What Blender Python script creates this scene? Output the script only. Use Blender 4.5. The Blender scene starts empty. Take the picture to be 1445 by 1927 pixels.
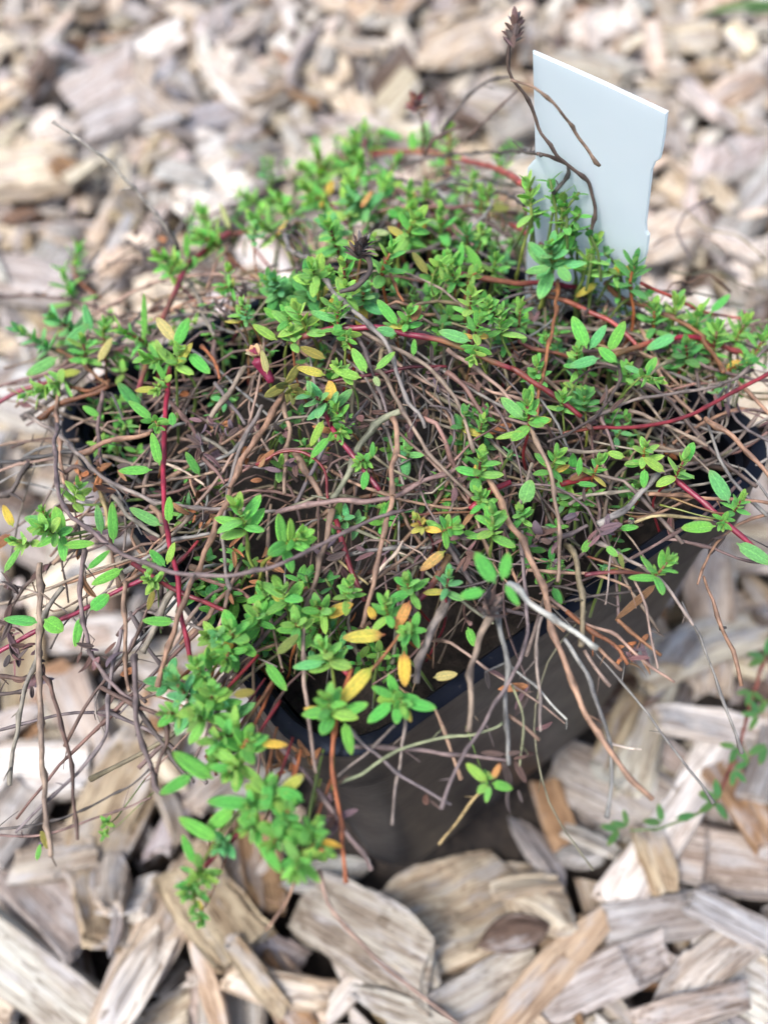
import bpy, math, random
from mathutils import Vector, Matrix, Quaternion, noise
from mathutils.geometry import delaunay_2d_cdt
R = math.radians
sc = bpy.context.scene

# ------------------------------------------------------------------ camera
# metres; the pot's centre stands at the origin
F_PX = 1749.67                       # focal length in photograph pixels (1445 x 1927)
CAM = Vector((-0.0669086, -0.10162313, 0.22358581))
_az, _el, _roll = 0.5493, 0.8812, -0.1093
_f = Vector((math.cos(_el)*math.sin(_az), math.cos(_el)*math.cos(_az), -math.sin(_el)))
_r0 = _f.cross(Vector((0, 0, 1))).normalized(); _u0 = _r0.cross(_f)
_r = _r0*math.cos(_roll) + _u0*math.sin(_roll)
_u = -_r0*math.sin(_roll) + _u0*math.cos(_roll)
cam_d = bpy.data.cameras.new("camera"); cam = bpy.data.objects.new("camera", cam_d)
sc.collection.objects.link(cam); sc.camera = cam
cam.matrix_world = Matrix(((_r.x, _u.x, -_f.x, CAM.x), (_r.y, _u.y, -_f.y, CAM.y), (_r.z, _u.z, -_f.z, CAM.z), (0, 0, 0, 1)))
cam_d.sensor_fit = 'VERTICAL'; cam_d.sensor_height = 24; cam_d.sensor_width = 18
cam_d.lens = 24*F_PX/1927
cam_d.clip_start = 0.005; cam_d.clip_end = 60
cam_d.dof.use_dof = True
cam_d.dof.focus_distance = 0.146
cam_d.dof.aperture_fstop = 7.8
cam_d.dof.aperture_blades = 0

# ------------------------------------------------------------------ light: a bright overcast sky
w = bpy.data.worlds.new("World"); sc.world = w; w.use_nodes = True
nt = w.node_tree; bg = nt.nodes['Background']
sky = nt.nodes.new('ShaderNodeTexSky'); sky.sky_type = 'NISHITA'; sky.sun_disc = False
SUN_EL, SUN_ROT = R(58), R(-105)
sky.sun_elevation = SUN_EL; sky.sun_rotation = SUN_ROT
sky.air_density = 1.0; sky.dust_density = 3.5; sky.ozone_density = 1.0
hs = nt.nodes.new('ShaderNodeHueSaturation'); hs.inputs['Saturation'].default_value = 1.0
nt.links.new(sky.outputs[0], hs.inputs['Color']); nt.links.new(hs.outputs[0], bg.inputs[0])
bg.inputs[1].default_value = 0.125
sd = bpy.data.lights.new("sun", 'SUN'); sun = bpy.data.objects.new("sun", sd); sc.collection.objects.link(sun)
sd.energy = 1.5; sd.angle = R(14); sd.color = (0.98, 0.985, 1.0)
# sun direction: sky rotation is measured from +Y towards +X
sdir = Vector((math.sin(SUN_ROT)*math.cos(SUN_EL), math.cos(SUN_ROT)*math.cos(SUN_EL), math.sin(SUN_EL)))
sun.rotation_euler = (-sdir).to_track_quat('-Z', 'Y').to_euler()
vs = sc.view_settings; vs.view_transform = 'Standard'; vs.look = 'None'; vs.gamma = 1; vs.use_curve_mapping = False
vs.exposure = 1.36
sc.cycles.max_bounces = 6; sc.cycles.transparent_max_bounces = 4

# ------------------------------------------------------------------ geometry of the view
RIM_Z = 0.1011; RIM_H = 0.05; BASE_H = 0.05*0.7207
def ray(px, py):
    return (_f + _r*((px-722.5)/F_PX) - _u*((py-963.5)/F_PX))
def at_z(px, py, z):
    d = ray(px, py); return CAM + d*((z-CAM.z)/d.z)
def to_px(p):
    d = Vector(p)-CAM; z = d.dot(_f)
    return 722.5+F_PX*d.dot(_r)/z, 963.5-F_PX*d.dot(_u)/z, z
def base_z(x, y):                       # the bed of the mulch rises gently away from the camera
    d = (Vector((x, y))-Vector((CAM.x, CAM.y))).dot(Vector((_f.x, _f.y)).normalized())
    return -0.026 + 0.13*max(0, d-0.20)
# ------------------------------------------------------------------ helpers
col = sc.collection
def link(name, me, parent=None):
    o = bpy.data.objects.new(name, me); col.objects.link(o)
    if parent: o.parent = parent
    return o
def tag(o, label=None, cat=None, group=None, kind=None):
    if label: o['label'] = label
    if cat: o['category'] = cat
    if group: o['group'] = group
    if kind: o['kind'] = kind
    return o
def empty(name, loc=(0, 0, 0)):
    o = bpy.data.objects.new(name, None); col.objects.link(o); o.location = loc; o.empty_display_size = .01; return o
class MB:
    """Collects vertices, faces, a colour and a local texture position for each vertex."""
    def __init__(s): s.v = []; s.f = []; s.c = []; s.l = []
    def add(s, V, Fc, c, Lc=None):
        b = len(s.v); s.v += [tuple(v) for v in V]; s.f += [tuple(i+b for i in f) for f in Fc]
        s.c += ([c]*len(V) if not isinstance(c, list) else c)
        s.l += (Lc if Lc else [tuple(v) for v in V])
    def build(s, name, m, parent=None, sharp=None, origin=None):
        me = bpy.data.meshes.new(name)
        V = s.v
        if origin is not None: V = [(a-origin[0], b-origin[1], c-origin[2]) for a, b, c in V]
        me.from_pydata(V, [], s.f); me.materials.append(m)
        a = me.attributes.new('tint', 'FLOAT_COLOR', 'POINT')
        a.data.foreach_set('color', [x for c in s.c for x in (c[0], c[1], c[2], 1.0)])
        a = me.attributes.new('loc', 'FLOAT_VECTOR', 'POINT')
        a.data.foreach_set('vector', [x for c in s.l for x in c])
        me.shade_smooth()
        if sharp: me.set_sharp_from_angle(angle=R(sharp))
        o = link(name, me, parent)
        if origin is not None: o.location = origin
        return o
def mat(name):
    m = bpy.data.materials.new(name); m.use_nodes = True
    return m, m.node_tree.nodes, m.node_tree.links, m.node_tree.nodes['Principled BSDF']
def N(nodes, kind, **kw):
    n = nodes.new(kind)
    for k, v in kw.items():
        if k in n.inputs: n.inputs[k].default_value = v
        else: setattr(n, k, v)
    return n
def attr(nodes, name):
    n = nodes.new('ShaderNodeAttribute'); n.attribute_name = name; return n
def ramp(nodes, stops):
    n = nodes.new('ShaderNodeValToRGB'); e = n.color_ramp.elements
    while len(e) < len(stops): e.new(.5)
    for q, (p, c) in zip(e, stops): q.position = p; q.color = (*c, 1) if len(c) == 3 else c
    return n
def mixc(nodes, links, fac, a, b, mode='MIX'):
    n = nodes.new('ShaderNodeMix'); n.data_type = 'RGBA'; n.blend_type = mode; n.clamp_factor = True
    for i, x in ((0, fac), (6, a), (7, b)):
        if hasattr(x, 'is_linked') or hasattr(x, 'links'): links.new(x, n.inputs[i])
        else: n.inputs[i].default_value = x if i == 0 else (*x, 1)
    return n.outputs[2]
def vscale(nodes, links, src, s):
    n = nodes.new('ShaderNodeVectorMath'); n.operation = 'MULTIPLY'; links.new(src, n.inputs[0]); n.inputs[1].default_value = s; return n.outputs[0]

# wood of the chips: long fibres, weathered grey patches, specks
M_CHIP, n, l, b = mat('split_wood')
t = attr(n, 'tint'); lc = attr(n, 'loc')
g1 = N(n, 'ShaderNodeTexNoise', Scale=1.0, Detail=6.0, Roughness=.65); l.new(vscale(n, l, lc.outputs['Vector'], (45, 900, 900)), g1.inputs['Vector'])
g2 = N(n, 'ShaderNodeTexNoise', Scale=1.0, Detail=4.0, Roughness=.6); l.new(vscale(n, l, lc.outputs['Vector'], (25, 260, 260)), g2.inputs['Vector'])
g3 = N(n, 'ShaderNodeTexNoise', Scale=1.0, Detail=5.0, Roughness=.6); l.new(vscale(n, l, lc.outputs['Vector'], (60, 210, 210)), g3.inputs['Vector'])
g5 = N(n, 'ShaderNodeTexNoise', Scale=1.0, Detail=3.0, Roughness=.5); l.new(vscale(n, l, lc.outputs['Vector'], (28, 1500, 1500)), g5.inputs['Vector'])
g4 = N(n, 'ShaderNodeTexNoise', Scale=1.0, Detail=2.0); l.new(vscale(n, l, lc.outputs['Vector'], (300, 1300, 1300)), g4.inputs['Vector'])
r1 = ramp(n, [(.33, (.55, .50, .46)), (.52, (1, 1, 1)), (.72, (1.18, 1.16, 1.1))]); l.new(g1.outputs[0], r1.inputs[0])
c1 = mixc(n, l, 1.0, t.outputs['Color'], r1.outputs[0], 'MULTIPLY')
r2 = ramp(n, [(.40, (.66, .58, .52)), (.58, (1.06, 1.06, 1.05))]); l.new(g2.outputs[0], r2.inputs[0])
c2 = mixc(n, l, .9, c1, r2.outputs[0], 'MULTIPLY')
r3 = ramp(n, [(.50, (0, 0, 0)), (.66, (.75, .75, .75))]); l.new(g3.outputs[0], r3.inputs[0])
c3 = mixc(n, l, r3.outputs[0], c2, (.36, .345, .34))
r4 = ramp(n, [(.24, (.28, .22, .18)), (.33, (1, 1, 1))]); l.new(g4.outputs[0], r4.inputs[0])
c4 = mixc(n, l, .85, c3, r4.outputs[0], 'MULTIPLY')
r5 = ramp(n, [(.36, (.42, .36, .31)), (.43, (1, 1, 1)), (.60, (1, 1, 1)), (.70, (1.22, 1.2, 1.15))]); l.new(g5.outputs[0], r5.inputs[0])
c4 = mixc(n, l, .9, c4, r5.outputs[0], 'MULTIPLY')
l.new(c4, b.inputs['Base Color']); b.inputs['Roughness'].default_value = .72; b.inputs['Specular IOR Level'].default_value = .35
bp = N(n, 'ShaderNodeBump', Strength=.9, Distance=.0006); ad = n.new('ShaderNodeMath'); ad.operation = 'ADD'
l.new(g1.outputs[0], ad.inputs[0]); l.new(g5.outputs[0], ad.inputs[1]); l.new(ad.outputs[0], bp.inputs['Height']); l.new(bp.outputs[0], b.inputs['Normal'])

def stem_mat(name, rough, spec, mott):
    m, n, l, b = mat(name)
    t = attr(n, 'tint'); lc = attr(n, 'loc')
    a = N(n, 'ShaderNodeTexNoise', Scale=1.0, Detail=5.0, Roughness=.65); l.new(vscale(n, l, lc.outputs['Vector'], (500, 1500, 1500)), a.inputs['Vector'])
    a2 = N(n, 'ShaderNodeTexNoise', Scale=160.0, Detail=3.0); l.new(lc.outputs['Vector'], a2.inputs['Vector'])
    r = ramp(n, [(.32, (mott, mott*.95, mott*.9)), (.5, (1, 1, 1)), (.72, (1.45, 1.42, 1.38))]); l.new(a.outputs[0], r.inputs[0])
    r2 = ramp(n, [(.38, (.62, .60, .62)), (.6, (1.12, 1.1, 1.05))]); l.new(a2.outputs[0], r2.inputs[0])
    c = mixc(n, l, 1.0, t.outputs['Color'], r.outputs[0], 'MULTIPLY'); c = mixc(n, l, .8, c, r2.outputs[0], 'MULTIPLY')
    l.new(c, b.inputs['Base Color']); b.inputs['Roughness'].default_value = rough; b.inputs['Specular IOR Level'].default_value = spec
    bp = N(n, 'ShaderNodeBump', Strength=.6, Distance=.00025); l.new(a.outputs[0], bp.inputs['Height']); l.new(bp.outputs[0], b.inputs['Normal'])
    return m
M_BARK = stem_mat('twig_bark', .6, .45, .42)
M_RED = stem_mat('fresh_red_stem', .38, .5, .8)

M_LEAF, n, l, b = mat('thyme_leaf')
t = attr(n, 'tint'); lc = attr(n, 'loc')          # loc: x along the leaf, y across, z a number of its own
sp = n.new('ShaderNodeSeparateXYZ'); l.new(lc.outputs['Vector'], sp.inputs[0])
a = N(n, 'ShaderNodeTexNoise', Scale=5.0, Detail=4.0); l.new(lc.outputs['Vector'], a.inputs['Vector'])
r = ramp(n, [(.3, (.70, .80, .74)), (.5, (1, 1, 1)), (.68, (1.25, 1.18, 1.2))]); l.new(a.outputs[0], r.inputs[0])
c = mixc(n, l, 1.0, t.outputs['Color'], r.outputs[0], 'MULTIPLY')
ab = n.new('ShaderNodeMath'); ab.operation = 'ABSOLUTE'; l.new(sp.outputs[1], ab.inputs[0])
r = ramp(n, [(.0, (1, 1, 1)), (.10, (0, 0, 0)), (.74, (0, 0, 0)), (.98, (.8, .8, .8))]); l.new(ab.outputs[0], r.inputs[0])
br = mixc(n, l, 1.0, c, (1.45, 1.35, 1.25), 'MULTIPLY')
c = mixc(n, l, r.outputs[0], c, br)
l.new(c, b.inputs['Base Color']); b.inputs['Roughness'].default_value = .40; b.inputs['Specular IOR Level'].default_value = .5
b.inputs['Sheen Weight'].default_value = .15
ve = N(n, 'ShaderNodeTexNoise', Scale=19.0, Detail=4.0); l.new(lc.outputs['Vector'], ve.inputs['Vector'])
bp = N(n, 'ShaderNodeBump', Strength=.8, Distance=.0003); l.new(ve.outputs[0], bp.inputs['Height']); l.new(bp.outputs[0], b.inputs['Normal'])
tr = n.new('ShaderNodeBsdfTranslucent'); l.new(mixc(n, l, 1.0, c, (1.3, 1.25, .5), 'MULTIPLY'), tr.inputs[0])
ms = n.new('ShaderNodeMixShader'); ms.inputs[0].default_value = .42
l.new(b.outputs[0], ms.inputs[1]); l.new(tr.outputs[0], ms.inputs[2]); l.new(ms.outputs[0], n['Material Output'].inputs[0])

M_POT, n, l, b = mat('black_plastic')
tc = n.new('ShaderNodeTexCoord')
a = N(n, 'ShaderNodeTexNoise', Scale=90.0, Detail=6.0, Roughness=.7); l.new(tc.outputs['Object'], a.inputs['Vector'])
r = ramp(n, [(.45, (.004, .0045, .007)), (.72, (.008, .0075, .009))]); l.new(a.outputs[0], r.inputs[0])
a2 = N(n, 'ShaderNodeTexNoise', Scale=900.0, Detail=2.0); l.new(tc.outputs['Object'], a2.inputs['Vector'])
r2 = ramp(n, [(.70, (0, 0, 0)), (.76, (.5, .5, .5))]); l.new(a2.outputs[0], r2.inputs[0])
l.new(mixc(n, l, r2.outputs[0], r.outputs[0], (.05, .045, .04)), b.inputs['Base Color'])
rr = ramp(n, [(.3, (.34,)*3), (.7, (.48,)*3)]); l.new(a.outputs[0], rr.inputs[0]); l.new(rr.outputs[0], b.inputs['Roughness'])
b.inputs['Specular IOR Level'].default_value = .2
b.inputs['Specular Tint'].default_value = (.55, .7, 1, 1)
bp = N(n, 'ShaderNodeBump', Strength=.15, Distance=.0002); l.new(a2.outputs[0], bp.inputs['Height']); l.new(bp.outputs[0], b.inputs['Normal'])

M_TAG, n, l, b = mat('label_plastic')
tc = n.new('ShaderNodeTexCoord'); a = N(n, 'ShaderNodeTexNoise', Scale=60.0, Detail=5.0); l.new(tc.outputs['Object'], a.inputs['Vector'])
r = ramp(n, [(.3, (.78, .85, .87)), (.7, (.84, .89, .90))]); l.new(a.outputs[0], r.inputs[0]); l.new(r.outputs[0], b.inputs['Base Color'])
tr = n.new('ShaderNodeBsdfTranslucent'); tr.inputs[0].default_value = (.80, .88, .92, 1); ms = n.new('ShaderNodeMixShader'); ms.inputs[0].default_value = .4
l.new(b.outputs[0], ms.inputs[1]); l.new(tr.outputs[0], ms.inputs[2]); l.new(ms.outputs[0], n['Material Output'].inputs[0])
b.inputs['Roughness'].default_value = .45; b.inputs['Subsurface Weight'].default_value = .0

M_SOIL, n, l, b = mat('dark_soil')
tc = n.new('ShaderNodeTexCoord'); a = N(n, 'ShaderNodeTexNoise', Scale=400.0, Detail=8.0, Roughness=.7); l.new(tc.outputs['Object'], a.inputs['Vector'])
r = ramp(n, [(.35, (.012, .009, .007)), (.6, (.045, .032, .024)), (.75, (.09, .07, .05))]); l.new(a.outputs[0], r.inputs[0]); l.new(r.outputs[0], b.inputs['Base Color'])
b.inputs['Roughness'].default_value = .9; bp = N(n, 'ShaderNodeBump', Strength=1.0, Distance=.002); l.new(a.outputs[0], bp.inputs['Height']); l.new(bp.outputs[0], b.inputs['Normal'])

# ------------------------------------------------------------------ the ground: one sheet to the horizon
gx = [-30, -8, -2, -.7]+[-.4+1.6*i/70 for i in range(71)]+[1.6, 3, 8, 30]
V = []; Fc = []
for x in gx:
    for y in gx:
        near = abs(x) < 1.5 and abs(y) < 1.5
        V.append((x, y, min(base_z(x, y), .4)-.002+(.003*noise.noise(Vector((x*40, y*40, 0))) if near else 0)))
K = len(gx)
for i in range(K-1):
    for j in range(K-1):
        a = i*K+j; Fc.append((a, a+K, a+K+1, a+1))
me = bpy.data.meshes.new('ground'); me.from_pydata(V, [], Fc); me.materials.append(M_SOIL); me.shade_smooth()
tag(link('ground', me), kind='structure')

# ------------------------------------------------------------------ the pot
def rrect(h, z, rad, n=8):
    P = []
    for q, (sx, sy) in enumerate(((1, 1), (-1, 1), (-1, -1), (1, -1))):
        for k in range(n+1):
            a = R(90*q+90*k/n)
            P.append(Vector((sx*(h-rad)+rad*math.cos(a), sy*(h-rad)+rad*math.sin(a), z)))
    return P
def loft(rings, close_bottom=False):
    V = [v for r in rings for v in r]; k = len(rings[0]); Fc = []
    for i in range(len(rings)-1):
        for j in range(k):
            a = i*k+j; b2 = i*k+(j+1) % k
            Fc.append((a, b2, b2+k, a+k))
    if close_bottom: Fc.append(tuple(reversed(range(k))))
    return V, Fc
pot = empty('plant_pot'); tag(pot, 'square black plastic nursery pot, half hidden by the thyme, standing on the wood chips', 'plant pot')
m = MB(); zt = RIM_Z-.013
prof = [(.004, .0355, .010), (0.0, BASE_H, .010)]
rings = [rrect(BASE_H-.003, .0015, .009), rrect(BASE_H, 0, .010)]
for k in range(1, 9):
    t = k/8; h = BASE_H+(RIM_H-.0022-BASE_H)*t*.93
    rings.append(rrect(h, zt*t, .010+.001*t))
rings.append(rrect(rings[-1][0].x and h-.0008, zt, .011))
for k in range(7, -1, -1):
    t = k/8; rings.append(rrect(BASE_H+(RIM_H-.0022-BASE_H)*t*.93-.0012, zt*t+.0015, .0095))
V, Fc = loft(rings, True); Fc.append(tuple(range(len(V)-36, len(V))))
m.add(V, Fc, (0, 0, 0)); m.build('wall', M_POT, pot, sharp=40)
m = MB()
hh = RIM_H
V, Fc = loft([rrect(hh-.0035, zt-.0006, .0105), rrect(hh-.0009, zt-.0009, .012), rrect(hh-.0006, zt+.001, .0125), rrect(hh-.0004, RIM_Z-.0032, .0128), rrect(hh, RIM_Z-.0026, .013), rrect(hh+.0001, RIM_Z-.0006, .013), rrect(hh-.0006, RIM_Z, .0125),
              rrect(hh-.0022, RIM_Z, .0115), rrect(hh-.0027, RIM_Z-.0006, .011), rrect(hh-.0029, RIM_Z-.0035, .0108), rrect(hh-.0038, RIM_Z-.004, .0105), rrect(hh-.0046, zt-.0008, .0098), rrect(hh-.0035, zt-.0006, .0105)])
m.add(V, Fc, (0, 0, 0)); m.build('rim', M_POT, pot, sharp=50)
# potting soil inside, heaped a little in the middle
V = []; Fc = []; K = 40; hs_ = RIM_H-.0062
for i in range(K):
    for j in range(K):
        x = hs_*(-1+2*i/(K-1)); y = hs_*(-1+2*j/(K-1))
        cx = max(0, abs(x)-hs_+.010); cy = max(0, abs(y)-hs_+.010); d = math.hypot(cx, cy)
        if d > .010: s = .010/d; x = math.copysign(hs_-.010+cx*s, x); y = math.copysign(hs_-.010+cy*s, y)
        V.append((x, y, RIM_Z-.018+.008*math.exp(-(x*x+y*y)/.0012)+.0025*noise.noise(Vector((x*150, y*150, 3)))+.0015*noise.noise(Vector((x*420, y*420, 8)))))
for i in range(K-1):
    for j in range(K-1):
        a = i*K+j; Fc.append((a, a+K, a+K+1, a+1))
me = bpy.data.meshes.new('potting_soil'); me.from_pydata(V, [], Fc); me.materials.append(M_SOIL); me.shade_smooth()
tag(link('potting_soil', me), 'dark crumbly potting soil filling the black pot under the thyme stems', 'soil', kind='stuff')

# ------------------------------------------------------------------ the plant label
TB = Vector((.04423, .01345, .1)); yw, le = 1.9212, .2623
ta = Vector((math.cos(yw), math.sin(yw), 0)); tn = Vector((-ta.y, ta.x, 0)); tv = Vector((0, 0, 1))*math.cos(le)+tn*math.sin(le)
TN = ta.cross(tv).normalized()
def on_tag(px, py):
    d = ray(px, py); return CAM+d*((TB-CAM).dot(TN)/d.dot(TN))
out = [(1003, 95), (1128, 150), (1256, 210), (1252, 250), (1250, 262), (1246, 285), (1243, 297), (1234, 303), (1228, 318), (1222, 370), (1216, 420), (1217, 433), (1222, 441), (1219, 470), (1205, 520), (1190, 612), (1170, 740), (1040, 700), (984, 620), (990, 520), (993, 420), (993, 315), (1001, 305), (1008, 298), (1006, 200)]
P = [on_tag(*q) for q in out]; th = TN*.00035; k = len(P)
cen = on_tag(1100, 400)
V = [p-th for p in P]+[p+th for p in P]; Fc = [tuple(range(k)), tuple(reversed(range(k, 2*k)))]+[(i, (i+1) % k, (i+1) % k+k, i+k) for i in range(k)]
base = on_tag(1085, 720)
me = bpy.data.meshes.new('plant_label'); me.from_pydata([v-base for v in V], [], [tuple(reversed(f)) for f in Fc]); me.materials.append(M_TAG)
bm = __import__('bmesh').new(); bm.from_mesh(me); __import__('bmesh').ops.recalc_face_normals(bm, faces=bm.faces)
__import__('bmesh').ops.bevel(bm, geom=[e for e in bm.edges if len(e.link_faces) == 2 and e.calc_face_angle(0) > 1.2 and min(len(f.verts) for f in e.link_faces) <= 4 and max(len(f.verts) for f in e.link_faces) > 4], offset=.00018, segments=2, affect='EDGES')
bm.to_mesh(me); bm.free()
o = link('plant_label', me); o.location = base
tag(o, 'blank pale blue-white plastic label stuck upright at the back of the pot', 'plant label')
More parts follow.
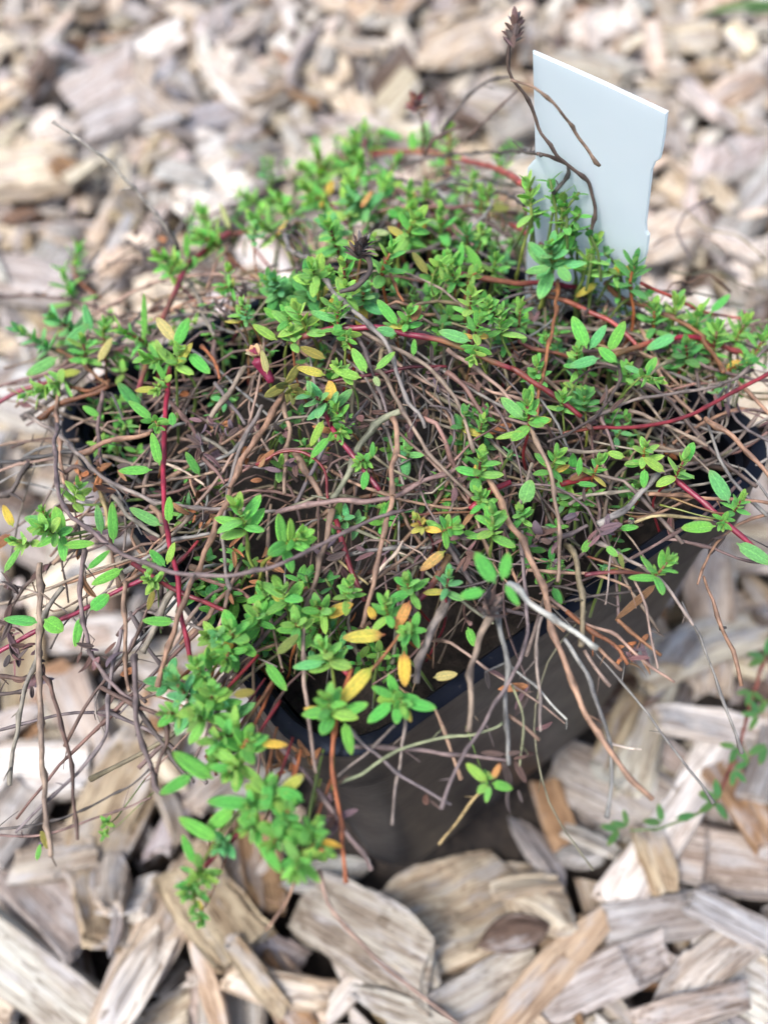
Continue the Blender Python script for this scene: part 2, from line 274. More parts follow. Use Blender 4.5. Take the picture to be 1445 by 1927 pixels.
# ------------------------------------------------------------------ what the photograph shows of the plant, in its pixels
# stems: colour, width in pixels, height above the mound in mm, points
STEMS = [
('r',11,6,((435,438),(395,465),(352,500),(328,555),(306,600))),('r',11,2,((278,670),(270,705),(261,735))),
('r',10,7,((320,692),(313,760),(310,840),(308,900),(312,985),(322,1040),(335,1090),(341,1150),(352,1210),(358,1245))),
('r',9,5,((-20,1238),(80,1181),(146,1153),(200,1123),(275,1087))),('d',10,5,((250,1060),(290,1085),(330,1110),(390,1135),(425,1150))),('d',7,3,((325,1068),(350,1045),(374,1018))),
('r',12,6,((565,635),(616,621),(676,616),(719,618),(772,630),(829,641),(872,656),(915,675),(960,693))),('d',11,4,((960,693),(1003,720),(1036,740),(1093,783))),
('d',7,2,((620,720),(660,712),(720,702),(775,690),(840,690))),('r',10,7,((611,775),(622,800),(636,822),(666,860),(690,890),(714,922))),
('r',11,4,((1155,667),(1200,652),(1245,640),(1310,635),(1360,650))),('r',11,4,((859,516),(905,522),(960,533),(1016,531),(1083,540))),
('s',9,3,((1012,552),(1060,565),(1105,585),(1160,612),(1205,660))),('s',11,3,((700,290),(760,285),(820,288),(880,303),(940,320),(995,355))),('d',10,5,((400,440),(430,442),(455,438),(490,432))),
('r',11,5,((1268,898),(1310,935),(1350,970),(1400,1015),(1455,1060))),('d',8,5,((1100,1082),(1166,1076),(1200,1078),(1232,1082))),('r',9,5,((-15,762),(40,735),(75,725),(95,718))),
('r',9,7,((386,1632),(409,1604),(432,1582),(456,1563))),('d',7,6,((388,1422),(400,1440),(408,1458))),('r',13,8,((628,1240),(642,1256),(656,1270))),
('s',8,2,((739,353),(775,372),(812,400),(835,420),(858,445))),('r',13,3,((885,958),(905,938),(930,920),(960,908))),('d',11,2,((1055,912),(1080,905),(1112,899))),
('d',14,5,((845,1046),(830,1072),(812,1100),(796,1120),(779,1138))),('s',8,3,((960,425),(1000,445),(1030,470))),('s',6,3,((1206,533),(1259,556),(1322,586),(1400,600))),
('s',10,3,((1290,655),(1340,648),(1400,665),(1455,655))),('d',8,3,((975,640),(1000,655),(1060,668),(1110,690))),
('o',8,(6,7,2),((1050,527),(1046,560),(1042,600),(1030,660),(1015,730),(1010,785))),('o',11,4,((1138,532),(1165,560),(1220,580),(1290,610),(1330,650),(1362,700))),
('o',9,(9,9,8,7),((662,1258),(648,1300),(634,1350),(625,1410),(627,1460),(638,1520),(644,1580),(652,1660))),('o',7,8,((775,1165),(745,1205),(705,1255),(690,1275))),('o',7,5,((725,490),(740,530),(758,568))),
('o',7,4,((108,658),(150,680),(185,710),(206,728))),('o',7,4,((128,728),(170,736),(207,718))),('o',7,5,((380,652),(405,680),(413,712))),('d',5,3,((770,972),(830,965),(905,963))),
# bare stems
('p',9,(9,17,20,16,8),((107,800),(104,850),(110,916),(133,969),(186,1009),(232,1042),(299,1068),(382,1082),(480,1077),(540,1056),(596,1030),(653,1000),(706,976),(760,962))),
('g',9,(5,7,7,5),((50,780),(110,813),(146,853),(193,896),(233,919),(289,941),(359,953),(432,959),(520,962))),
('p',11,(5,6,4),((520,965),(565,954),(613,946),(696,940),(756,928),(799,903),(830,895),(862,880))),
('g',10,(7,9,6),((535,440),(548,468),(573,486),(600,515),(623,542),(645,568),(686,603),(712,630),(732,656),(745,700),(762,743),(786,776),(800,805))),
('p',8,5,((656,603),(679,640),(696,683),(713,726),(726,776),(728,800))),('t',9,5,((680,625),(732,650),(779,673),(839,729),(872,786),(892,850))),
('t',9,6,((706,693),(732,723),(759,773),(779,806),(806,852),(839,886),(866,915),(890,935))),
('t',11,(6,8,9,8,7),((739,786),(746,826),(739,879),(737,920),(736,956),(719,1013),(706,1086),(689,1146),(680,1180))),('g',9,6,((842,656),(879,683),(922,713),(955,746),(985,775))),
('t',9,(9,9,6),((997,806),(1020,853),(1036,892),(1043,936),(1051,979),(1052,1019),(1053,1046),(1050,1095))),
('t',13,(6,8,9,8),((918,900),(945,950),(960,980),(993,1046),(1023,1120),(1040,1186),(1070,1262),(1094,1330),(1126,1383),(1164,1440),(1228,1504))),
('g',9,(6,7,7),((1062,1200),(1076,1219),(1103,1262),(1115,1300),(1141,1368),(1149,1451),(1143,1541))),('t',14,(10,9,8),((936,1125),(919,1160),(904,1195),(895,1220),(884,1266),(883,1320),(885,1376))),
('g',11,6,((928,1140),(940,1184),(954,1246),(951,1333),(956,1390),(957,1440))),('p',8,(5,8,8),((982,1000),(981,1038),(988,1107),(992,1177),(981,1232),(957,1284),(912,1357),(895,1386),(855,1452),(829,1522))),
('g',7,6,((1020,1160),(1012,1190),(1007,1229),(1014,1298),(1016,1377))),('v',5,5,((964,1290),(975,1318),(983,1350),(981,1400),(977,1443))),('p',9,5,((660,1404),(700,1407),(746,1409),(845,1419),(938,1429),(960,1432))),
('v',6,7,((636,1476),(679,1456),(719,1426),(779,1399),(845,1386),(889,1383),(932,1369),(945,1360))),('p',7,6,((655,1368),(693,1409),(746,1452),(796,1486),(849,1514))),('g',6,5,((763,1350),(756,1400),(752,1439),(742,1500),(739,1552))),
('g',6,5,((742,1366),(693,1413),(636,1462))),('g',9,7,((570,1175),(573,1263),(580,1346),(590,1410),(597,1455))),('p',10,(5,7,8),((528,1408),(560,1440),(590,1476),(612,1505),(635,1540),(660,1580),(685,1606),(698,1637))),
('g',8,(8,6,4),((600,1640),(610,1680),(630,1720),(685,1780),(723,1815),(790,1870),(870,1935))),('t',6,7,((556,1655),(545,1685),(534,1705),(515,1730),(500,1750))),
('t',12,(4,7,9,9),((533,740),(505,790),(480,830),(442,896),(415,969),(385,1040),(365,1086),(332,1173),(309,1239),(301,1292))),('g',9,(5,8,7),((494,762),(472,805),(450,850),(430,920),(419,990),(421,1040),(427,1085),(434,1110))),
('p',9,6,((158,1020),(156,1060),(153,1100),(155,1156),(166,1213),(186,1253),(229,1302),(282,1339),(312,1360))),('t',10,7,((120,1105),(78,1166),(70,1240),(50,1289),(37,1362),(27,1400),(19,1477))),
('t',12,8,((75,1060),(77,1150),(75,1256),(77,1339),(80,1400),(83,1473),(88,1540),(97,1611))),('k',8,7,((83,1273),(103,1316),(123,1392),(130,1416),(138,1473),(141,1516),(147,1580))),
('p',8,7,((228,1185),(221,1215),(213,1246),(206,1306),(205,1345),(196,1390),(166,1433),(133,1470),(80,1516),(31,1568))),('t',9,6,((236,1095),(235,1150),(237,1206),(238,1275),(243,1300))),
('p',11,8,((256,1230),(254,1280),(256,1322),(260,1376),(276,1423),(289,1460),(292,1485),(306,1496))),('t',15,4,((328,1105),(312,1133),(292,1180),(280,1210),(270,1228))),
('k',9,7,((258,1330),(286,1373),(319,1416),(342,1452),(365,1472))),('k',9,7,((190,1294),(232,1316),(265,1333),(299,1346),(315,1368),(313,1400),(301,1425),(292,1480))),
('k',5,4,((-20,1562),(66,1553),(133,1533),(199,1503),(249,1476),(285,1445))),('p',5,4,((-20,1570),(66,1573),(133,1556),(179,1540),(232,1523),(285,1500))),
('k',7,5,((-20,561),(66,556),(126,563),(173,576),(213,593),(246,616),(265,640))),('g',7,4,((176,593),(216,570),(282,536),(349,520),(415,516),(480,527))),
('k',6,(4,6,9,9),((690,352),(723,332),(765,312),(798,300),(873,290),(963,285),(1020,290))),
('k',6,4,((739,336),(796,350),(829,372),(850,400))),('k',6,4,((832,330),(895,346),(960,370),(985,385))),('p',7,5,((746,360),(796,373),(829,396),(862,433),(889,462))),('k',8,5,((862,386),(912,416),(945,440),(965,445))),
('p',6,3,((380,412),(430,390),(500,360),(565,338))),('k',7,4,((239,453),(266,473),(276,500),(295,510))),('g',5,3,((199,496),(240,488),(300,478))),('k',6,3,((285,410),(310,430),(332,470))),
('g',7,(5,7,6),((1460,640),(1440,658),(1392,706),(1352,726),(1292,738),(1219,746),(1159,766),(1110,790))),('d',8,(8,7,5),((1460,695),(1440,706),(1375,740),(1309,776),(1259,793),(1192,804),(1109,806),(1060,816))),
('t',10,6,((1325,786),(1350,802),(1375,820),(1405,850),(1425,870),(1450,900))),('t',8,3,((1182,773),(1242,796),(1292,820),(1330,840))),('k',7,6,((1166,686),(1166,713),(1146,750),(1119,786),(1073,812),(1030,832))),
('t',7,3,((1070,949),(1109,932),(1176,926),(1240,922),(1292,916),(1335,908))),('t',8,4,((1219,929),(1300,935),(1370,940),(1455,946))),('v',6,4,((1192,982),(1225,973),(1259,972),(1300,975),(1340,980))),
('t',6,3,((1199,979),(1240,965),(1285,946),(1310,935))),('g',13,6,((1126,985),(1150,972),(1172,959),(1212,922),(1240,894))),('p',10,4,((1015,1018),(1040,1016),(1060,1009),(1106,989))),
('t',8,3,((1043,849),(1090,850),(1142,848))),('p',7,5,((1126,776),(1138,800),(1156,848))),('p',10,3,((839,700),(872,726),(895,760),(912,792))),('t',14,3,((556,852),(575,885),(593,912),(606,943))),
('t',10,3,((533,752),(543,812),(540,860),(533,930))),('m',14,5,((762,772),(735,780),(713,796),(679,839),(659,886),(639,919),(626,940))),('d',6,6,((482,875),(505,862),(525,852),(575,852),(610,885),(617,938))),
('t',12,3,((626,960),(610,1026),(593,1093),(580,1140),(572,1170))),('d',11,3,((632,980),(645,1020),(659,1066),(686,1130))),('v',6,2,((613,1036),(650,1065),(693,1100))),('g',9,2,((656,1043),(700,1035),(746,1030),(812,1030))),
('w',7,4,((699,1090),(729,1056),(745,1038),(759,1018))),('t',7,3,((696,1096),(746,1060),(780,1035),(806,1013))),('g',17,4,((841,1122),(828,1150),(809,1189),(789,1240),(780,1285))),('m',12,(3,6,7),((1064,1024),(1078,1040),(1085,1070),(1096,1130),(1095,1190),(1092,1215))),
('t',7,4,((993,1073),(1060,1076),(1119,1083),(1186,1107))),('g',8,4,((1119,1020),(1166,1043),(1219,1073),(1252,1103),(1282,1143),(1303,1178))),('g',5,5,((1192,1090),(1209,1123),(1222,1186),(1237,1258))),
('g',7,4,((1033,1123),(1093,1169),(1159,1199),(1212,1246),(1266,1284))),('o',9,5,((1066,1150),(1103,1180),(1153,1212),(1181,1250))),('g',8,5,((1100,1225),(1119,1256),(1148,1288))),('t',7,4,((1126,1219),(1159,1252),(1170,1262))),
('o',8,5,((1160,1165),(1172,1176),(1205,1203),(1243,1234))),('g',4,5,((1150,1040),(1146,1070),(1139,1138))),
('w',12,(14,16,14),((955,1097),(985,1125),(1026,1156),(1083,1192),(1122,1222))),('w',5,5,((950,1245),(1003,1289),(1035,1322),(1066,1354))),('t',8,5,((955,1345),(985,1368),(1014,1394))),('w',5,2,((1149,1399),(1175,1405),(1206,1411))),
('v',6,5,((918,1478),(895,1500),(870,1530),(848,1562),(827,1590))),('o',10,4,((70,790),(88,775),(110,763),(150,748),(205,728))),('t',8,5,((110,735),(107,770),(110,810),(116,870),(122,910))),('p',9,4,((193,740),(186,803),(191,876),(200,905))),
('t',11,6,((146,855),(199,833),(225,826),(252,823),(283,815))),('k',8,4,((-20,872),(30,868),(66,860),(146,850))),('g',6,4,((-15,890),(40,873),(110,862))),('k',5,4,((23,843),(50,832),(83,825),(115,828))),
('k',11,4,((-10,938),(27,920),(37,893),(63,866))),('k',10,4,((123,890),(146,876),(179,893))),('v',9,3,((159,853),(186,912),(199,966),(205,990))),('t',9,4,((213,933),(239,966),(270,990),(299,1012))),
('p',9,4,((319,750),(362,806),(375,846),(399,879),(423,910))),('t',11,4,((392,796),(412,765),(438,730),(462,690))),('p',8,3,((405,720),(435,762),(462,798))),('t',9,3,((365,816),(395,832),(430,855))),
('g',9,4,((235,1075),(272,1052),(330,1018),(370,1008),(395,1003))),('w',5,2,((315,873),(350,888),(384,914))),('t',8,4,((375,953),(349,982),(320,1010),(289,1039))),('k',10,5,((-15,1269),(33,1276),(70,1272))),('k',8,5,((-15,1306),(20,1304),(45,1298))),
('t',9,3,((352,523),(375,566),(388,600),(402,632))),('k',6,6,((408,575),(428,596),(455,629),(468,650))),('k',11,13,((685,480),(696,495),(693,519),(673,536),(639,549))),('g',6,12,((688,285),(693,310),(694,330))),
('g',8,3,((470,815),(440,850),(400,870),(370,880))),('p',7,3,((880,1010),(905,1000),(960,990))),('k',7,5,((545,440),(575,475),(562,510),(555,525))),
('t',7,4,((920,1230),(905,1150),(925,1080))) if False else ('t',7,4,((1000,870),(985,920),(975,975))),
]
# standing stems: the first point is the foot
UPSTEMS = [
('k',7.5,4,((1110,445),(1118,390),(1103,340),(1068,310),(1048,292),(1013,240),(995,190),(963,145),(955,115),(962,70))),
('k',7,205,((830,250),(853,215),(888,175),(923,150),(958,145))),('k',6,6,((1010,290),(1033,295),(1068,310))),('k',8,5,((1040,365),(1062,342),(1069,325),(1068,310))),
('t',6.5,14,((1128,312),(1090,260),(1070,230),(1040,195),(1005,165),(962,150))),('k',5,200,((880,262),(888,252),(930,210),(973,172))),
('w',7,190,((330,458),(305,415),(250,355),(205,305),(170,280),(100,228))),('k',7,190,((335,470),(322,440),(315,420))),('k',4,208,((793,285),(797,255),(790,215),(781,205))),
('k',8,206,((798,290),(815,262),(845,245),(870,240))),('k',3,3,((830,245),(828,215),(822,190))),
]
# leafy tips: x, y, radius, image angle, how much it faces the camera, colour, height
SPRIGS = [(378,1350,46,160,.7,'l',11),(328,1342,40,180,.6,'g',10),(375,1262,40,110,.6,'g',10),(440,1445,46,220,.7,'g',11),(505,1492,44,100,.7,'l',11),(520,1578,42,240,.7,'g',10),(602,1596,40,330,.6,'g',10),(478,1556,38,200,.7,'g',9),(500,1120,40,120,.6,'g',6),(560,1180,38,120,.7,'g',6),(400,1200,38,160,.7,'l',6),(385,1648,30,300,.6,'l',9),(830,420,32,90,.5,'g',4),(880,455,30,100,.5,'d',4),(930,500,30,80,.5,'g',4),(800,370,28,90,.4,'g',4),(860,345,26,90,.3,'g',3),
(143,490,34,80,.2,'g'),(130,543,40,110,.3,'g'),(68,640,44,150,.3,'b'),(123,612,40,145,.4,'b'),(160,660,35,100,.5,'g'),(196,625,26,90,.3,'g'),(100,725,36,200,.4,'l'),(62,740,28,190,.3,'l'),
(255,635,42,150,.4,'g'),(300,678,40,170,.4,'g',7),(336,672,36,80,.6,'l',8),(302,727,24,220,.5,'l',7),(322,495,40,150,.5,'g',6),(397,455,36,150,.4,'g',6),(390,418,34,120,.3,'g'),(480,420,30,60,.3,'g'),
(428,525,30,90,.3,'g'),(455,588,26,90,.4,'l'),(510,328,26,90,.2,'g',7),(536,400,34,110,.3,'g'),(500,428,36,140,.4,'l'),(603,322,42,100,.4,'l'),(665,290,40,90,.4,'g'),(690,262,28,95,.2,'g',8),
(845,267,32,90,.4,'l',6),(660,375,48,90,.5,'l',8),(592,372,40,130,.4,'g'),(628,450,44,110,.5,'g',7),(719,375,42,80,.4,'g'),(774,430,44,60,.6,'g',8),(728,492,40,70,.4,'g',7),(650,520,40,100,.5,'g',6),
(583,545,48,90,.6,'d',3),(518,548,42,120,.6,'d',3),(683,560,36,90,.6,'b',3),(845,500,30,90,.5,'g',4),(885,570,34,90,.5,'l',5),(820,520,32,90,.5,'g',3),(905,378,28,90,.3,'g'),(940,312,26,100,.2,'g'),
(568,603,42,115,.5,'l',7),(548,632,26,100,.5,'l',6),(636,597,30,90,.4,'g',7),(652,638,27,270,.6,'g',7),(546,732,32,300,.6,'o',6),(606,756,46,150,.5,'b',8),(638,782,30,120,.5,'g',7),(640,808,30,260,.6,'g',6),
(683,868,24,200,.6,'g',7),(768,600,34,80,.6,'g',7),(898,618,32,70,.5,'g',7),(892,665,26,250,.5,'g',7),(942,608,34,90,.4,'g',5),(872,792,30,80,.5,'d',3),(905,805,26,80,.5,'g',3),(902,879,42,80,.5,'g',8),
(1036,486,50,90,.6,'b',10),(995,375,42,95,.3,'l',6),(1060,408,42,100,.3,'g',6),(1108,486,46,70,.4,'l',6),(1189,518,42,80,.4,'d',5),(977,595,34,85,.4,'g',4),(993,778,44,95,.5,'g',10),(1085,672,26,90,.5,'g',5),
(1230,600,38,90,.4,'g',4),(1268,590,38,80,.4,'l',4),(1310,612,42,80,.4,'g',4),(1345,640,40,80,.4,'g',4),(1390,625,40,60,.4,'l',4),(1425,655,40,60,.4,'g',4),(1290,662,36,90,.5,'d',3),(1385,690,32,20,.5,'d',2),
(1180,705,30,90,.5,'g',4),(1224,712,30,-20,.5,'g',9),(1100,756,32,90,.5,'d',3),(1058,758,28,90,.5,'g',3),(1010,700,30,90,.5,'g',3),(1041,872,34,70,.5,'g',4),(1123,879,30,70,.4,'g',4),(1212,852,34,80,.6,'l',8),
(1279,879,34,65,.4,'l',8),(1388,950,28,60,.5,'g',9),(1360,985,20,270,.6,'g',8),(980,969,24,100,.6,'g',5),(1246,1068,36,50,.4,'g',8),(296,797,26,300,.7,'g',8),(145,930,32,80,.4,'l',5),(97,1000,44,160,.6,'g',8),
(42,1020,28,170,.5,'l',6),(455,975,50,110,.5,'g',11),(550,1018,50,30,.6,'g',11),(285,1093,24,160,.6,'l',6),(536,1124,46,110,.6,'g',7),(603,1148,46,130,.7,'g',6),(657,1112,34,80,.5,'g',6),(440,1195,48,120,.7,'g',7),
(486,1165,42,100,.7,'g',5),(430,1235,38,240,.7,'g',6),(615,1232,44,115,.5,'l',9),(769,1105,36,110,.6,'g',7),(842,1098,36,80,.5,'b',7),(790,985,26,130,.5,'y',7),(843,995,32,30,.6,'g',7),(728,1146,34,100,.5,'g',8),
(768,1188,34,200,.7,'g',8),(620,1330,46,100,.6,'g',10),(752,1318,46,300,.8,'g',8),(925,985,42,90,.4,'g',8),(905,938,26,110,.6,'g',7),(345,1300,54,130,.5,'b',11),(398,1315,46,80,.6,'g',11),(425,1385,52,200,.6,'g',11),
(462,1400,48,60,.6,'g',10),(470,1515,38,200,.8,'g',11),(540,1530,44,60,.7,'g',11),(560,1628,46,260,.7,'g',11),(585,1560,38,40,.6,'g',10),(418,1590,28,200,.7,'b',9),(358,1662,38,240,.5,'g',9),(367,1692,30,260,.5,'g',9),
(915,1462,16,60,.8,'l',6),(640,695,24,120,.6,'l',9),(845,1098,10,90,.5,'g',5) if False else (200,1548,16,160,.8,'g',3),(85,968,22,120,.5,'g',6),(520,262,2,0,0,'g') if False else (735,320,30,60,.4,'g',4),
]
# single leaves: foot x, y, tip x, y, width, colour, height
LEAVES = [
(172,625,160,573,16,'b',6),(122,650,164,611,18,'b',7),(110,672,52,705,20,'b',7),(185,682,211,636,14,'p',6),(112,706,150,699,14,'y',6),(272,640,273,553,11,'g',6),(330,642,296,598,20,'p',9),(331,652,353,600,21,'g',9),
(335,685,361,646,13,'y',9),(355,664,394,702,21,'g',9),(295,731,256,734,13,'y',8),(312,716,295,684,11,'g',8),(352,488,351,439,11,'g',7),(433,432,415,384,10,'p',6),(265,772,224,718,22,'d',4),(700,278,640,273,10,'b',7),
(777,285,775,246,16,'g',7),(760,262,715,244,11,'g',6),(678,392,700,360,10,'e',9),(700,437,731,438,12,'p',8),(805,516,777,475,15,'o',6),(864,505,869,456,13,'g',6),(907,508,876,463,17,'g',6),(923,390,957,392,16,'o',6),
(748,612,711,563,19,'g',8),(522,640,478,611,18,'l',8),(635,604,586,587,15,'b',8),(613,675,567,654,17,'o',7),(613,706,561,691,16,'y',7),(690,702,664,657,19,'l',10),(680,711,631,697,17,'l',10),(706,696,742,664,14,'l',10),
(704,708,713,726,12,'p',9),(503,704,494,660,13,'p',9),(628,768,662,732,17,'b',9),(609,790,585,838,15,'l',9),(620,822,584,860,15,'g',9),(690,885,683,920,15,'g',8),(700,862,702,832,10,'g',7),(746,628,710,620,18,'b',8),
(886,642,829,622,22,'b',8),(778,670,779,639,11,'g',6),(1046,488,1079,446,17,'g',12),(1032,492,996,457,16,'b',12),(1034,503,990,512,15,'b',12),(1050,502,1072,528,20,'b',12),(1143,512,1201,505,15,'y',8),(1124,532,1084,558,13,'y',8),
(1200,562,1233,544,12,'g',6),(1104,656,1079,594,25,'g',8),(1108,658,1138,612,18,'b',7),(1145,662,1174,607,22,'g',9),(1160,682,1127,655,20,'g',9),(1127,674,1073,689,19,'b',9),(1272,630,1219,655,21,'b',7),(1336,588,1371,555,15,'g',6),
(990,782,1000,725,17,'g',12),(985,787,944,750,21,'b',12),(1000,795,1033,790,15,'g',11),(987,812,935,824,12,'l',9),(1216,702,1233,672,17,'g',10),(1206,702,1175,688,12,'b',10),(1175,860,1144,852,15,'l',8),(1205,871,1176,875,13,'g',8),
(1212,882,1211,916,15,'g',8),(1285,872,1304,834,19,'g',9),(1250,888,1212,862,17,'l',9),(1084,910,1123,912,11,'g',5),(1088,896,1091,862,11,'g',5),(984,948,999,905,28,'b',7),(1372,946,1337,887,25,'b',11),(1346,990,1284,993,23,'g',10),
(1385,1022,1452,1060,25,'b',9),(1165,995,1199,990,13,'g',4),(188,784,156,764,13,'g',4),(287,790,243,753,17,'g',10),(326,802,324,777,14,'g',9),(301,876,287,817,18,'g',9),(287,884,226,886,18,'g',9),(305,990,247,957,19,'b',10),
(318,985,319,936,16,'g',9),(377,895,350,852,15,'d',3),(97,985,48,974,19,'b',8),(192,1005,183,952,15,'b',8),(214,1022,212,948,18,'g',8),(120,1026,177,1023,16,'g',8),(164,1072,206,1037,12,'g',8),(312,1066,283,1036,16,'g',8),
(315,1062,327,1022,14,'l',8),(26,992,7,952,15,'y',7),(8,1078,38,1030,12,'l',7),(232,1070,174,1100,18,'g',8),(170,1148,204,1120,23,'g',8),(74,1172,9,1162,22,'g',8),(84,1165,116,1186,29,'g',9),(153,1160,141,1216,16,'g',7),
(329,1170,271,1168,18,'g',8),(290,1110,279,1146,12,'o',7),(520,1232,560,1195,17,'o',9),(500,1247,538,1298,20,'g',8),(611,1245,554,1256,18,'b',10),(838,1036,793,1072,18,'e',8),(725,1194,648,1200,24,'y',11),(771,1130,746,1182,20,'e',9),
(706,1166,694,1143,15,'y',9),(760,1225,762,1290,23,'y',11),(702,1253,634,1328,26,'y',13),(612,1336,572,1333,12,'y',10),(645,1340,692,1325,20,'g',10),(648,1358,661,1418,20,'g',10),(765,1322,818,1332,21,'g',10),(738,1322,693,1358,22,'g',10),
(750,1325,744,1362,19,'g',10),(760,1330,773,1357,13,'y',9),(742,1312,703,1293,17,'g',10),(932,1098,896,1042,27,'g',20),(945,1092,956,1042,21,'g',20),(912,1112,866,1122,20,'g',19),(950,1100,975,1138,15,'g',19),(925,1003,914,953,14,'g',9),
(402,1466,328,1418,30,'g',13),(363,1458,304,1493,21,'g',13),(476,1512,393,1508,24,'g',13),(440,1522,390,1560,26,'g',11),(500,1527,505,1464,20,'g',13),(487,1578,528,1642,21,'g',13),(572,1508,524,1486,24,'g',12),(524,1496,568,1460,22,'y',12),
(545,1490,562,1515,13,'e',12),(596,1580,642,1594,13,'y',10),(488,1398,540,1402,15,'y',12),(438,1308,478,1301,16,'o',11),(412,1582,338,1540,24,'g',11),(367,1627,344,1573,16,'g',10),(916,1472,880,1438,18,'l',8),(925,1474,964,1483,18,'g',8),
(916,1476,898,1492,15,'l',8),(921,1478,914,1508,12,'l',8),(926,1467,940,1438,12,'e',8),(1240,1088,1186,1086,14,'g',8),(1140,1028,1160,1046,13,'l',7),(1165,1040,1172,1068,9,'o',7),(1095,1040,1110,1015,14,'g',4),(930,1200,915,1240,2,'g',5) if False else (1022,1080,1008,1098,14,'g',4),
(1040,1105,1055,1135,15,'d',4),(880,1180,892,1215,16,'g',2),(815,1275,858,1268,17,'p',2),(20,1005,-8,1030,20,'u',6),(1238,1096,1160,1165,14,'u',5),(870,1000,902,1010,12,'g',6),(95,1600,78,1565,14,'o',4),(70,1620,76,1590,9,'l',3),
(775,605,790,575,16,'u',9),(520,600,498,580,13,'g',5),(995,530,958,540,12,'g',4),(1180,515,1215,500,11,'g',6),
]
# small low leaves seen between the stems: x, y, how many
LOWLEAF = [(600,700,4),(560,800,4),(740,850,3),(850,850,4),(420,760,4),(350,960,4),(460,1060,4),(700,980,4),(820,930,4),(960,1020,4),(1060,1060,4),(240,850,4),(1180,800,4),(1080,760,5),(320,620,5),(480,640,5),(850,400,9),(890,430,8),(800,400,8),(920,470,8),(860,460,7),(780,440,7),(960,460,6),(740,440,6),(1380,720,5),(1300,700,6),(560,560,9),(620,300,8),(640,340,8),(560,340,6),(700,420,8),(720,520,6),(560,440,8),(600,480,8),(780,560,7),(830,560,6),(900,540,6),(960,560,5),(1080,540,6),(1150,560,6),(1130,700,7),(1050,640,6),(1210,640,8),
 (1270,620,8),(1330,650,8),(1390,650,8),(1250,690,5),(940,640,5),(840,600,4),(230,770,4),(200,800,3),(160,640,5),(210,680,4),(260,700,3),(380,1100,8),(420,1110,7),(520,1180,7),(460,1230,6),(620,1190,6),(590,1110,4),(570,880,3),
 (555,830,2),(1050,940,5),(1090,930,3),(1180,950,4),(1150,1050,3),(880,900,3),(850,640,3),(690,1230,3),(745,1250,3),(500,560,3),(430,600,3),(740,930,2),(660,970,2),(1000,640,4),(900,800,3),(950,830,2),(380,900,2),(1040,400,6),(960,380,5),(880,330,3),(850,280,4),(1120,470,5),(450,430,4)]
WITHER = [(395,795,16,6,'xz'),(420,800,14,6,'xz'),(382,850,14,5,'xz'),(700,790,10,5,'xz'),(630,850,14,4,'xz'),(480,880,12,6,'zu'),(540,870,8,6,'xz'),(1090,960,10,6,'zx'),(1130,1000,16,6,'z'),(1010,1020,14,5,'zx'),(1040,1050,12,5,'zx'),
 (205,870,10,6,'xu'),(185,890,6,5,'xu'),(155,890,8,4,'u'),(30,1230,22,5,'xz'),(20,1180,18,5,'xz'),(55,1290,16,5,'xz'),(70,1250,14,6,'xz'),(20,1110,14,4,'xz'),(180,1230,12,7,'xz'),(200,1240,6,8,'xz'),(370,970,10,5,'u'),(640,1020,10,3,'xz'),
 (610,1050,10,3,'xz'),(780,790,8,4,'xz'),(810,700,8,3,'z'),(820,640,8,4,'x'),(1175,1230,22,4,'uz'),(1200,1220,14,4,'uz'),(860,1000,14,6,'xz'),(880,1040,10,6,'xz'),(640,1500,10,7,'xz'),(630,1540,12,7,'z'),(540,1430,8,4,'u'),
 (590,1440,10,3,'xu'),(560,1420,8,3,'xu'),(960,1420,10,5,'x'),(970,1480,8,4,'x'),(440,1030,6,5,'u'),(500,1060,8,3,'u'),(480,1090,6,3,'u'),(700,1040,10,3,'xz'),(760,1150,8,3,'z'),(1110,800,8,6,'k' if False else 'x'),(1140,770,8,6,'x'),(800,1510,3,4,'x'),
 (300,470,8,3,'u'),(260,460,8,3,'x'),(640,650,6,3,'x'),(1360,760,8,4,'z'),(900,700,6,2,'x'),(810,1060,8,3,'z')]
# ------------------------------------------------------------------ the thyme
rnd = random.Random(5)
def outd(x, y): return math.hypot(max(0, abs(x)-RIM_H), max(0, abs(y)-RIM_H))
def mound(x, y):
    d = outd(x, y)
    return RIM_Z+.001+.019*math.exp(-((x-.002)**2+(y-.006)**2)/(2*.027**2))-.22*d-2.6*d*d
def at(px, py, lift=0.0):
    """The point of the plant's surface (raised by lift metres) that the photograph shows at this pixel."""
    d = ray(px, py).normalized(); t = .03
    while t < .6:
        p = CAM+d*t
        if p.z < mound(p.x, p.y)+lift: break
        if t > .15 and outd(p.x, p.y) > .052 and (p-CAM).length > .19 and p.y+p.x > .04: break
        t += .0008
    if 984 < px < 1262 and py < 620 and py > 80 and (px < 1200 or py < 560):      # what grows in front of the label
        tt = (TB-CAM).dot(TN)/d.dot(TN)
        if t > tt-.003: t = tt-.003-abs(lift)*.5
    return CAM+d*t
def upright(px, py, base):
    """A point on the upright plane that faces the camera through base."""
    n = Vector((_f.x, _f.y, 0)).normalized(); d = ray(px, py)
    return CAM+d*((base-CAM).dot(n)/d.dot(n))
def crom(P, step):
    Q = [P[0]*2-P[1]]+P+[P[-1]*2-P[-2]]; out = []
    for i in range(1, len(Q)-2):
        a, b, c, d = Q[i-1:i+3]; n = max(2, int((c-b).length/step))
        for k in range(n):
            t = k/n
            out.append(.5*((2*b)+(c-a)*t+(2*a-5*b+4*c-d)*t*t+(3*b-a-3*c+d)*t*t*t))
    out.append(P[-1]); return out
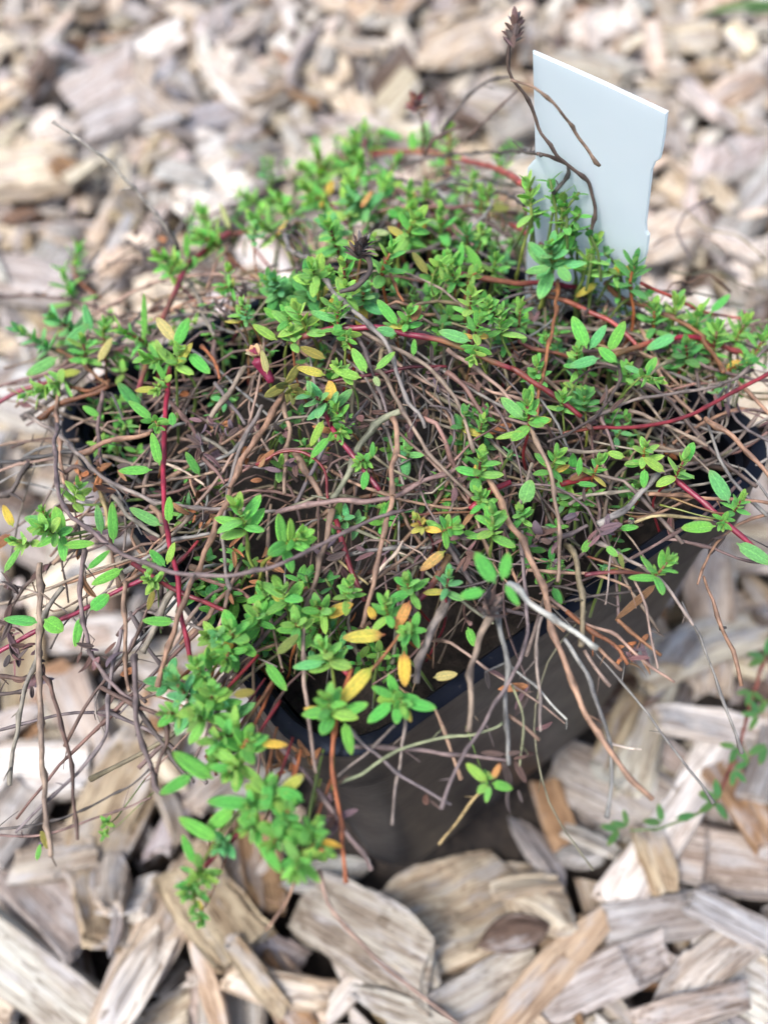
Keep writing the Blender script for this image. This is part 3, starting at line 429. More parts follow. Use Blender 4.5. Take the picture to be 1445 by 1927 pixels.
BARK = {'t': (.25, .175, .125), 'g': (.225, .18, .155), 'k': (.095, .068, .058), 'p': (.18, .12, .11), 'w': (.52, .50, .44), 'm': (.20, .165, .10), 'o': (.23, .085, .035),
        'r': (.24, .018, .045), 'd': (.15, .018, .025), 's': (.30, .06, .055), 'v': (.30, .27, .14), 'n': (.16, .22, .05)}
def tube(mb, P, r0, r1, c, rnd, step=.0012, sides=7, nodes=True, rough=.12, spurs=0.0):
    C = crom(P, step); n = len(C); L = 0; ph = rnd.uniform(0, 9); gap = rnd.uniform(.0055, .0095); seed = rnd.uniform(0, 50)
    prev = None; V = []; Lc = []; Fc = []; CL = []; red = c[0] > c[1]*5
    up = Vector((.3, .2, 1)).normalized(); nxt = gap*rnd.random(); spl = []
    for i, p in enumerate(C):
        tg = (C[min(n-1, i+1)]-C[max(0, i-1)]).normalized()
        if i: L += (p-C[i-1]).length
        side = tg.cross(up if prev is None else prev)
        if side.length < 1e-4: side = tg.cross(Vector((1, 0, 0)))
        side.normalize(); up2 = side.cross(tg).normalized(); prev = up2
        t = i/(n-1); rad = r0+(r1-r0)*t; nd = 0
        if nodes:
            dd = abs((L+ph) % gap-gap/2)/.0007
            nd = math.exp(-dd*dd); rad *= 1+(.62 if not red else .3)*nd
        wob = Vector((noise.noise(Vector((L*260, seed, 0))), noise.noise(Vector((L*260, seed, 5))), noise.noise(Vector((L*260, seed, 9)))))*rad*(1.15 if not red else .5)
        if L > nxt:
            nxt = L+gap
            if rnd.random() < spurs: spl.append((p, tg, side, up2, rad))
        kk = 1-.45*nd+.22*noise.noise(Vector((L*120, seed, 2))); gm = max(0, noise.noise(Vector((L*55, seed, 4)))*1.3-.1) if red else 0
        ck = tuple(c[q]*kk*(1-gm)+(.20, .17, .05)[q]*gm for q in range(3))
        for k in range(sides):
            CL.append(ck); a = 2*math.pi*k/sides
            rr = rad*(1+rough*noise.noise(Vector((L*700, k*1.7, seed))))
            V.append(p+wob+(side*math.cos(a)+up2*math.sin(a))*rr); Lc.append((L+seed, math.cos(a)*rad, math.sin(a)*rad+seed*.01))
    for i in range(n-1):
        for k in range(sides):
            a = i*sides+k; b2 = i*sides+(k+1) % sides
            Fc.append((a, b2, b2+sides, a+sides))
    for e, sgn in ((0, -1), (n-1, 1)):
        tgv = (C[1]-C[0] if e == 0 else C[-1]-C[-2]).normalized()*sgn
        V.append(C[e]+tgv*rad*.35); Lc.append((seed+L*(e > 0), 0, 0)); c0 = len(V)-1; CL.append(tuple(x*1.25 for x in c))
        for k in range(sides):
            a = e*sides+k; b2 = e*sides+(k+1) % sides
            Fc.append((a, b2, c0) if sgn > 0 else (b2, a, c0))
    mb.add(V, Fc, CL, Lc)
    for (p, tg, side, up2, rad) in spl:
        a = rnd.uniform(0, 6.28); d = (tg*rnd.uniform(.2, 1)+side*math.cos(a)+up2*math.sin(a)).normalized(); l = rnd.uniform(.0012, .004)
        tube(mb, [p, p+d*l*.6, p+d*l+Vector((0, 0, -.0002))], rad*.45, rad*.2, tuple(x*.75 for x in c), rnd, .0006, 5, False)
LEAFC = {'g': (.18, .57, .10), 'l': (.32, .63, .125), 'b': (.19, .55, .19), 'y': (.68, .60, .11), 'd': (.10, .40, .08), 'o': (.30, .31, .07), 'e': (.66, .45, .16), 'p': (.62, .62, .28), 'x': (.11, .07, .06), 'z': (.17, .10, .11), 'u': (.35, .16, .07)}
def leaf(mb, base, d, nrm, L, W, c, rnd, curl=.0, fold=.25, nt_=8, thick=.10, shape=.9):
    d = d.normalized(); s = d.cross(nrm)
    if s.length < 1e-3: s = d.cross(Vector((0, 0, 1)))
    s.normalize(); nrm = s.cross(d).normalized(); A = 7; z0 = rnd.uniform(0, 60); tw = rnd.uniform(-.25, .25)
    top = []; V = []; Lc = []; Fc = []
    for i in range(nt_+1):
        t = i/nt_; pr = .10+.90*(math.sin(math.pi*min(1, max(0, t))**shape) if 0 < t < 1 else 0)**.58 if t > .12 else .10+t*1.2
        if i == nt_: pr = .10
        w_ = W/2*pr; ang = curl*t
        cen = base+d*(L*t*math.cos(ang*.5))-nrm*(L*t*math.sin(ang*.5))
        s2 = (s*math.cos(tw*t)+nrm*math.sin(tw*t)); n2 = s2.cross(d)
        for k in range(A):
            q = -1+2*k/(A-1)
            V.append(cen+s2*(w_*q)+n2*(abs(q)*w_*fold-(q*q)**2*w_*fold*.9+.03*W*noise.noise(Vector((t*4, q*3, z0)))))
            Lc.append((t*3, q, z0))
    n1 = len(V)
    if thick:
        for i in range(nt_+1):
            for k in range(A):
                q = -1+2*k/(A-1); e = (1-q*q)*math.sin(math.pi*min(.97, max(.05, i/nt_)))
                V.append(V[i*A+k]-nrm*(W*thick*(.1+e))); Lc.append(Lc[i*A+k])
    for i in range(nt_):
        for k in range(A-1):
            a = i*A+k; Fc.append((a, a+1, a+A+1, a+A))
            if thick: Fc.append((n1+a, n1+a+A, n1+a+A+1, n1+a+1))
        if thick:
            a = i*A; Fc.append((a, a+A, a+A+n1, a+n1)); a = i*A+A-1; Fc.append((a, a+n1, a+A+n1, a+A))
    k1 = c
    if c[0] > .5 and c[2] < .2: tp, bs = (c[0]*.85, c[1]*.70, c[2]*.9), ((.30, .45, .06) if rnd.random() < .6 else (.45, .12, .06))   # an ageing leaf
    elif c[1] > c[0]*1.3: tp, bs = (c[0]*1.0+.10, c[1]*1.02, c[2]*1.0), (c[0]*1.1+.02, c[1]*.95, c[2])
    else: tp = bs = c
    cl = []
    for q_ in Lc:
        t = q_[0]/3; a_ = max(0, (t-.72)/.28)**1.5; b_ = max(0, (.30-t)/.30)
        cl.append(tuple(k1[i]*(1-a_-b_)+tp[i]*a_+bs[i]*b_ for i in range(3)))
    mb.add(V, Fc, cl, Lc)
def vary(c, rnd, a=.16):
    k = 1+rnd.uniform(-a, a); h = rnd.uniform(-.12, .12)
    return (max(0, c[0]*k*(1+h*2)), c[1]*k, max(0, c[2]*k*(1-h)))
def idir(deg): a = R(deg); return _r*math.cos(a)+_u*math.sin(a)
def spray(mb, O, A, rad, kind, rnd, n=None):
    """A leafy shoot tip: crossed pairs of leaves round the axis A, the lowest the widest spread."""
    n = n or rnd.choice((5, 6, 6, 7)); s = A.orthogonal().normalized(); u = A.cross(s); ph = rnd.uniform(0, 6.28)
    h = rad*.95
    for i in range(n):
        t = i/(n-1); op = R(84-62*t)+rnd.uniform(-.28, .28); L = rad*(.92-.46*t)*rnd.uniform(.72, 1.15)
        for sgn in (0, math.pi):
            a = ph+i*math.pi/2+sgn+rnd.uniform(-.38, .38); d = s*math.cos(a)+u*math.sin(a)
            dd = (A*math.cos(op)+d*math.sin(op)).normalized()
            c = LEAFC[kind]
            if kind == 'g' and rnd.random() < .25: c = LEAFC['l']
            if kind == 'g' and t > .6: c = tuple(c[q]*.5+LEAFC['l'][q]*.5 for q in range(3))
            if i == 0 and rnd.random() < .10: c = LEAFC['y']
            leaf(mb, O+A*(h*(t-.5)), dd, (A-dd*.2), L*rnd.uniform(.85, 1.05), L*(.42 if t < .7 else .46)*rnd.uniform(.85, 1.15), vary(c, rnd), rnd, rnd.uniform(-.2, .5), rnd.uniform(.15, .4))
            if i < n-1 and rnd.random() < .75:                       # small leaves in the axil
                d2 = (dd+A*rnd.uniform(.6, 1.3)+s*rnd.uniform(-.4, .4)+u*rnd.uniform(-.4, .4)).normalized()
                leaf(mb, O+A*(h*(t-.45)), d2, A-d2*.3, L*.45, L*.19, vary(LEAFC['l'] if kind in 'gl' else c, rnd), rnd, .2, .3, 6)
    top = O+A*h*.5
    for q in range(3):
        d2 = (A+s*rnd.uniform(-.4, .4)+u*rnd.uniform(-.4, .4)).normalized(); leaf(mb, top-A*h*.1, d2, s, rad*.33, rad*.16, vary(LEAFC['l'], rnd), rnd, .1, .35, 5)

thyme = empty('creeping_thyme', (0, 0, RIM_Z-.012))
tag(thyme, 'straggly creeping thyme with green tips and bare brown stems spilling over the black pot', 'thyme plant')
TO = thyme.location.copy(); ORG = {}
def part(mb, name, m, origin, parent=thyme, sharp=None):
    o = mb.build(name, m, None, sharp, origin); o.parent = parent
    o.location = Vector(origin)-(TO if parent is thyme else ORG[parent.name]); ORG[o.name] = Vector(origin)
    return o
def stem(code, wpx, lift, pts, name=None, up=False, spurs=None):
    rn = random.Random(hash_(pts)); k = len(pts)
    if isinstance(lift, (int, float)): lift = (lift, lift+rn.uniform(-.5, 1.2), lift)
    P = []
    for i, (x, y) in enumerate(pts):
        t = i/(k-1)*(len(lift)-1); a = int(min(t, len(lift)-2)); lf = lift[a]+(lift[a+1]-lift[a])*(t-a)
        P.append((x, y, lf/1000))
    if up: b0 = (CAM+ray(P[0][0], P[0][1])*lift[0]/1000) if lift[0] > 100 else at(P[0][0], P[0][1], P[0][2]); Q = [b0]+[upright(x, y, b0) for x, y, _ in P[1:]]
    else: Q = [at(*p) for p in P]
    # take out jumps in depth so that a stem stays smooth
    for _ in range(2):
        dz = [(q-CAM).length for q in Q]
        for i in range(1, k-1):
            m_ = (dz[i-1]+dz[i+1])/2; new = dz[i]*.5+m_*.5
            Q[i] = CAM+(Q[i]-CAM).normalized()*new
    dep = sum((q-CAM).dot(_f) for q in Q)/k
    r0 = wpx/2*dep/F_PX
    if code in 'rds': nm, mt, nodes, rough, sp = 'red_shoot', M_RED, True, .04, 0
    else: nm, mt, nodes, rough, sp = 'woody_stem', M_BARK, True, .16, .45
    if spurs is not None: sp = spurs
    small = nm == 'woody_stem' and (code, wpx, pts) in THIN
    mb = THINMB if small else MB(); c = vary(BARK[code], rn, .18)
    tube(mb, Q, r0, r0*(.82 if code in 'rds' else .72), c, rn, .001, 8, nodes, rough, sp)
    if not small: part(mb, name or nm, mt, Q[0])
    return Q
def hash_(pts): return int(sum((i+1)*(x*31+y*17) for i, (x, y) in enumerate(pts)))
def run_(pts): return sum(math.hypot(pts[i+1][0]-pts[i][0], pts[i+1][1]-pts[i][1]) for i in range(len(pts)-1))
wd_ = sorted([s_ for s_ in STEMS+UPSTEMS if s_[0] not in 'rds'], key=lambda s_: -s_[1]*run_(s_[3]))
THIN = {(s_[0], s_[1], s_[3]) for s_ in wd_[100:]}; THINMB = MB()
for s_ in STEMS: stem(*s_)
for s_ in UPSTEMS: stem(*s_, up=True)
if THINMB.v: tag(part(THINMB, 'thin_woody_stems', M_BARK, TO), kind='stuff')

# leafy shoot tips
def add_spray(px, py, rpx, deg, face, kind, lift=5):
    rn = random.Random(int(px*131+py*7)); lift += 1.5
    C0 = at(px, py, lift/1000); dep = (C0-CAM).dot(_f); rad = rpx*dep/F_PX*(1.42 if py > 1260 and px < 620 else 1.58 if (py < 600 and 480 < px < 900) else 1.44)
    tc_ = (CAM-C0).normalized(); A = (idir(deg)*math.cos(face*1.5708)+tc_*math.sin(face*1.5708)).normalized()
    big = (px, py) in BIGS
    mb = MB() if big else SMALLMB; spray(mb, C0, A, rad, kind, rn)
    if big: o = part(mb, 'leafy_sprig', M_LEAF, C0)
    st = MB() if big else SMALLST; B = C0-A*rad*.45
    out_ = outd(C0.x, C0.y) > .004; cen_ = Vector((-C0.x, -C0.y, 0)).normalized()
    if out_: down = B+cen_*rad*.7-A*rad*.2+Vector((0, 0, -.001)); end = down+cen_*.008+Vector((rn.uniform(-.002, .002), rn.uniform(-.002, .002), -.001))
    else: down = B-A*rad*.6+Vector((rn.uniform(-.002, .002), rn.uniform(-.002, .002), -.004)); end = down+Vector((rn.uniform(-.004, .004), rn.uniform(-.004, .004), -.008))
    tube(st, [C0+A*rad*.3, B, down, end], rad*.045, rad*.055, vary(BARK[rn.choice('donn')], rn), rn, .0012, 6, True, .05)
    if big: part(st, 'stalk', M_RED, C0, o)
rx = random.Random(404)
for s_ in list(SPRIGS):                                              # fuller tufts where the photograph has them
    if (s_[1] < 620 and 280 < s_[0] < 970) or (s_[1] > 1080 and s_[0] < 660 and rx.random() < .25):
        SPRIGS.append((s_[0]+rx.gauss(0, 24), s_[1]+rx.gauss(0, 20), s_[2]*.72, s_[3]+rx.gauss(0, 40), min(.9, s_[4]+.1), rx.choice('gglb'), 4+rx.random()*4))
BIGS = {(s_[0], s_[1]) for s_ in sorted(SPRIGS, key=lambda s_: -s_[2])[:100]}; SMALLMB = MB(); SMALLST = MB()
for s_ in SPRIGS: add_spray(*s_)
tag(part(SMALLMB, 'small_leafy_sprigs', M_LEAF, TO), kind='stuff'); tag(part(SMALLST, 'small_stalks', M_RED, TO), kind='stuff')
# single leaves
def add_leaf(bx, by, tx, ty, wpx, kind, lift=5):
    rn = random.Random(int(bx*13+ty*7)); B = at(bx, by, lift/1000); dep = (B-CAM).dot(_f)
    d0 = ray(tx, ty); T = CAM+d0*(dep/d0.dot(_f)); T += (CAM-T).normalized()*rn.uniform(-.0008, .0014)
    L = (T-B).length; mb = MB() if (bx, by) in BIGL else LEAFMB; tc_ = (CAM-B).normalized()
    nr = (tc_+idir(rn.uniform(0, 360))*rn.uniform(0, .5)+Vector((0, 0, .5))).normalized()
    leaf(mb, B, T-B, nr, L*1.04, wpx*dep/F_PX*1.05, vary(LEAFC[kind], rn, .08), rn, rn.uniform(-.1, .3), rn.uniform(.15, .35), 12)
    if mb is not LEAFMB: part(mb, 'leaf', M_LEAF, B)
BIGL = {s_[:2] for s_ in sorted(LEAVES, key=lambda s_: -s_[4]*math.hypot(s_[0]-s_[2], s_[1]-s_[3]))[:100]}; LEAFMB = MB()
for s_ in LEAVES: add_leaf(*s_)
tag(part(LEAFMB, 'lesser_leaves', M_LEAF, TO), kind='stuff')

# low small shoots seen between the stems
rn = random.Random(77); mb = MB()
for (x, y, s_) in LOWLEAF:
    for q in range(s_+1):
        px, py = x+rn.gauss(0, 26), y+rn.gauss(0, 22); C0 = at(px, py, rn.uniform(-.006, .001)); rad = rn.uniform(.0022, .0036)
        A = (Vector((rn.uniform(-.8, .8), rn.uniform(-.8, .8), 1))).normalized(); kd = rn.choice('gggdbl')
        s = A.orthogonal().normalized(); u = A.cross(s)
        for i in range(2):
            for sg in (-1, 1):
                d = (s if i == 0 else u)*sg; dd = (d+A*rn.uniform(.2, .9)).normalized(); l_ = rad*rn.uniform(.8, 1.2)*(1-.3*i)
                leaf(mb, C0+A*rad*.4*i, dd, A, l_, l_*.42, vary(LEAFC[kd], rn, .2), rn, .3, .3, 6, .08)
        tube(mb, [C0+A*rad*.5, C0-A*.003, C0-A*.006+Vector((0, 0, -.003))], .00025, .0003, (.10, .16, .04), rn, .002, 5, False)
tag(part(mb, 'small_leaves', M_LEAF, TO), kind='stuff')

# the tangle of thin dead stems under the leaves
rn = random.Random(21); mb = MB(); dead = MB(); nq = 0
while nq < 540:
    px, py = rn.uniform(40, 1440), rn.uniform(330, 1420)
    p0 = at(px, py, -.004)
    o0 = outd(p0.x, p0.y)
    if o0 > .022 and rn.random() < .85: continue
    if (o0 > .0005 or p0.y < -RIM_H+.006) and p0.y < -RIM_H+.007 and rn.random() < .93: continue
    if o0 > .003 and p0.x < -RIM_H and rn.random() < .62: continue
    if p0.x < -.012 and p0.y < -.020 and p0.x+p0.y < -.052 and rn.random() < .80: continue
    if abs(p0.x) > RIM_H-.012 and o0 == 0 and rn.random() < .35: continue
    nq += 1
    a = math.atan2(p0.y, p0.x)+rn.choice((0, math.pi))+rn.gauss(0, .75); L = rn.uniform(.012, .042); bend = rn.gauss(0, .35)
    dz = rn.uniform(-.012, .0005) if p0.x+p0.y < .05 else rn.uniform(-.003, .004); P = []
    for k in range(5):
        t = k/4; aa = a+bend*(t-.5)*2; x = p0.x+math.cos(aa)*L*(t-.5); y = p0.y+math.sin(aa)*L*(t-.5)
        z = max(RIM_Z-.014, mound(x, y)+dz+rn.gauss(0, .0010)+.003*math.sin(t*3.14))
        if outd(x, y) > 0 or max(abs(x), abs(y)) > RIM_H-.006: z = max(z, mound(x, y)-.0005+rn.uniform(0, .002))
        P.append(Vector((x, y, z)))
    c = vary(BARK[rn.choice('ttggkppm')], rn, .3); r0 = rn.uniform(.00015, .00036)*(1.5 if rn.random() < .12 else 1)
    tube(mb, P, r0, r0*.6, c, rn, .0028, 6, True, .1, .25)
    if rn.random() < .30:
        q = P[rn.randrange(1, 5)]; d = Vector((rn.uniform(-1, 1), rn.uniform(-1, 1), rn.uniform(-.6, .5)))
        for _ in range(rn.randrange(1, 4)):
            d2 = (d+Vector((rn.uniform(-.7, .7), rn.uniform(-.7, .7), rn.uniform(-.5, .5)))).normalized(); l_ = rn.uniform(.002, .005)
            leaf(dead, q, d2, Vector((rn.uniform(-1, 1), rn.uniform(-1, 1), 1)), l_, l_*.3, vary(LEAFC[rn.choice('xxzzu')], rn, .3), rn, rn.uniform(-1.2, 1.2), rn.uniform(.4, 1.1), 6, .06)
tag(part(mb, 'fine_dead_stems', M_BARK, TO), kind='stuff')
for (px, py, n_, lf, cds) in WITHER:                                   # shrivelled leaves that hang on the bare stems
    for _ in range((n_+1)//2):
        q = at(px+rn.gauss(0, 9), py+rn.gauss(0, 9), lf/1000); d = Vector((rn.uniform(-1, 1), rn.uniform(-1, 1), rn.uniform(-.8, .6))).normalized(); l_ = rn.uniform(.0018, .004)
        leaf(dead, q, d, Vector((rn.uniform(-1, 1), rn.uniform(-1, 1), 1)), l_, l_*rn.uniform(.22, .4), vary(LEAFC[rn.choice(cds)], rn, .25), rn, rn.uniform(-1.4, 1.4), rn.uniform(.4, 1.2), 8, .06)
tag(part(dead, 'shrivelled_leaves', M_BARK, TO), kind='stuff')

# dead flower heads and the few flowers
def head(px, py, rpx, deg, face, c, name, lift, n, label=None, up=None, wid=.16, lng=0):
    rn = random.Random(int(px+py)); C0 = upright(px, py, up) if up is not None else at(px, py, lift/1000); dep = (C0-CAM).dot(_f); rad = rpx*dep/F_PX
    A = (idir(deg)*math.cos(face*1.5708)+(CAM-C0).normalized()*math.sin(face*1.5708)).normalized(); mb = MB(); s = A.orthogonal().normalized(); u = A.cross(s)
    for q in range(n):
        a = rn.uniform(0, 6.28); op = rn.uniform(.1, 1.25-.5*lng); d = (A*math.cos(op)+(s*math.cos(a)+u*math.sin(a))*math.sin(op)).normalized()
        b0 = C0-A*rad*rn.uniform(.1-lng*.8, .6+lng*.6); l_ = rad*rn.uniform(.6, 1.1)*(1-.5*lng)
        leaf(mb, b0, d, A, l_, l_*wid*2, vary(rn.choice(c), rn, .25), rn, rn.uniform(-.5, .5), rn.uniform(.6, 1.2), 5, .1)
    o = part(mb, name, M_BARK if name == 'dead_flower_head' else M_LEAF, C0)
    if label: o['label'] = label
    return C0
K1 = (.05, .035, .035); K2 = (.12, .09, .085); K3 = (.22, .17, .15)
head(678, 466, 38, 80, .3, [K1, K2, K3], 'dead_flower_head', 15, 60)
head(685, 278, 28, 95, .0, [K2, K3, (.2, .1, .1)], 'dead_flower_head', 12, 34, wid=.18, lng=.5)
head(925, 1140, 42, 60, .3, [K1, K2, K3], 'dead_flower_head', 17, 40)
head(545, 425, 18, 60, .2, [K1, K2, K3], 'dead_flower_head', 7, 16)
head(410, 572, 20, 120, .0, [K2, K3], 'dead_flower_head', 5, 14)
head(460, 548, 20, 120, .0, [K1, K2], 'dead_flower_head', 5, 14)
head(975, 672, 20, 110, .1, [K1, K2, (.15, .06, .04)], 'dead_flower_head', 6, 16)
head(1100, 590, 22, 80, .1, [K2, K3], 'dead_flower_head', 5, 18)
head(535, 640, 22, 90, .1, [K1, K2], 'dead_flower_head', 6, 16)
head(655, 795, 22, 60, .4, [K1, K2], 'dead_flower_head', 12, 16)
b0 = on_tag(1110, 445)-_f*.006
head(968, 55, 40, 85, .0, [K2, K3, (.16, .11, .12)], 'dead_flower_head', 0, 54, up=b0, wid=.2, lng=.5)
head(780, 193, 32, 95, .1, [(.30, .06, .09), (.42, .20, .22), (.5, .35, .3)], 'flower_head', 10, 40, 'faded red flower head on a thin stem', up=CAM+ray(793, 285)*.208)
head(1400, 590, 12, 60, .2, [(.55, .06, .22), (.45, .2, .4)], 'flower', 6, 8, 'small magenta flower at the right edge', wid=.3)
head(515, 392, 11, 100, .0, [(.55, .40, .62)], 'flower', 6, 4, 'pale lilac petal', wid=.3)
head(443, 425, 11, 40, .3, [(.50, .28, .50)], 'flower', 3, 6, 'lilac petals behind the red shoot', wid=.3)
head(78, 1590, 9, 300, .3, [(.45, .38, .75)], 'flower', 3, 6, 'tiny violet flower on a thin trailing stem', wid=.4)
head(78, 722, 13, 190, .2, [(.38, .05, .14)], 'flower', 4, 7, 'dark magenta bud at the left edge', wid=.3)
# the red calyx with its dried tip
B = at(512, 718, .006); T = at(484, 672, .010); mb = MB(); rn = random.Random(3)
tube(mb, [B, B.lerp(T, .35), B.lerp(T, .75), T], .0007, .0011, (.22, .02, .06), rn, .0008, 10, False, .25)
for q in range(6):
    a = q*1.047; d = (T-B).normalized(); s = d.orthogonal().normalized(); u = d.cross(s); leaf(mb, T-d*.0004, (d+(s*math.cos(a)+u*math.sin(a))*.25), d, .0022, .0012, (.32, .05, .10), rn, 0, .5, 5)
o = part(mb, 'flower_calyx', M_RED, B); o['label'] = 'hairy dark red calyx with a dried tan tip'
mb = MB()
for q in range(9):
    d = Vector((rn.uniform(-1, 1), rn.uniform(-1, 1), rn.uniform(-1, 1)))+(T-B).normalized()*1.2; leaf(mb, T, d, Vector((0, 0, 1)), .0022, .0014, vary((.50, .34, .18), rn), rn, .8, .8, 5)
part(mb, 'dried_petals', M_BARK, B, o)
# water drops
M_DROP, n, l, b = mat('water_drop'); b.inputs['Base Color'].default_value = (1, 1, 1, 1); b.inputs['Transmission Weight'].default_value = 1; b.inputs['Roughness'].default_value = .02; b.inputs['IOR'].default_value = 1.33
for (px, py, r_) in ((1187, 980, 6), (501, 706, 7), (667, 893, 4), (905, 518, 4), (312, 976, 4)):
    C0 = at(px, py, .007); dep = (C0-CAM).dot(_f); rad = r_*dep/F_PX; V = []; Fc = []
    for i in range(7):
        for k in range(10):
            th_ = math.pi*(i+.02)/6.04; V.append(C0+Vector((math.sin(th_)*math.cos(k*.6283), math.sin(th_)*math.sin(k*.6283), math.cos(th_)*(1.15)))*rad)
    for i in range(6):
        for k in range(10): Fc.append((i*10+k, (i+1)*10+k, (i+1)*10+(k+1) % 10, i*10+(k+1) % 10))
    Fc += [tuple(range(9, -1, -1)) and tuple(range(10)), tuple(range(69, 59, -1))]
    m_ = MB(); m_.add(V, Fc, (1, 1, 1)); part(m_, 'water_drop', M_DROP, C0)

# ------------------------------------------------------------------ another plant's runner creeping in from the right, close to the chips
def gp(px, py, z): return at_z(px, py, z)
run = empty('thyme_runner', gp(1445, 1240, .03)); tag(run, 'thin reddish runner with sparse green leaf pairs creeping over the chips at the right edge', 'plant runner')
RO = run.location.copy(); rn = random.Random(9)
RP = [(1475, 1170, .034), (1440, 1240, .032), (1418, 1300, .03), (1400, 1370, .028), (1372, 1450, .027), (1345, 1512, .026), (1290, 1540, .025), (1240, 1558, .024), (1185, 1562, .023)]
P = [gp(*q) for q in RP]; mb = MB(); tube(mb, P[:6], .00045, .00035, (.16, .05, .035), rn, .0012, 7); o = mb.build('red_stem', M_RED, run, None, RO); o.location = (0, 0, 0)
mb = MB(); tube(mb, P[5:], .00034, .0002, (.10, .17, .05), rn, .0012, 7); o = mb.build('green_stem', M_RED, run, None, RO); o.location = (0, 0, 0)
for (px, py, z, dg, Lm, c, k) in ((1412, 1300, .031, 200, .0045, 'd', 3), (1425, 1345, .03, 60, .005, 'g', 4), (1385, 1405, .03, 170, .005, 'd', 3), (1380, 1448, .028, 250, .0045, 'g', 3), (1345, 1508, .027, 160, .0055, 'd', 3), (1352, 1505, .027, 85, .006, 'g', 2), (1245, 1548, .026, 110, .0055, 'g', 2), (1270, 1540, .026, 20, .0055, 'b', 1), (1180, 1555, .024, 100, .005, 'g', 2), (1165, 1560, .024, 165, .0055, 'g', 2), (1440, 1400, .03, 200, .006, 'g', 2), (1440, 1235, .034, 90, .006, 'g', 3)):
    for q in range(k):
        C0 = gp(px, py, z); mb = MB(); d = idir(dg+(q*65 if q else 0)+rn.uniform(-15, 15))+(CAM-C0).normalized()*.3
        leaf(mb, C0, d, (CAM-C0).normalized()+Vector((rn.uniform(-.4, .4), rn.uniform(-.4, .4), .3)), Lm*.8, Lm*.28, vary((.09, .26, .07), rn), rn, .2, .3, 9)
        o = mb.build('leaf', M_LEAF, run, None, C0); o.location = C0-RO
# a blade of green weed at the far right
wd = gp(1425, 30, .05); mb = MB()
for q in range(5): leaf(mb, wd+_r*(.012*(q-2)), _r*rn.uniform(.3, 1)+Vector((0, 0, rn.uniform(.1, .5))), Vector((0, 0, 1)), rn.uniform(.03, .05), .006, vary((.10, .22, .05), rn), rn, .5, .3, 9)
tag(mb.build('weed', M_LEAF, None, None, wd), 'blurred low green weed lying on the chips in the far right corner', 'weed')
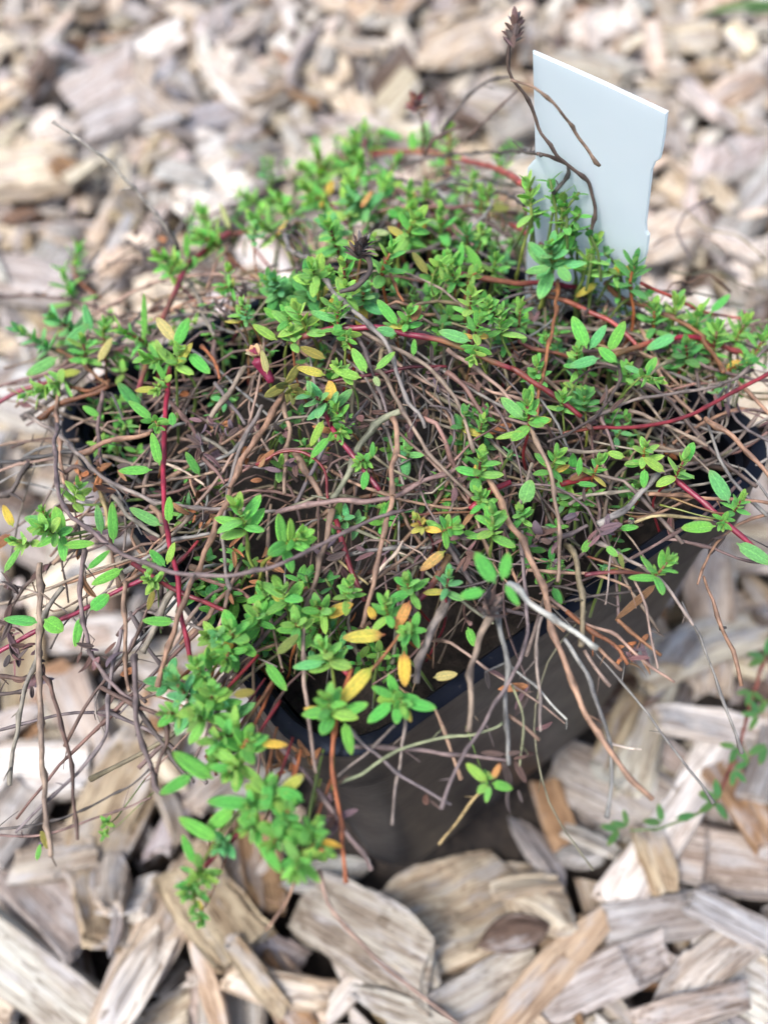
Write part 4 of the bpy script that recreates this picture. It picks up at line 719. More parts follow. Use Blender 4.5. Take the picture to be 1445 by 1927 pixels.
# ------------------------------------------------------------------ one wood chip
TINTS = [(.54,.465,.365),(.39,.345,.295),(.38,.30,.205),(.30,.185,.10),(.35,.335,.32),(.12,.085,.065),(.60,.565,.52),(.375,.345,.325)]
def chip_geo(L, W, T, seed, shape, nx=15, M=18):
    """Split wood: a bar whose fibres run along X, with broken ends. Returns verts, faces."""
    rnd = random.Random(seed*7+1)
    # the section: a rounded block of M points
    sec = []
    pw = {0: .26, 1: .24, 2: .62, 3: .3}[shape]
    for j in range(M):
        a = 2*math.pi*(j+.5)/M
        c, s = math.cos(a), math.sin(a)
        sec.append((math.copysign(abs(c)**pw, c), math.copysign(abs(s)**(pw*.9), s)))
    skew = rnd.uniform(-.35, .35)
    fib = [rnd.gauss(0, 1) for _ in range(M)]
    e0 = rnd.uniform(-.35, .35); e1 = rnd.uniform(-.35, .35)          # slanted ends
    jag = {0: .06, 1: .11, 2: .045, 3: .11}[shape]
    tp0 = rnd.uniform(.0, .2) if shape != 1 else rnd.uniform(.25, .75)
    tp1 = rnd.uniform(.0, .25) if shape != 1 else rnd.uniform(.0, .8)
    if shape == 2: tp0 = rnd.uniform(.3, .5); tp1 = rnd.uniform(.3, .55)
    bend = rnd.uniform(-.06, .06)*L; side = rnd.uniform(-.05, .05)*L; tw = rnd.uniform(-.25, .25)
    step_t = rnd.uniform(-.6, .6); step_j = rnd.randrange(M); step_n = rnd.randrange(2, 6); step_d = rnd.uniform(.0, .5)*T
    jx = [[rnd.gauss(0, jag) for _ in range(M)] for _ in range(2)]
    V = []; Fc = []
    so = rnd.uniform(0, 500)
    for i in range(nx):
        t = -1+2*i/(nx-1); t = math.copysign(abs(t)**.85, t)
        k = 1-(tp0*max(0, -t)**1.8 if t < 0 else tp1*max(0, t)**1.8)
        kz = 1-.25*abs(t)**4-(.3*max(0, t) if shape in (1, 3) else 0)
        if shape == 2: k *= (1-abs(t)**4*.55); kz *= (1-abs(t)**3*.5)
        ca, sa = math.cos(tw*t), math.sin(tw*t)
        for j in range(M):
            y, z = sec[j]
            wob = noise.noise(Vector((t*1.6+so, fib[j]*.6+j*.35, so)))
            wob2 = noise.noise(Vector((t*5+so, j*1.9, so*.3)))
            yy = y*W/2*k*(1+.13*wob)+skew*z*T*.5
            zz = z*T/2*kz*(1+.13*fib[j]+.5*wob+.22*wob2)
            dj = (j-step_j) % M
            if dj < step_n and t > step_t: zz -= math.copysign(step_d*(1 if z*zz > 0 else 0), z)
            yr = yy*ca-zz*sa; zr = yy*sa+zz*ca
            ex = 0
            if t > .5: ex = (jx[1][j]+e1*y*W/L)*(t-.5)*2
            if t < -.5: ex = (jx[0][j]+e0*y*W/L)*(-t-.5)*2
            V.append((L/2*(t+ex*.9), yr+side*(1-t*t), zr+bend*(1-t*t)))
    for i in range(nx-1):
        for j in range(M):
            a = i*M+j; b = i*M+(j+1) % M
            Fc.append((a, b, b+M, a+M))
    for (i, s) in ((0, 1), (nx-1, -1)):                                # broken ends: fibres at different depths
        ring = [i*M+j for j in range(M)]
        cx = sum(V[q][0] for q in ring)/M; cy = sum(V[q][1] for q in ring)/M; cz = sum(V[q][2] for q in ring)/M
        inner = []
        for q in ring:
            v = V[q]; inner.append(len(V))
            V.append((v[0]*.5+cx*.5+s*rnd.uniform(-.25, 1)*.035*L*1.2, cy+(v[1]-cy)*.5, cz+(v[2]-cz)*.5))
        c = len(V); V.append((cx+s*rnd.uniform(0, 1)*.02*L, cy, cz))
        for j in range(M):
            q, n = ring[j], ring[(j+1) % M]; iq, iN = inner[j], inner[(j+1) % M]
            if s > 0: Fc += [(n, q, iq, iN), (iN, iq, c)]
            else: Fc += [(q, n, iN, iq), (iq, iN, c)]
    return V, Fc
# length, width, thickness, seed, shape, tint, place x y z (0.1 mm), turn (quaternion / 1000), 1 = a thing of its own
CHIPS = """
239,132,52,1,0,2,1710,3318,151,482,123,43,-867,0 147,49,18,2,0,1,2586,2251,73,994,-32,-44,-92,0 110,60,18,3,3,6,2931,1531,21,945,258,-126,-157,0 320,166,75,4,3,4,2891,788,-32,346,-129,-92,925,0 183,91,33,5,0,6,1944,187,-192,514,-56,-102,850,0 193,94,36,6,0,6,-613,2281,-132,996,71,1,-57,0 311,80,23,7,1,0,1661,3985,216,992,78,96,26,0 228,128,62,8,3,2,835,4624,244,448,96,-129,-880,0
212,53,21,9,1,4,1615,3228,127,532,-170,-172,812,0 251,127,31,10,3,1,-352,3091,-24,988,11,-79,-133,0 242,100,36,11,0,2,641,1376,-145,857,172,-16,486,0 390,128,31,12,3,2,2524,2891,150,719,168,-25,-674,0 137,37,18,13,1,4,2225,2086,32,282,-114,-107,947,0 266,141,75,14,3,4,802,2454,5,668,137,-59,-729,0 50,17,18,15,0,6,325,4808,203,703,-39,-211,-679,0 255,136,54,16,0,7,-2,2972,-5,665,95,-23,-741,0
345,108,26,17,3,1,226,4508,174,378,5,-70,-923,0 297,147,73,18,0,1,1924,1,-181,160,12,264,-951,0 282,94,43,19,0,6,1507,1508,-66,978,-14,-87,-187,0 108,58,23,20,0,4,998,1451,-117,836,-144,-174,500,0 287,118,33,21,0,1,1457,1994,-24,609,26,-87,788,0 203,97,29,22,0,1,1762,3549,167,854,-48,-108,507,0 208,52,18,23,1,2,805,3200,59,394,-34,-217,893,0 218,72,25,24,2,7,507,2439,-45,858,56,13,-510,0
222,84,24,25,0,1,2426,833,-85,979,15,110,-170,0 223,133,64,26,0,4,718,1915,-67,989,135,6,58,0 216,45,18,27,1,7,1096,2839,41,903,3,-160,399,0 140,48,26,28,0,2,1168,3410,112,254,-133,-140,948,0 277,103,33,29,0,0,2122,1769,12,952,-50,-239,184,0 367,133,42,30,3,6,1257,1387,-98,815,-26,-148,560,0 112,65,28,31,3,4,1055,4289,202,949,55,-135,278,0 193,58,18,32,1,6,2332,3043,148,361,52,-142,920,0
303,112,43,33,2,4,2237,2803,130,5,77,-23,997,0 151,74,29,34,0,4,2068,2129,29,959,-8,-85,271,0 80,48,23,35,0,4,-839,1733,-214,740,120,31,661,0 222,81,27,36,3,4,1793,1733,-34,862,102,-35,495,0 185,77,40,37,0,4,975,608,-208,664,20,-6,747,0 177,35,18,38,1,0,641,1652,-125,787,141,60,597,0 221,99,31,39,0,1,1324,1672,-68,74,44,77,993,0 106,51,19,40,0,0,803,2012,-60,916,-342,161,134,0
333,171,40,41,3,2,1848,3845,226,569,14,202,797,0 250,60,29,42,1,1,2459,1742,17,467,17,-142,873,0 87,28,18,43,0,4,44,1087,-227,934,44,98,339,0 251,148,39,44,0,4,680,1171,-162,240,-86,-139,957,0 307,128,54,45,3,5,1062,937,-150,982,163,62,-71,0 127,49,18,46,0,1,61,2639,-56,684,43,-74,724,0 305,76,26,47,1,6,1971,1938,4,529,83,-51,843,0 185,93,50,48,2,1,-199,1878,-133,824,140,201,510,0
124,28,18,49,1,7,-114,3706,59,876,-27,196,439,0 254,114,34,50,0,6,1723,3095,137,742,79,276,-606,0 88,26,18,51,1,1,785,996,-186,804,92,-160,565,0 252,142,45,52,0,5,544,1878,-73,110,-132,-241,955,0 323,150,38,53,3,0,402,4602,203,419,-35,103,902,0 261,77,42,54,1,6,3487,1267,48,468,-10,332,-819,0 83,40,19,55,2,1,-283,1514,-202,825,-79,120,-547,0 199,63,18,56,2,4,2200,793,-115,127,-8,-102,987,0
203,87,33,57,2,1,696,2645,4,139,84,201,966,0 199,45,18,58,1,7,2490,1798,39,963,-67,258,38,0 108,21,18,59,1,1,584,2728,5,879,-159,-122,-432,0 170,85,34,60,0,0,691,1015,-171,868,325,11,376,0 212,97,34,61,0,3,-343,1290,-221,856,188,7,-481,0 127,70,18,62,0,4,690,4626,211,139,152,-119,-971,0 96,37,18,63,0,2,3652,1458,60,903,180,-153,-360,0 171,85,21,64,3,0,1713,1520,-49,230,-199,-189,-934,0
350,167,75,65,2,7,905,2740,50,994,56,71,59,0 79,35,18,66,3,0,750,4412,188,453,121,-79,-880,0 375,153,73,67,0,7,472,1131,-158,336,128,37,932,0 359,145,75,68,3,6,2092,1614,-2,977,126,-47,-165,0 78,36,18,69,0,3,-484,1302,-235,714,155,176,-659,0 80,43,18,70,2,2,709,3400,74,832,73,-111,538,0 218,42,22,71,1,6,1419,3131,108,858,-98,142,484,0 243,115,49,72,0,0,846,3314,94,8,-134,0,991,0
194,105,57,73,0,5,2125,1254,-45,800,-66,146,-578,0 132,31,18,74,1,4,591,592,-246,695,134,18,706,0 231,78,28,75,0,4,-21,1111,-219,724,110,109,-672,0 234,133,32,76,0,1,2521,589,-108,567,104,31,-816,0 175,64,32,77,3,1,1206,2451,10,316,15,-128,940,0 214,93,35,78,0,2,587,3926,143,402,93,-262,872,0 227,82,43,79,0,4,128,3828,94,846,-38,13,-532,0 260,106,50,80,3,1,663,4902,258,572,3,205,-795,0
230,108,46,81,0,0,-209,2502,-75,764,-35,-62,641,0 153,49,24,82,2,4,1608,2096,-5,944,89,-111,298,0 205,78,18,83,0,4,236,4337,159,588,320,16,743,0 246,67,34,84,1,0,2104,1925,15,587,31,-119,800,0 257,111,52,85,0,4,1194,4075,209,852,-17,119,509,0 198,114,51,86,3,0,-481,2703,-63,722,136,102,670,0 99,51,18,87,2,6,1044,1135,-154,978,161,-62,116,0 176,92,47,88,3,4,1216,3148,96,985,-37,-102,-131,0
159,64,18,89,0,0,998,4591,231,499,123,221,829,0 249,147,35,90,2,0,1259,971,-132,969,70,221,89,0 229,102,36,91,3,1,2932,2840,175,990,84,-113,8,0 110,49,18,92,3,0,420,1495,-159,941,26,1,-338,0 198,64,34,93,3,4,1656,3748,189,518,-134,-222,815,0 219,89,30,94,0,6,2526,1016,-61,525,-29,81,-847,0 297,90,33,95,0,1,384,2033,-88,990,91,35,106,0 254,68,23,96,1,6,1391,2897,67,999,41,2,4,0
125,35,18,97,1,6,1387,2945,72,986,94,-123,-60,0 271,60,22,98,1,2,-289,-855,-241,398,-93,89,908,0 235,89,43,99,0,4,483,2293,-51,989,27,-71,-125,0 153,71,25,100,0,1,482,2200,-72,998,-37,-6,53,0 172,80,31,101,0,6,1639,2994,114,37,77,327,-941,0 346,167,49,102,3,2,1365,2491,38,440,51,130,-887,0 267,67,18,103,1,0,2177,577,-124,746,96,-231,617,0 194,99,52,104,0,0,-318,2286,-101,909,5,131,-395,1
255,138,46,105,0,0,505,1753,-98,119,114,197,-967,0 288,138,70,106,3,4,865,703,-178,967,104,-146,182,0 135,78,35,107,0,6,2069,2240,49,559,205,-87,-799,0 357,165,68,108,0,0,2312,619,-84,983,-8,97,153,1 178,99,50,109,0,7,3690,1958,139,839,-189,-151,487,0 362,165,74,110,3,4,374,2096,-42,943,-255,24,210,0 352,133,31,111,3,1,1751,2190,18,968,125,-51,-211,0
183,70,24,112,2,6,110,4145,123,866,-8,-91,-492,0 102,42,18,113,3,3,1110,3413,112,95,242,169,-951,0 72,33,18,114,0,4,404,3460,61,375,160,63,-911,0 137,71,30,115,0,2,424,2408,-48,689,1,102,-717,0 299,61,33,116,1,1,917,2191,-40,150,21,71,-986,0 267,144,70,117,0,7,1460,3713,185,142,84,-17,-986,0 347,125,48,118,0,1,1288,3487,147,273,-31,-55,-960,0 283,76,23,119,1,0,3101,2228,110,920,13,-4,392,0
222,67,25,120,0,0,2603,698,-78,666,-37,-33,-745,0 140,82,28,121,0,0,2035,403,-165,669,53,48,-740,0 204,48,20,122,1,0,2887,2373,111,558,-154,-189,793,0 212,46,19,123,1,1,1672,2077,1,965,255,52,21,0 364,61,32,124,1,0,372,4331,173,732,29,192,-653,0 144,75,27,125,0,4,1858,2429,52,445,189,-134,-865,0 294,151,55,126,0,7,-683,1802,-173,922,-104,103,-358,0 235,92,49,127,3,0,3060,1928,94,139,107,253,-951,0
146,61,30,128,0,2,2151,2972,128,124,26,13,-992,0 45,26,18,129,0,7,3264,2210,114,128,51,98,-986,0 245,112,27,130,0,6,1354,4201,231,853,-39,221,471,0 90,24,18,131,1,4,1178,1759,-78,860,32,54,-506,0 269,101,54,132,0,2,2168,2370,78,973,-22,57,-224,0 245,78,37,133,2,5,253,1446,-166,870,28,11,-492,0 219,56,18,134,1,1,306,2395,-64,684,133,-103,-709,0 86,33,18,135,0,7,942,532,-215,290,-262,-265,882,0
177,73,30,136,0,5,1544,745,-156,969,75,33,234,0 321,113,36,137,0,0,555,4676,218,949,155,-89,-260,0 56,24,18,138,0,7,1143,1430,-115,920,112,126,-355,0 98,39,18,139,3,4,-580,1981,-170,980,191,-62,19,0 95,52,18,140,0,7,124,3420,39,406,-157,-36,899,0 160,94,40,141,0,0,-454,2370,-104,328,198,-63,-922,0 88,37,19,142,2,6,202,2941,-12,81,-88,-92,989,0 302,162,43,143,0,0,73,762,-225,545,-135,75,824,0
280,114,62,144,3,4,760,2072,-22,755,-38,-101,647,0 115,27,18,145,1,7,2003,2999,115,694,-16,-95,713,0 212,53,19,146,1,0,1346,776,-172,984,-95,-20,152,0 115,32,18,147,1,4,2059,2809,98,743,55,-64,664,0 122,36,18,148,1,7,404,4938,223,287,46,160,-943,0 97,57,30,149,0,0,3111,1703,54,927,51,-57,-368,0 309,89,23,150,1,1,604,4969,268,783,-137,19,-607,0 170,69,33,151,3,0,1639,1915,-19,94,-105,6,990,0
233,138,66,152,3,6,1032,434,-209,10,-22,-22,-999,0 275,87,33,153,0,4,1359,2690,57,126,-93,118,981,0 97,55,28,154,3,4,647,3462,79,34,51,-9,-998,0 187,37,18,155,1,6,3553,1421,67,436,51,-363,-822,0 295,76,38,156,1,4,1205,2066,-26,922,118,-104,352,0 343,163,49,157,0,0,63,4024,130,571,107,-155,-799,0 246,116,54,158,0,0,974,3011,68,976,109,-86,-169,0 242,77,27,159,3,6,3464,1554,67,26,54,-190,980,0
272,98,29,160,2,1,2510,2121,69,16,8,311,-950,0 237,48,25,161,1,4,-1124,284,-245,561,24,57,-826,0 125,53,22,162,3,1,474,855,-219,937,124,124,-303,0 237,77,26,163,0,4,2479,3181,176,950,9,-121,289,0 249,115,50,164,0,1,392,4875,243,239,159,180,-941,0 331,160,38,165,0,7,146,1590,-148,995,-76,-22,-63,0 212,69,18,166,2,0,3371,2092,114,244,-104,115,957,0 339,145,75,167,0,6,3007,1381,40,95,130,-78,-984,1
331,86,39,168,1,6,3354,1615,71,870,-26,-147,469,0 340,169,75,169,3,7,2525,2439,121,862,-59,-103,493,1 125,42,18,170,2,1,311,939,-223,129,91,-134,978,0 93,43,18,171,0,1,1076,1482,-103,10,-218,-234,-947,0 266,150,58,172,0,0,2405,2960,174,941,101,-178,269,1 284,84,45,173,1,5,2117,2729,140,729,341,-80,-588,0 226,70,22,174,3,0,-562,1430,-229,366,45,-25,-929,0
148,28,18,175,1,1,580,624,-237,964,-27,85,-252,0 80,19,18,176,1,4,123,2646,-49,985,1,-132,-113,0 109,43,24,177,0,1,1413,3059,118,425,359,-5,831,0 374,120,59,178,3,0,591,4570,240,623,0,-253,740,0 390,140,63,179,3,0,-677,1444,-205,113,-129,-23,985,0 153,91,32,180,3,4,1595,3607,184,638,134,327,-685,0 84,39,18,181,0,0,1764,2466,41,969,2,-131,211,0 201,63,19,182,3,2,2060,690,-133,651,113,58,-748,0
176,56,27,183,3,7,907,2837,75,798,-212,90,557,0 273,64,28,184,1,2,2467,2214,130,571,110,161,-798,0 79,35,18,185,0,0,2380,3122,166,670,153,-1,-727,0 203,109,42,186,0,6,1950,3359,167,282,-16,-35,-959,1 152,71,37,187,3,4,-338,2472,-88,985,89,-123,83,0 351,135,54,188,0,1,702,2920,42,823,74,-53,-561,0 315,161,49,189,2,0,1566,2894,104,940,205,-32,272,0 153,90,37,190,2,7,949,2604,21,469,198,110,-854,0
97,30,18,191,3,2,1614,669,-169,736,20,-41,676,0 84,32,18,192,0,6,1980,764,-132,246,-123,-122,954,0 185,95,28,193,0,4,-580,1307,-198,358,235,272,-862,0 225,56,31,194,1,6,663,3635,107,940,4,42,338,0 242,143,33,195,3,0,1159,1648,-67,17,179,131,-975,0 193,58,19,196,2,0,2429,1062,-69,952,58,-14,302,0 171,74,29,197,0,1,2457,427,-132,826,80,15,558,0 243,107,50,198,0,0,609,2896,69,155,92,42,-983,1
155,27,18,199,1,6,2992,955,-42,698,122,-104,-698,0 186,72,24,200,3,7,-263,2875,-48,356,-41,-41,933,0 391,148,53,201,3,2,1081,4003,258,969,4,37,245,1 194,65,20,202,0,4,-268,1723,-165,896,242,-154,340,0 314,166,48,203,2,2,388,2241,-38,190,165,26,-968,0 248,103,31,204,0,0,2009,1336,-48,165,158,-195,-954,0 334,56,18,205,1,3,402,3686,101,515,172,-105,833,0
248,51,24,206,1,7,1460,4147,223,963,41,79,-253,0 278,50,18,207,1,0,210,398,-239,987,50,151,-18,0 172,95,26,208,0,0,-823,1685,-214,848,81,-60,-521,0 67,21,18,209,0,2,1253,3213,91,184,-176,-89,963,0 255,46,18,210,1,2,2782,2247,89,795,30,-119,595,0 287,85,36,211,1,1,2055,1175,-45,647,73,-318,689,0 301,90,39,212,1,2,978,3211,92,873,90,-165,451,0 86,34,18,213,0,0,-397,1064,-250,296,73,19,952,0
285,79,33,214,1,1,885,4201,181,745,21,-89,661,0 187,101,55,215,0,4,1292,2079,19,758,234,-67,605,0 335,103,50,216,3,5,43,1164,-188,604,-130,232,-751,0 269,118,40,217,0,4,1959,3128,139,642,112,-3,-758,0 94,41,20,218,0,7,2620,2917,153,946,-165,78,-268,0 262,109,51,219,3,2,1450,4035,220,439,137,152,-875,0 346,97,48,220,1,4,2693,1705,40,701,-145,-133,685,1
198,83,42,221,2,4,1545,696,-141,886,283,1,369,0 254,91,33,222,2,0,1999,2023,38,452,72,225,860,0 228,96,28,223,0,1,589,1404,-128,284,165,-118,-937,0 328,108,47,224,0,4,-222,1211,-214,751,50,-62,-656,0 164,73,20,225,2,1,1737,2394,33,905,44,-12,424,0 299,158,57,226,2,1,-149,3403,48,990,13,131,41,0 347,148,44,227,0,2,1170,411,-197,495,76,95,860,0 185,84,40,228,0,0,1785,2692,83,670,160,-46,723,0
221,61,21,229,1,4,915,114,-243,30,-108,43,-993,0 270,161,49,230,0,0,846,4054,184,937,54,-128,322,1 275,92,29,231,3,2,2254,3174,165,675,-88,-149,717,0 198,78,38,232,3,7,-159,3235,4,923,78,-6,-377,0 198,102,27,233,0,4,1490,3265,120,985,-101,-126,55,0 215,41,21,234,1,0,-1174,552,-246,832,14,-76,-549,0 385,168,46,235,3,0,669,3214,81,905,-88,-235,344,0 206,35,18,236,1,0,1943,2859,97,614,2,70,-786,0
275,115,30,237,3,0,-396,2779,-52,868,-215,119,-432,0 210,76,35,238,3,2,639,4724,290,675,-237,269,-645,0 122,34,19,239,1,2,-478,1229,-245,55,-47,-52,-996,0 314,65,32,240,1,5,2208,719,-56,499,-39,149,853,0 220,122,35,241,0,3,3046,1211,17,698,317,-77,638,0 163,54,18,242,3,0,3024,2274,111,705,224,-136,-659,0 216,74,23,243,0,6,87,3624,61,633,50,-72,-769,0
334,165,74,244,2,2,1351,1237,-81,990,-112,4,85,0 177,36,18,245,1,0,776,3724,116,826,-92,-86,550,0 277,98,44,246,0,0,3231,1385,84,946,15,297,130,0 175,103,31,247,3,1,2230,3347,187,746,16,-69,-662,0 191,111,25,248,3,2,1622,532,-179,793,38,13,607,0 262,123,67,249,3,0,740,4303,210,984,57,124,111,1 234,39,18,250,1,4,-96,1584,-179,448,-41,49,-892,0 229,81,28,251,0,4,2895,2074,90,952,69,-194,228,0
216,110,46,252,3,4,3730,1583,94,742,114,-77,656,0 175,104,51,253,0,1,2652,2992,182,992,-103,63,-32,0 159,28,18,254,1,6,45,1738,-150,950,-22,-127,-284,0 81,31,18,255,0,1,2293,1025,-83,684,-43,-32,-728,0 151,55,23,256,3,0,-80,1278,-204,701,135,-268,-647,0 323,88,35,257,1,0,1670,3511,193,906,55,29,-418,0 233,113,34,258,3,6,133,1062,-198,956,49,133,-256,0
221,117,61,259,0,6,2553,968,-32,441,-93,135,-883,0 249,85,32,260,0,6,129,4360,182,629,90,-274,722,0 214,95,41,261,3,5,460,1831,-55,932,-145,-285,172,0 82,28,18,262,0,0,663,2823,37,762,4,-391,516,0 222,87,42,263,0,6,2764,1568,45,520,-290,222,-772,0 264,143,73,264,2,2,3450,2268,159,885,64,-27,460,0 209,94,34,265,0,6,1890,3563,183,805,-74,118,-577,0 128,60,18,266,0,4,-91,1661,-165,251,-225,-9,941,0
267,43,21,267,1,4,902,973,-140,888,222,-178,-362,0 270,117,28,268,0,1,220,1292,-153,866,-29,-334,-371,0 255,123,36,269,3,0,841,3028,73,377,140,-88,-912,0 261,108,57,270,0,1,721,3086,111,498,35,347,-793,0 237,84,26,271,0,3,430,4411,205,499,35,-273,822,0 99,27,18,272,1,0,1432,3310,121,529,44,35,846,0 363,169,76,273,3,0,3534,2041,153,801,-65,127,-581,0
333,102,23,274,3,1,922,1319,-130,923,121,-138,339,0 293,63,21,275,1,5,543,1967,-2,394,32,-104,913,0 88,42,18,276,0,3,838,1364,-143,792,-16,-175,584,0 61,28,18,277,3,0,28,3738,64,994,56,-91,13,0 361,113,27,278,0,4,1610,314,-183,119,188,189,-956,0 275,163,73,279,0,7,1752,6,-155,172,-299,-176,922,0 245,103,51,280,3,1,566,3292,75,755,-40,25,654,0 202,60,18,281,1,0,1325,693,-177,798,344,0,496,0
385,166,37,282,3,7,2617,1195,-25,47,97,157,-982,1 332,163,75,283,0,1,-112,2627,-22,975,-138,-107,-134,0 317,153,76,284,3,7,2903,1966,107,97,99,-161,-977,0 178,48,18,285,1,2,330,1084,-188,574,419,9,-704,0 322,118,57,286,0,4,339,3176,47,964,86,-96,-233,0 232,134,73,287,3,0,853,797,-132,506,1,-357,-785,0 159,72,25,288,0,0,2834,2934,179,347,-145,135,917,0
138,27,18,289,1,6,1886,880,-125,314,109,60,941,0 117,23,18,290,1,0,259,1776,-137,809,-63,-44,583,0 222,52,27,291,1,6,2630,596,-86,788,260,250,499,0 154,59,23,292,0,6,1595,1111,-119,743,89,-40,-662,0 131,62,18,293,3,1,342,1825,-108,374,-273,-206,862,0 105,34,18,294,3,7,1972,3474,181,120,143,-6,982,0 50,18,18,295,3,0,393,3986,117,521,46,-221,-823,0 222,128,28,296,0,1,740,1996,8,797,-11,-114,592,0
183,81,34,297,0,2,-247,-1026,-226,771,36,-229,593,0 160,56,18,298,2,6,1190,2589,15,262,-38,-124,956,0 288,102,54,299,0,4,2283,287,-145,899,-56,-126,415,0 224,91,37,300,0,6,2168,189,-141,202,166,-76,-962,0 235,75,20,301,3,4,673,3570,101,413,161,126,-887,0 181,72,39,302,3,7,1131,4310,219,801,-51,186,-566,0 175,81,20,303,0,2,183,527,-241,922,-3,-166,351,0
263,111,25,304,3,1,1010,2147,-31,357,62,-11,932,0 231,93,48,305,3,6,450,4242,174,537,-11,254,-804,0 305,153,63,306,3,3,-857,745,-213,86,165,-20,-982,1 126,24,18,307,1,6,2104,3079,132,59,-71,-183,979,0 117,67,35,308,0,0,1081,3603,130,990,26,-108,-83,0 204,50,24,309,1,4,2799,1487,34,468,362,112,798,0 197,87,22,310,0,0,1749,3749,206,626,392,-42,-673,0
195,58,19,311,1,4,2941,2321,117,539,-146,264,-786,0 272,91,38,312,3,6,1338,4003,247,577,218,-221,755,0 301,107,55,313,0,6,38,3323,53,109,-24,314,-943,0 245,42,18,314,1,0,1319,2213,24,846,-369,171,346,0 182,101,46,315,3,0,-712,-137,-231,859,114,-157,-474,0 223,40,19,316,1,4,863,-448,-249,181,48,-78,-979,0 216,126,38,317,0,0,1322,1045,-119,270,-53,-5,-961,0
116,35,18,318,2,6,-1106,455,-238,4,-98,350,-932,0 110,21,18,319,1,1,1264,239,-214,639,193,-259,698,0 149,26,18,320,1,1,113,1810,-141,247,-114,-41,961,0 376,80,31,321,1,0,1047,4480,234,564,150,66,-810,0 183,107,53,322,0,6,1860,1553,-24,904,270,-40,330,0 232,50,20,323,1,7,795,1737,-97,857,67,104,500,0 166,85,19,324,0,2,1196,697,-193,535,46,-57,842,0 156,75,36,325,2,0,3469,1357,70,864,-202,-333,319,0
166,72,37,326,0,6,713,1760,-90,159,65,192,966,0 244,106,29,327,2,4,1095,2161,-16,367,44,41,928,0 95,20,18,328,1,0,531,4876,229,821,331,139,444,0 169,87,34,329,3,1,-761,2019,-167,975,79,-140,-154,0 186,70,25,330,3,2,1561,782,-102,311,229,-285,-877,0 371,125,50,331,0,1,3013,892,-9,306,117,-241,914,0 215,36,18,332,1,0,59,1921,-132,55,-94,-145,983,0 62,28,18,333,2,6,-70,3692,55,371,-145,-255,881,0
107,54,25,334,3,4,1105,130,-246,965,95,-54,237,0 111,46,21,335,0,0,1761,1909,-4,959,49,277,-41,0 377,166,42,336,2,2,429,2543,-14,441,-89,56,891,0 379,142,69,337,0,2,4,1481,-130,251,150,299,-908,0 177,36,18,338,1,0,-56,-462,-251,933,30,-35,-358,0 225,61,26,339,1,7,1271,85,-243,925,200,-42,-321,0 171,81,30,340,2,4,-4,3779,77,281,-24,-175,-943,0 308,160,72,341,0,0,-574,-23,-207,941,-209,79,254,1
232,134,31,342,0,0,1496,3903,207,880,73,-155,444,0 133,31,18,343,1,6,-77,2160,-118,930,-52,-42,-362,0 220,99,50,344,2,6,404,5075,252,614,55,38,-787,0 203,80,35,345,0,0,2790,2102,84,887,76,-124,439,0 304,81,29,346,1,5,1818,896,-120,870,164,-100,-454,0 230,49,22,347,1,1,2300,1255,-48,221,-139,-38,965,0 72,29,18,348,0,6,3913,1731,108,765,98,-133,623,0 114,47,26,349,0,1,151,1702,-134,970,28,235,53,0
223,81,19,350,0,2,2511,2008,52,147,-155,78,-974,0 214,51,18,351,1,0,1152,1289,-98,776,100,-385,-490,0 270,84,36,352,0,0,1111,1804,-63,930,194,-61,307,0 147,80,27,353,0,0,289,4340,178,104,-22,-301,948,0 343,163,41,354,2,1,913,615,-169,940,202,-90,261,0 304,152,52,355,3,0,1183,3673,160,903,84,-124,-402,0 361,168,76,356,0,0,-29,3875,155,411,262,-38,-872,0
101,23,18,357,1,1,3207,1724,57,821,-17,21,570,0 354,170,48,358,3,6,3019,2736,194,538,154,114,-820,0 100,55,18,359,0,0,179,1833,-136,329,-35,-152,931,0 204,33,18,360,1,1,2346,2112,70,918,228,-236,223,0 156,91,25,361,0,2,1900,1153,-92,922,-19,-5,-387,0 149,76,39,362,0,5,1247,1802,-43,673,77,286,-678,0 188,95,38,363,3,6,1328,182,-231,469,-18,90,-879,0
351,165,41,364,0,2,872,1566,-104,989,116,-66,-66,0 217,121,28,365,3,7,796,457,-230,117,97,127,-980,0 243,109,27,366,2,1,912,4374,229,986,121,60,95,0 145,46,21,367,3,0,3024,1035,-29,954,-67,-86,279,0 78,14,18,368,1,0,2144,3059,148,458,275,156,-831,0 176,67,22,369,3,1,1884,3075,140,638,-314,-184,678,0 170,84,31,370,0,4,2908,2456,135,411,-96,57,905,0 172,84,35,371,0,2,1996,524,-149,186,-13,68,-980,0
163,52,18,372,0,6,-294,1789,-154,355,-293,-130,878,0 153,27,18,373,1,4,837,4224,200,66,77,135,-986,0 70,38,20,374,0,4,562,4478,229,660,-55,-384,643,0 245,135,54,375,0,1,100,1338,-147,436,73,-173,880,0 256,110,37,376,3,0,1311,249,-202,384,24,-72,-920,0 233,69,18,377,1,0,1387,3795,196,847,-79,-120,-512,0 175,47,18,378,1,6,1167,2229,1,318,-400,-125,851,0
158,63,19,379,3,0,2313,2421,73,972,89,-48,-211,0 222,44,21,380,1,6,1730,860,-132,581,63,120,-802,0 177,55,26,381,2,6,-913,980,-246,86,-28,-85,-992,0 71,24,18,382,0,1,1384,-349,-251,925,-19,24,378,0 314,143,48,383,0,3,2885,2349,140,843,142,-83,-512,0 345,160,66,384,0,6,1891,967,-77,53,-78,166,-982,1 335,140,36,385,2,4,-304,1814,-127,477,319,-112,-811,0 105,46,23,386,0,4,382,3006,8,118,53,26,-991,0
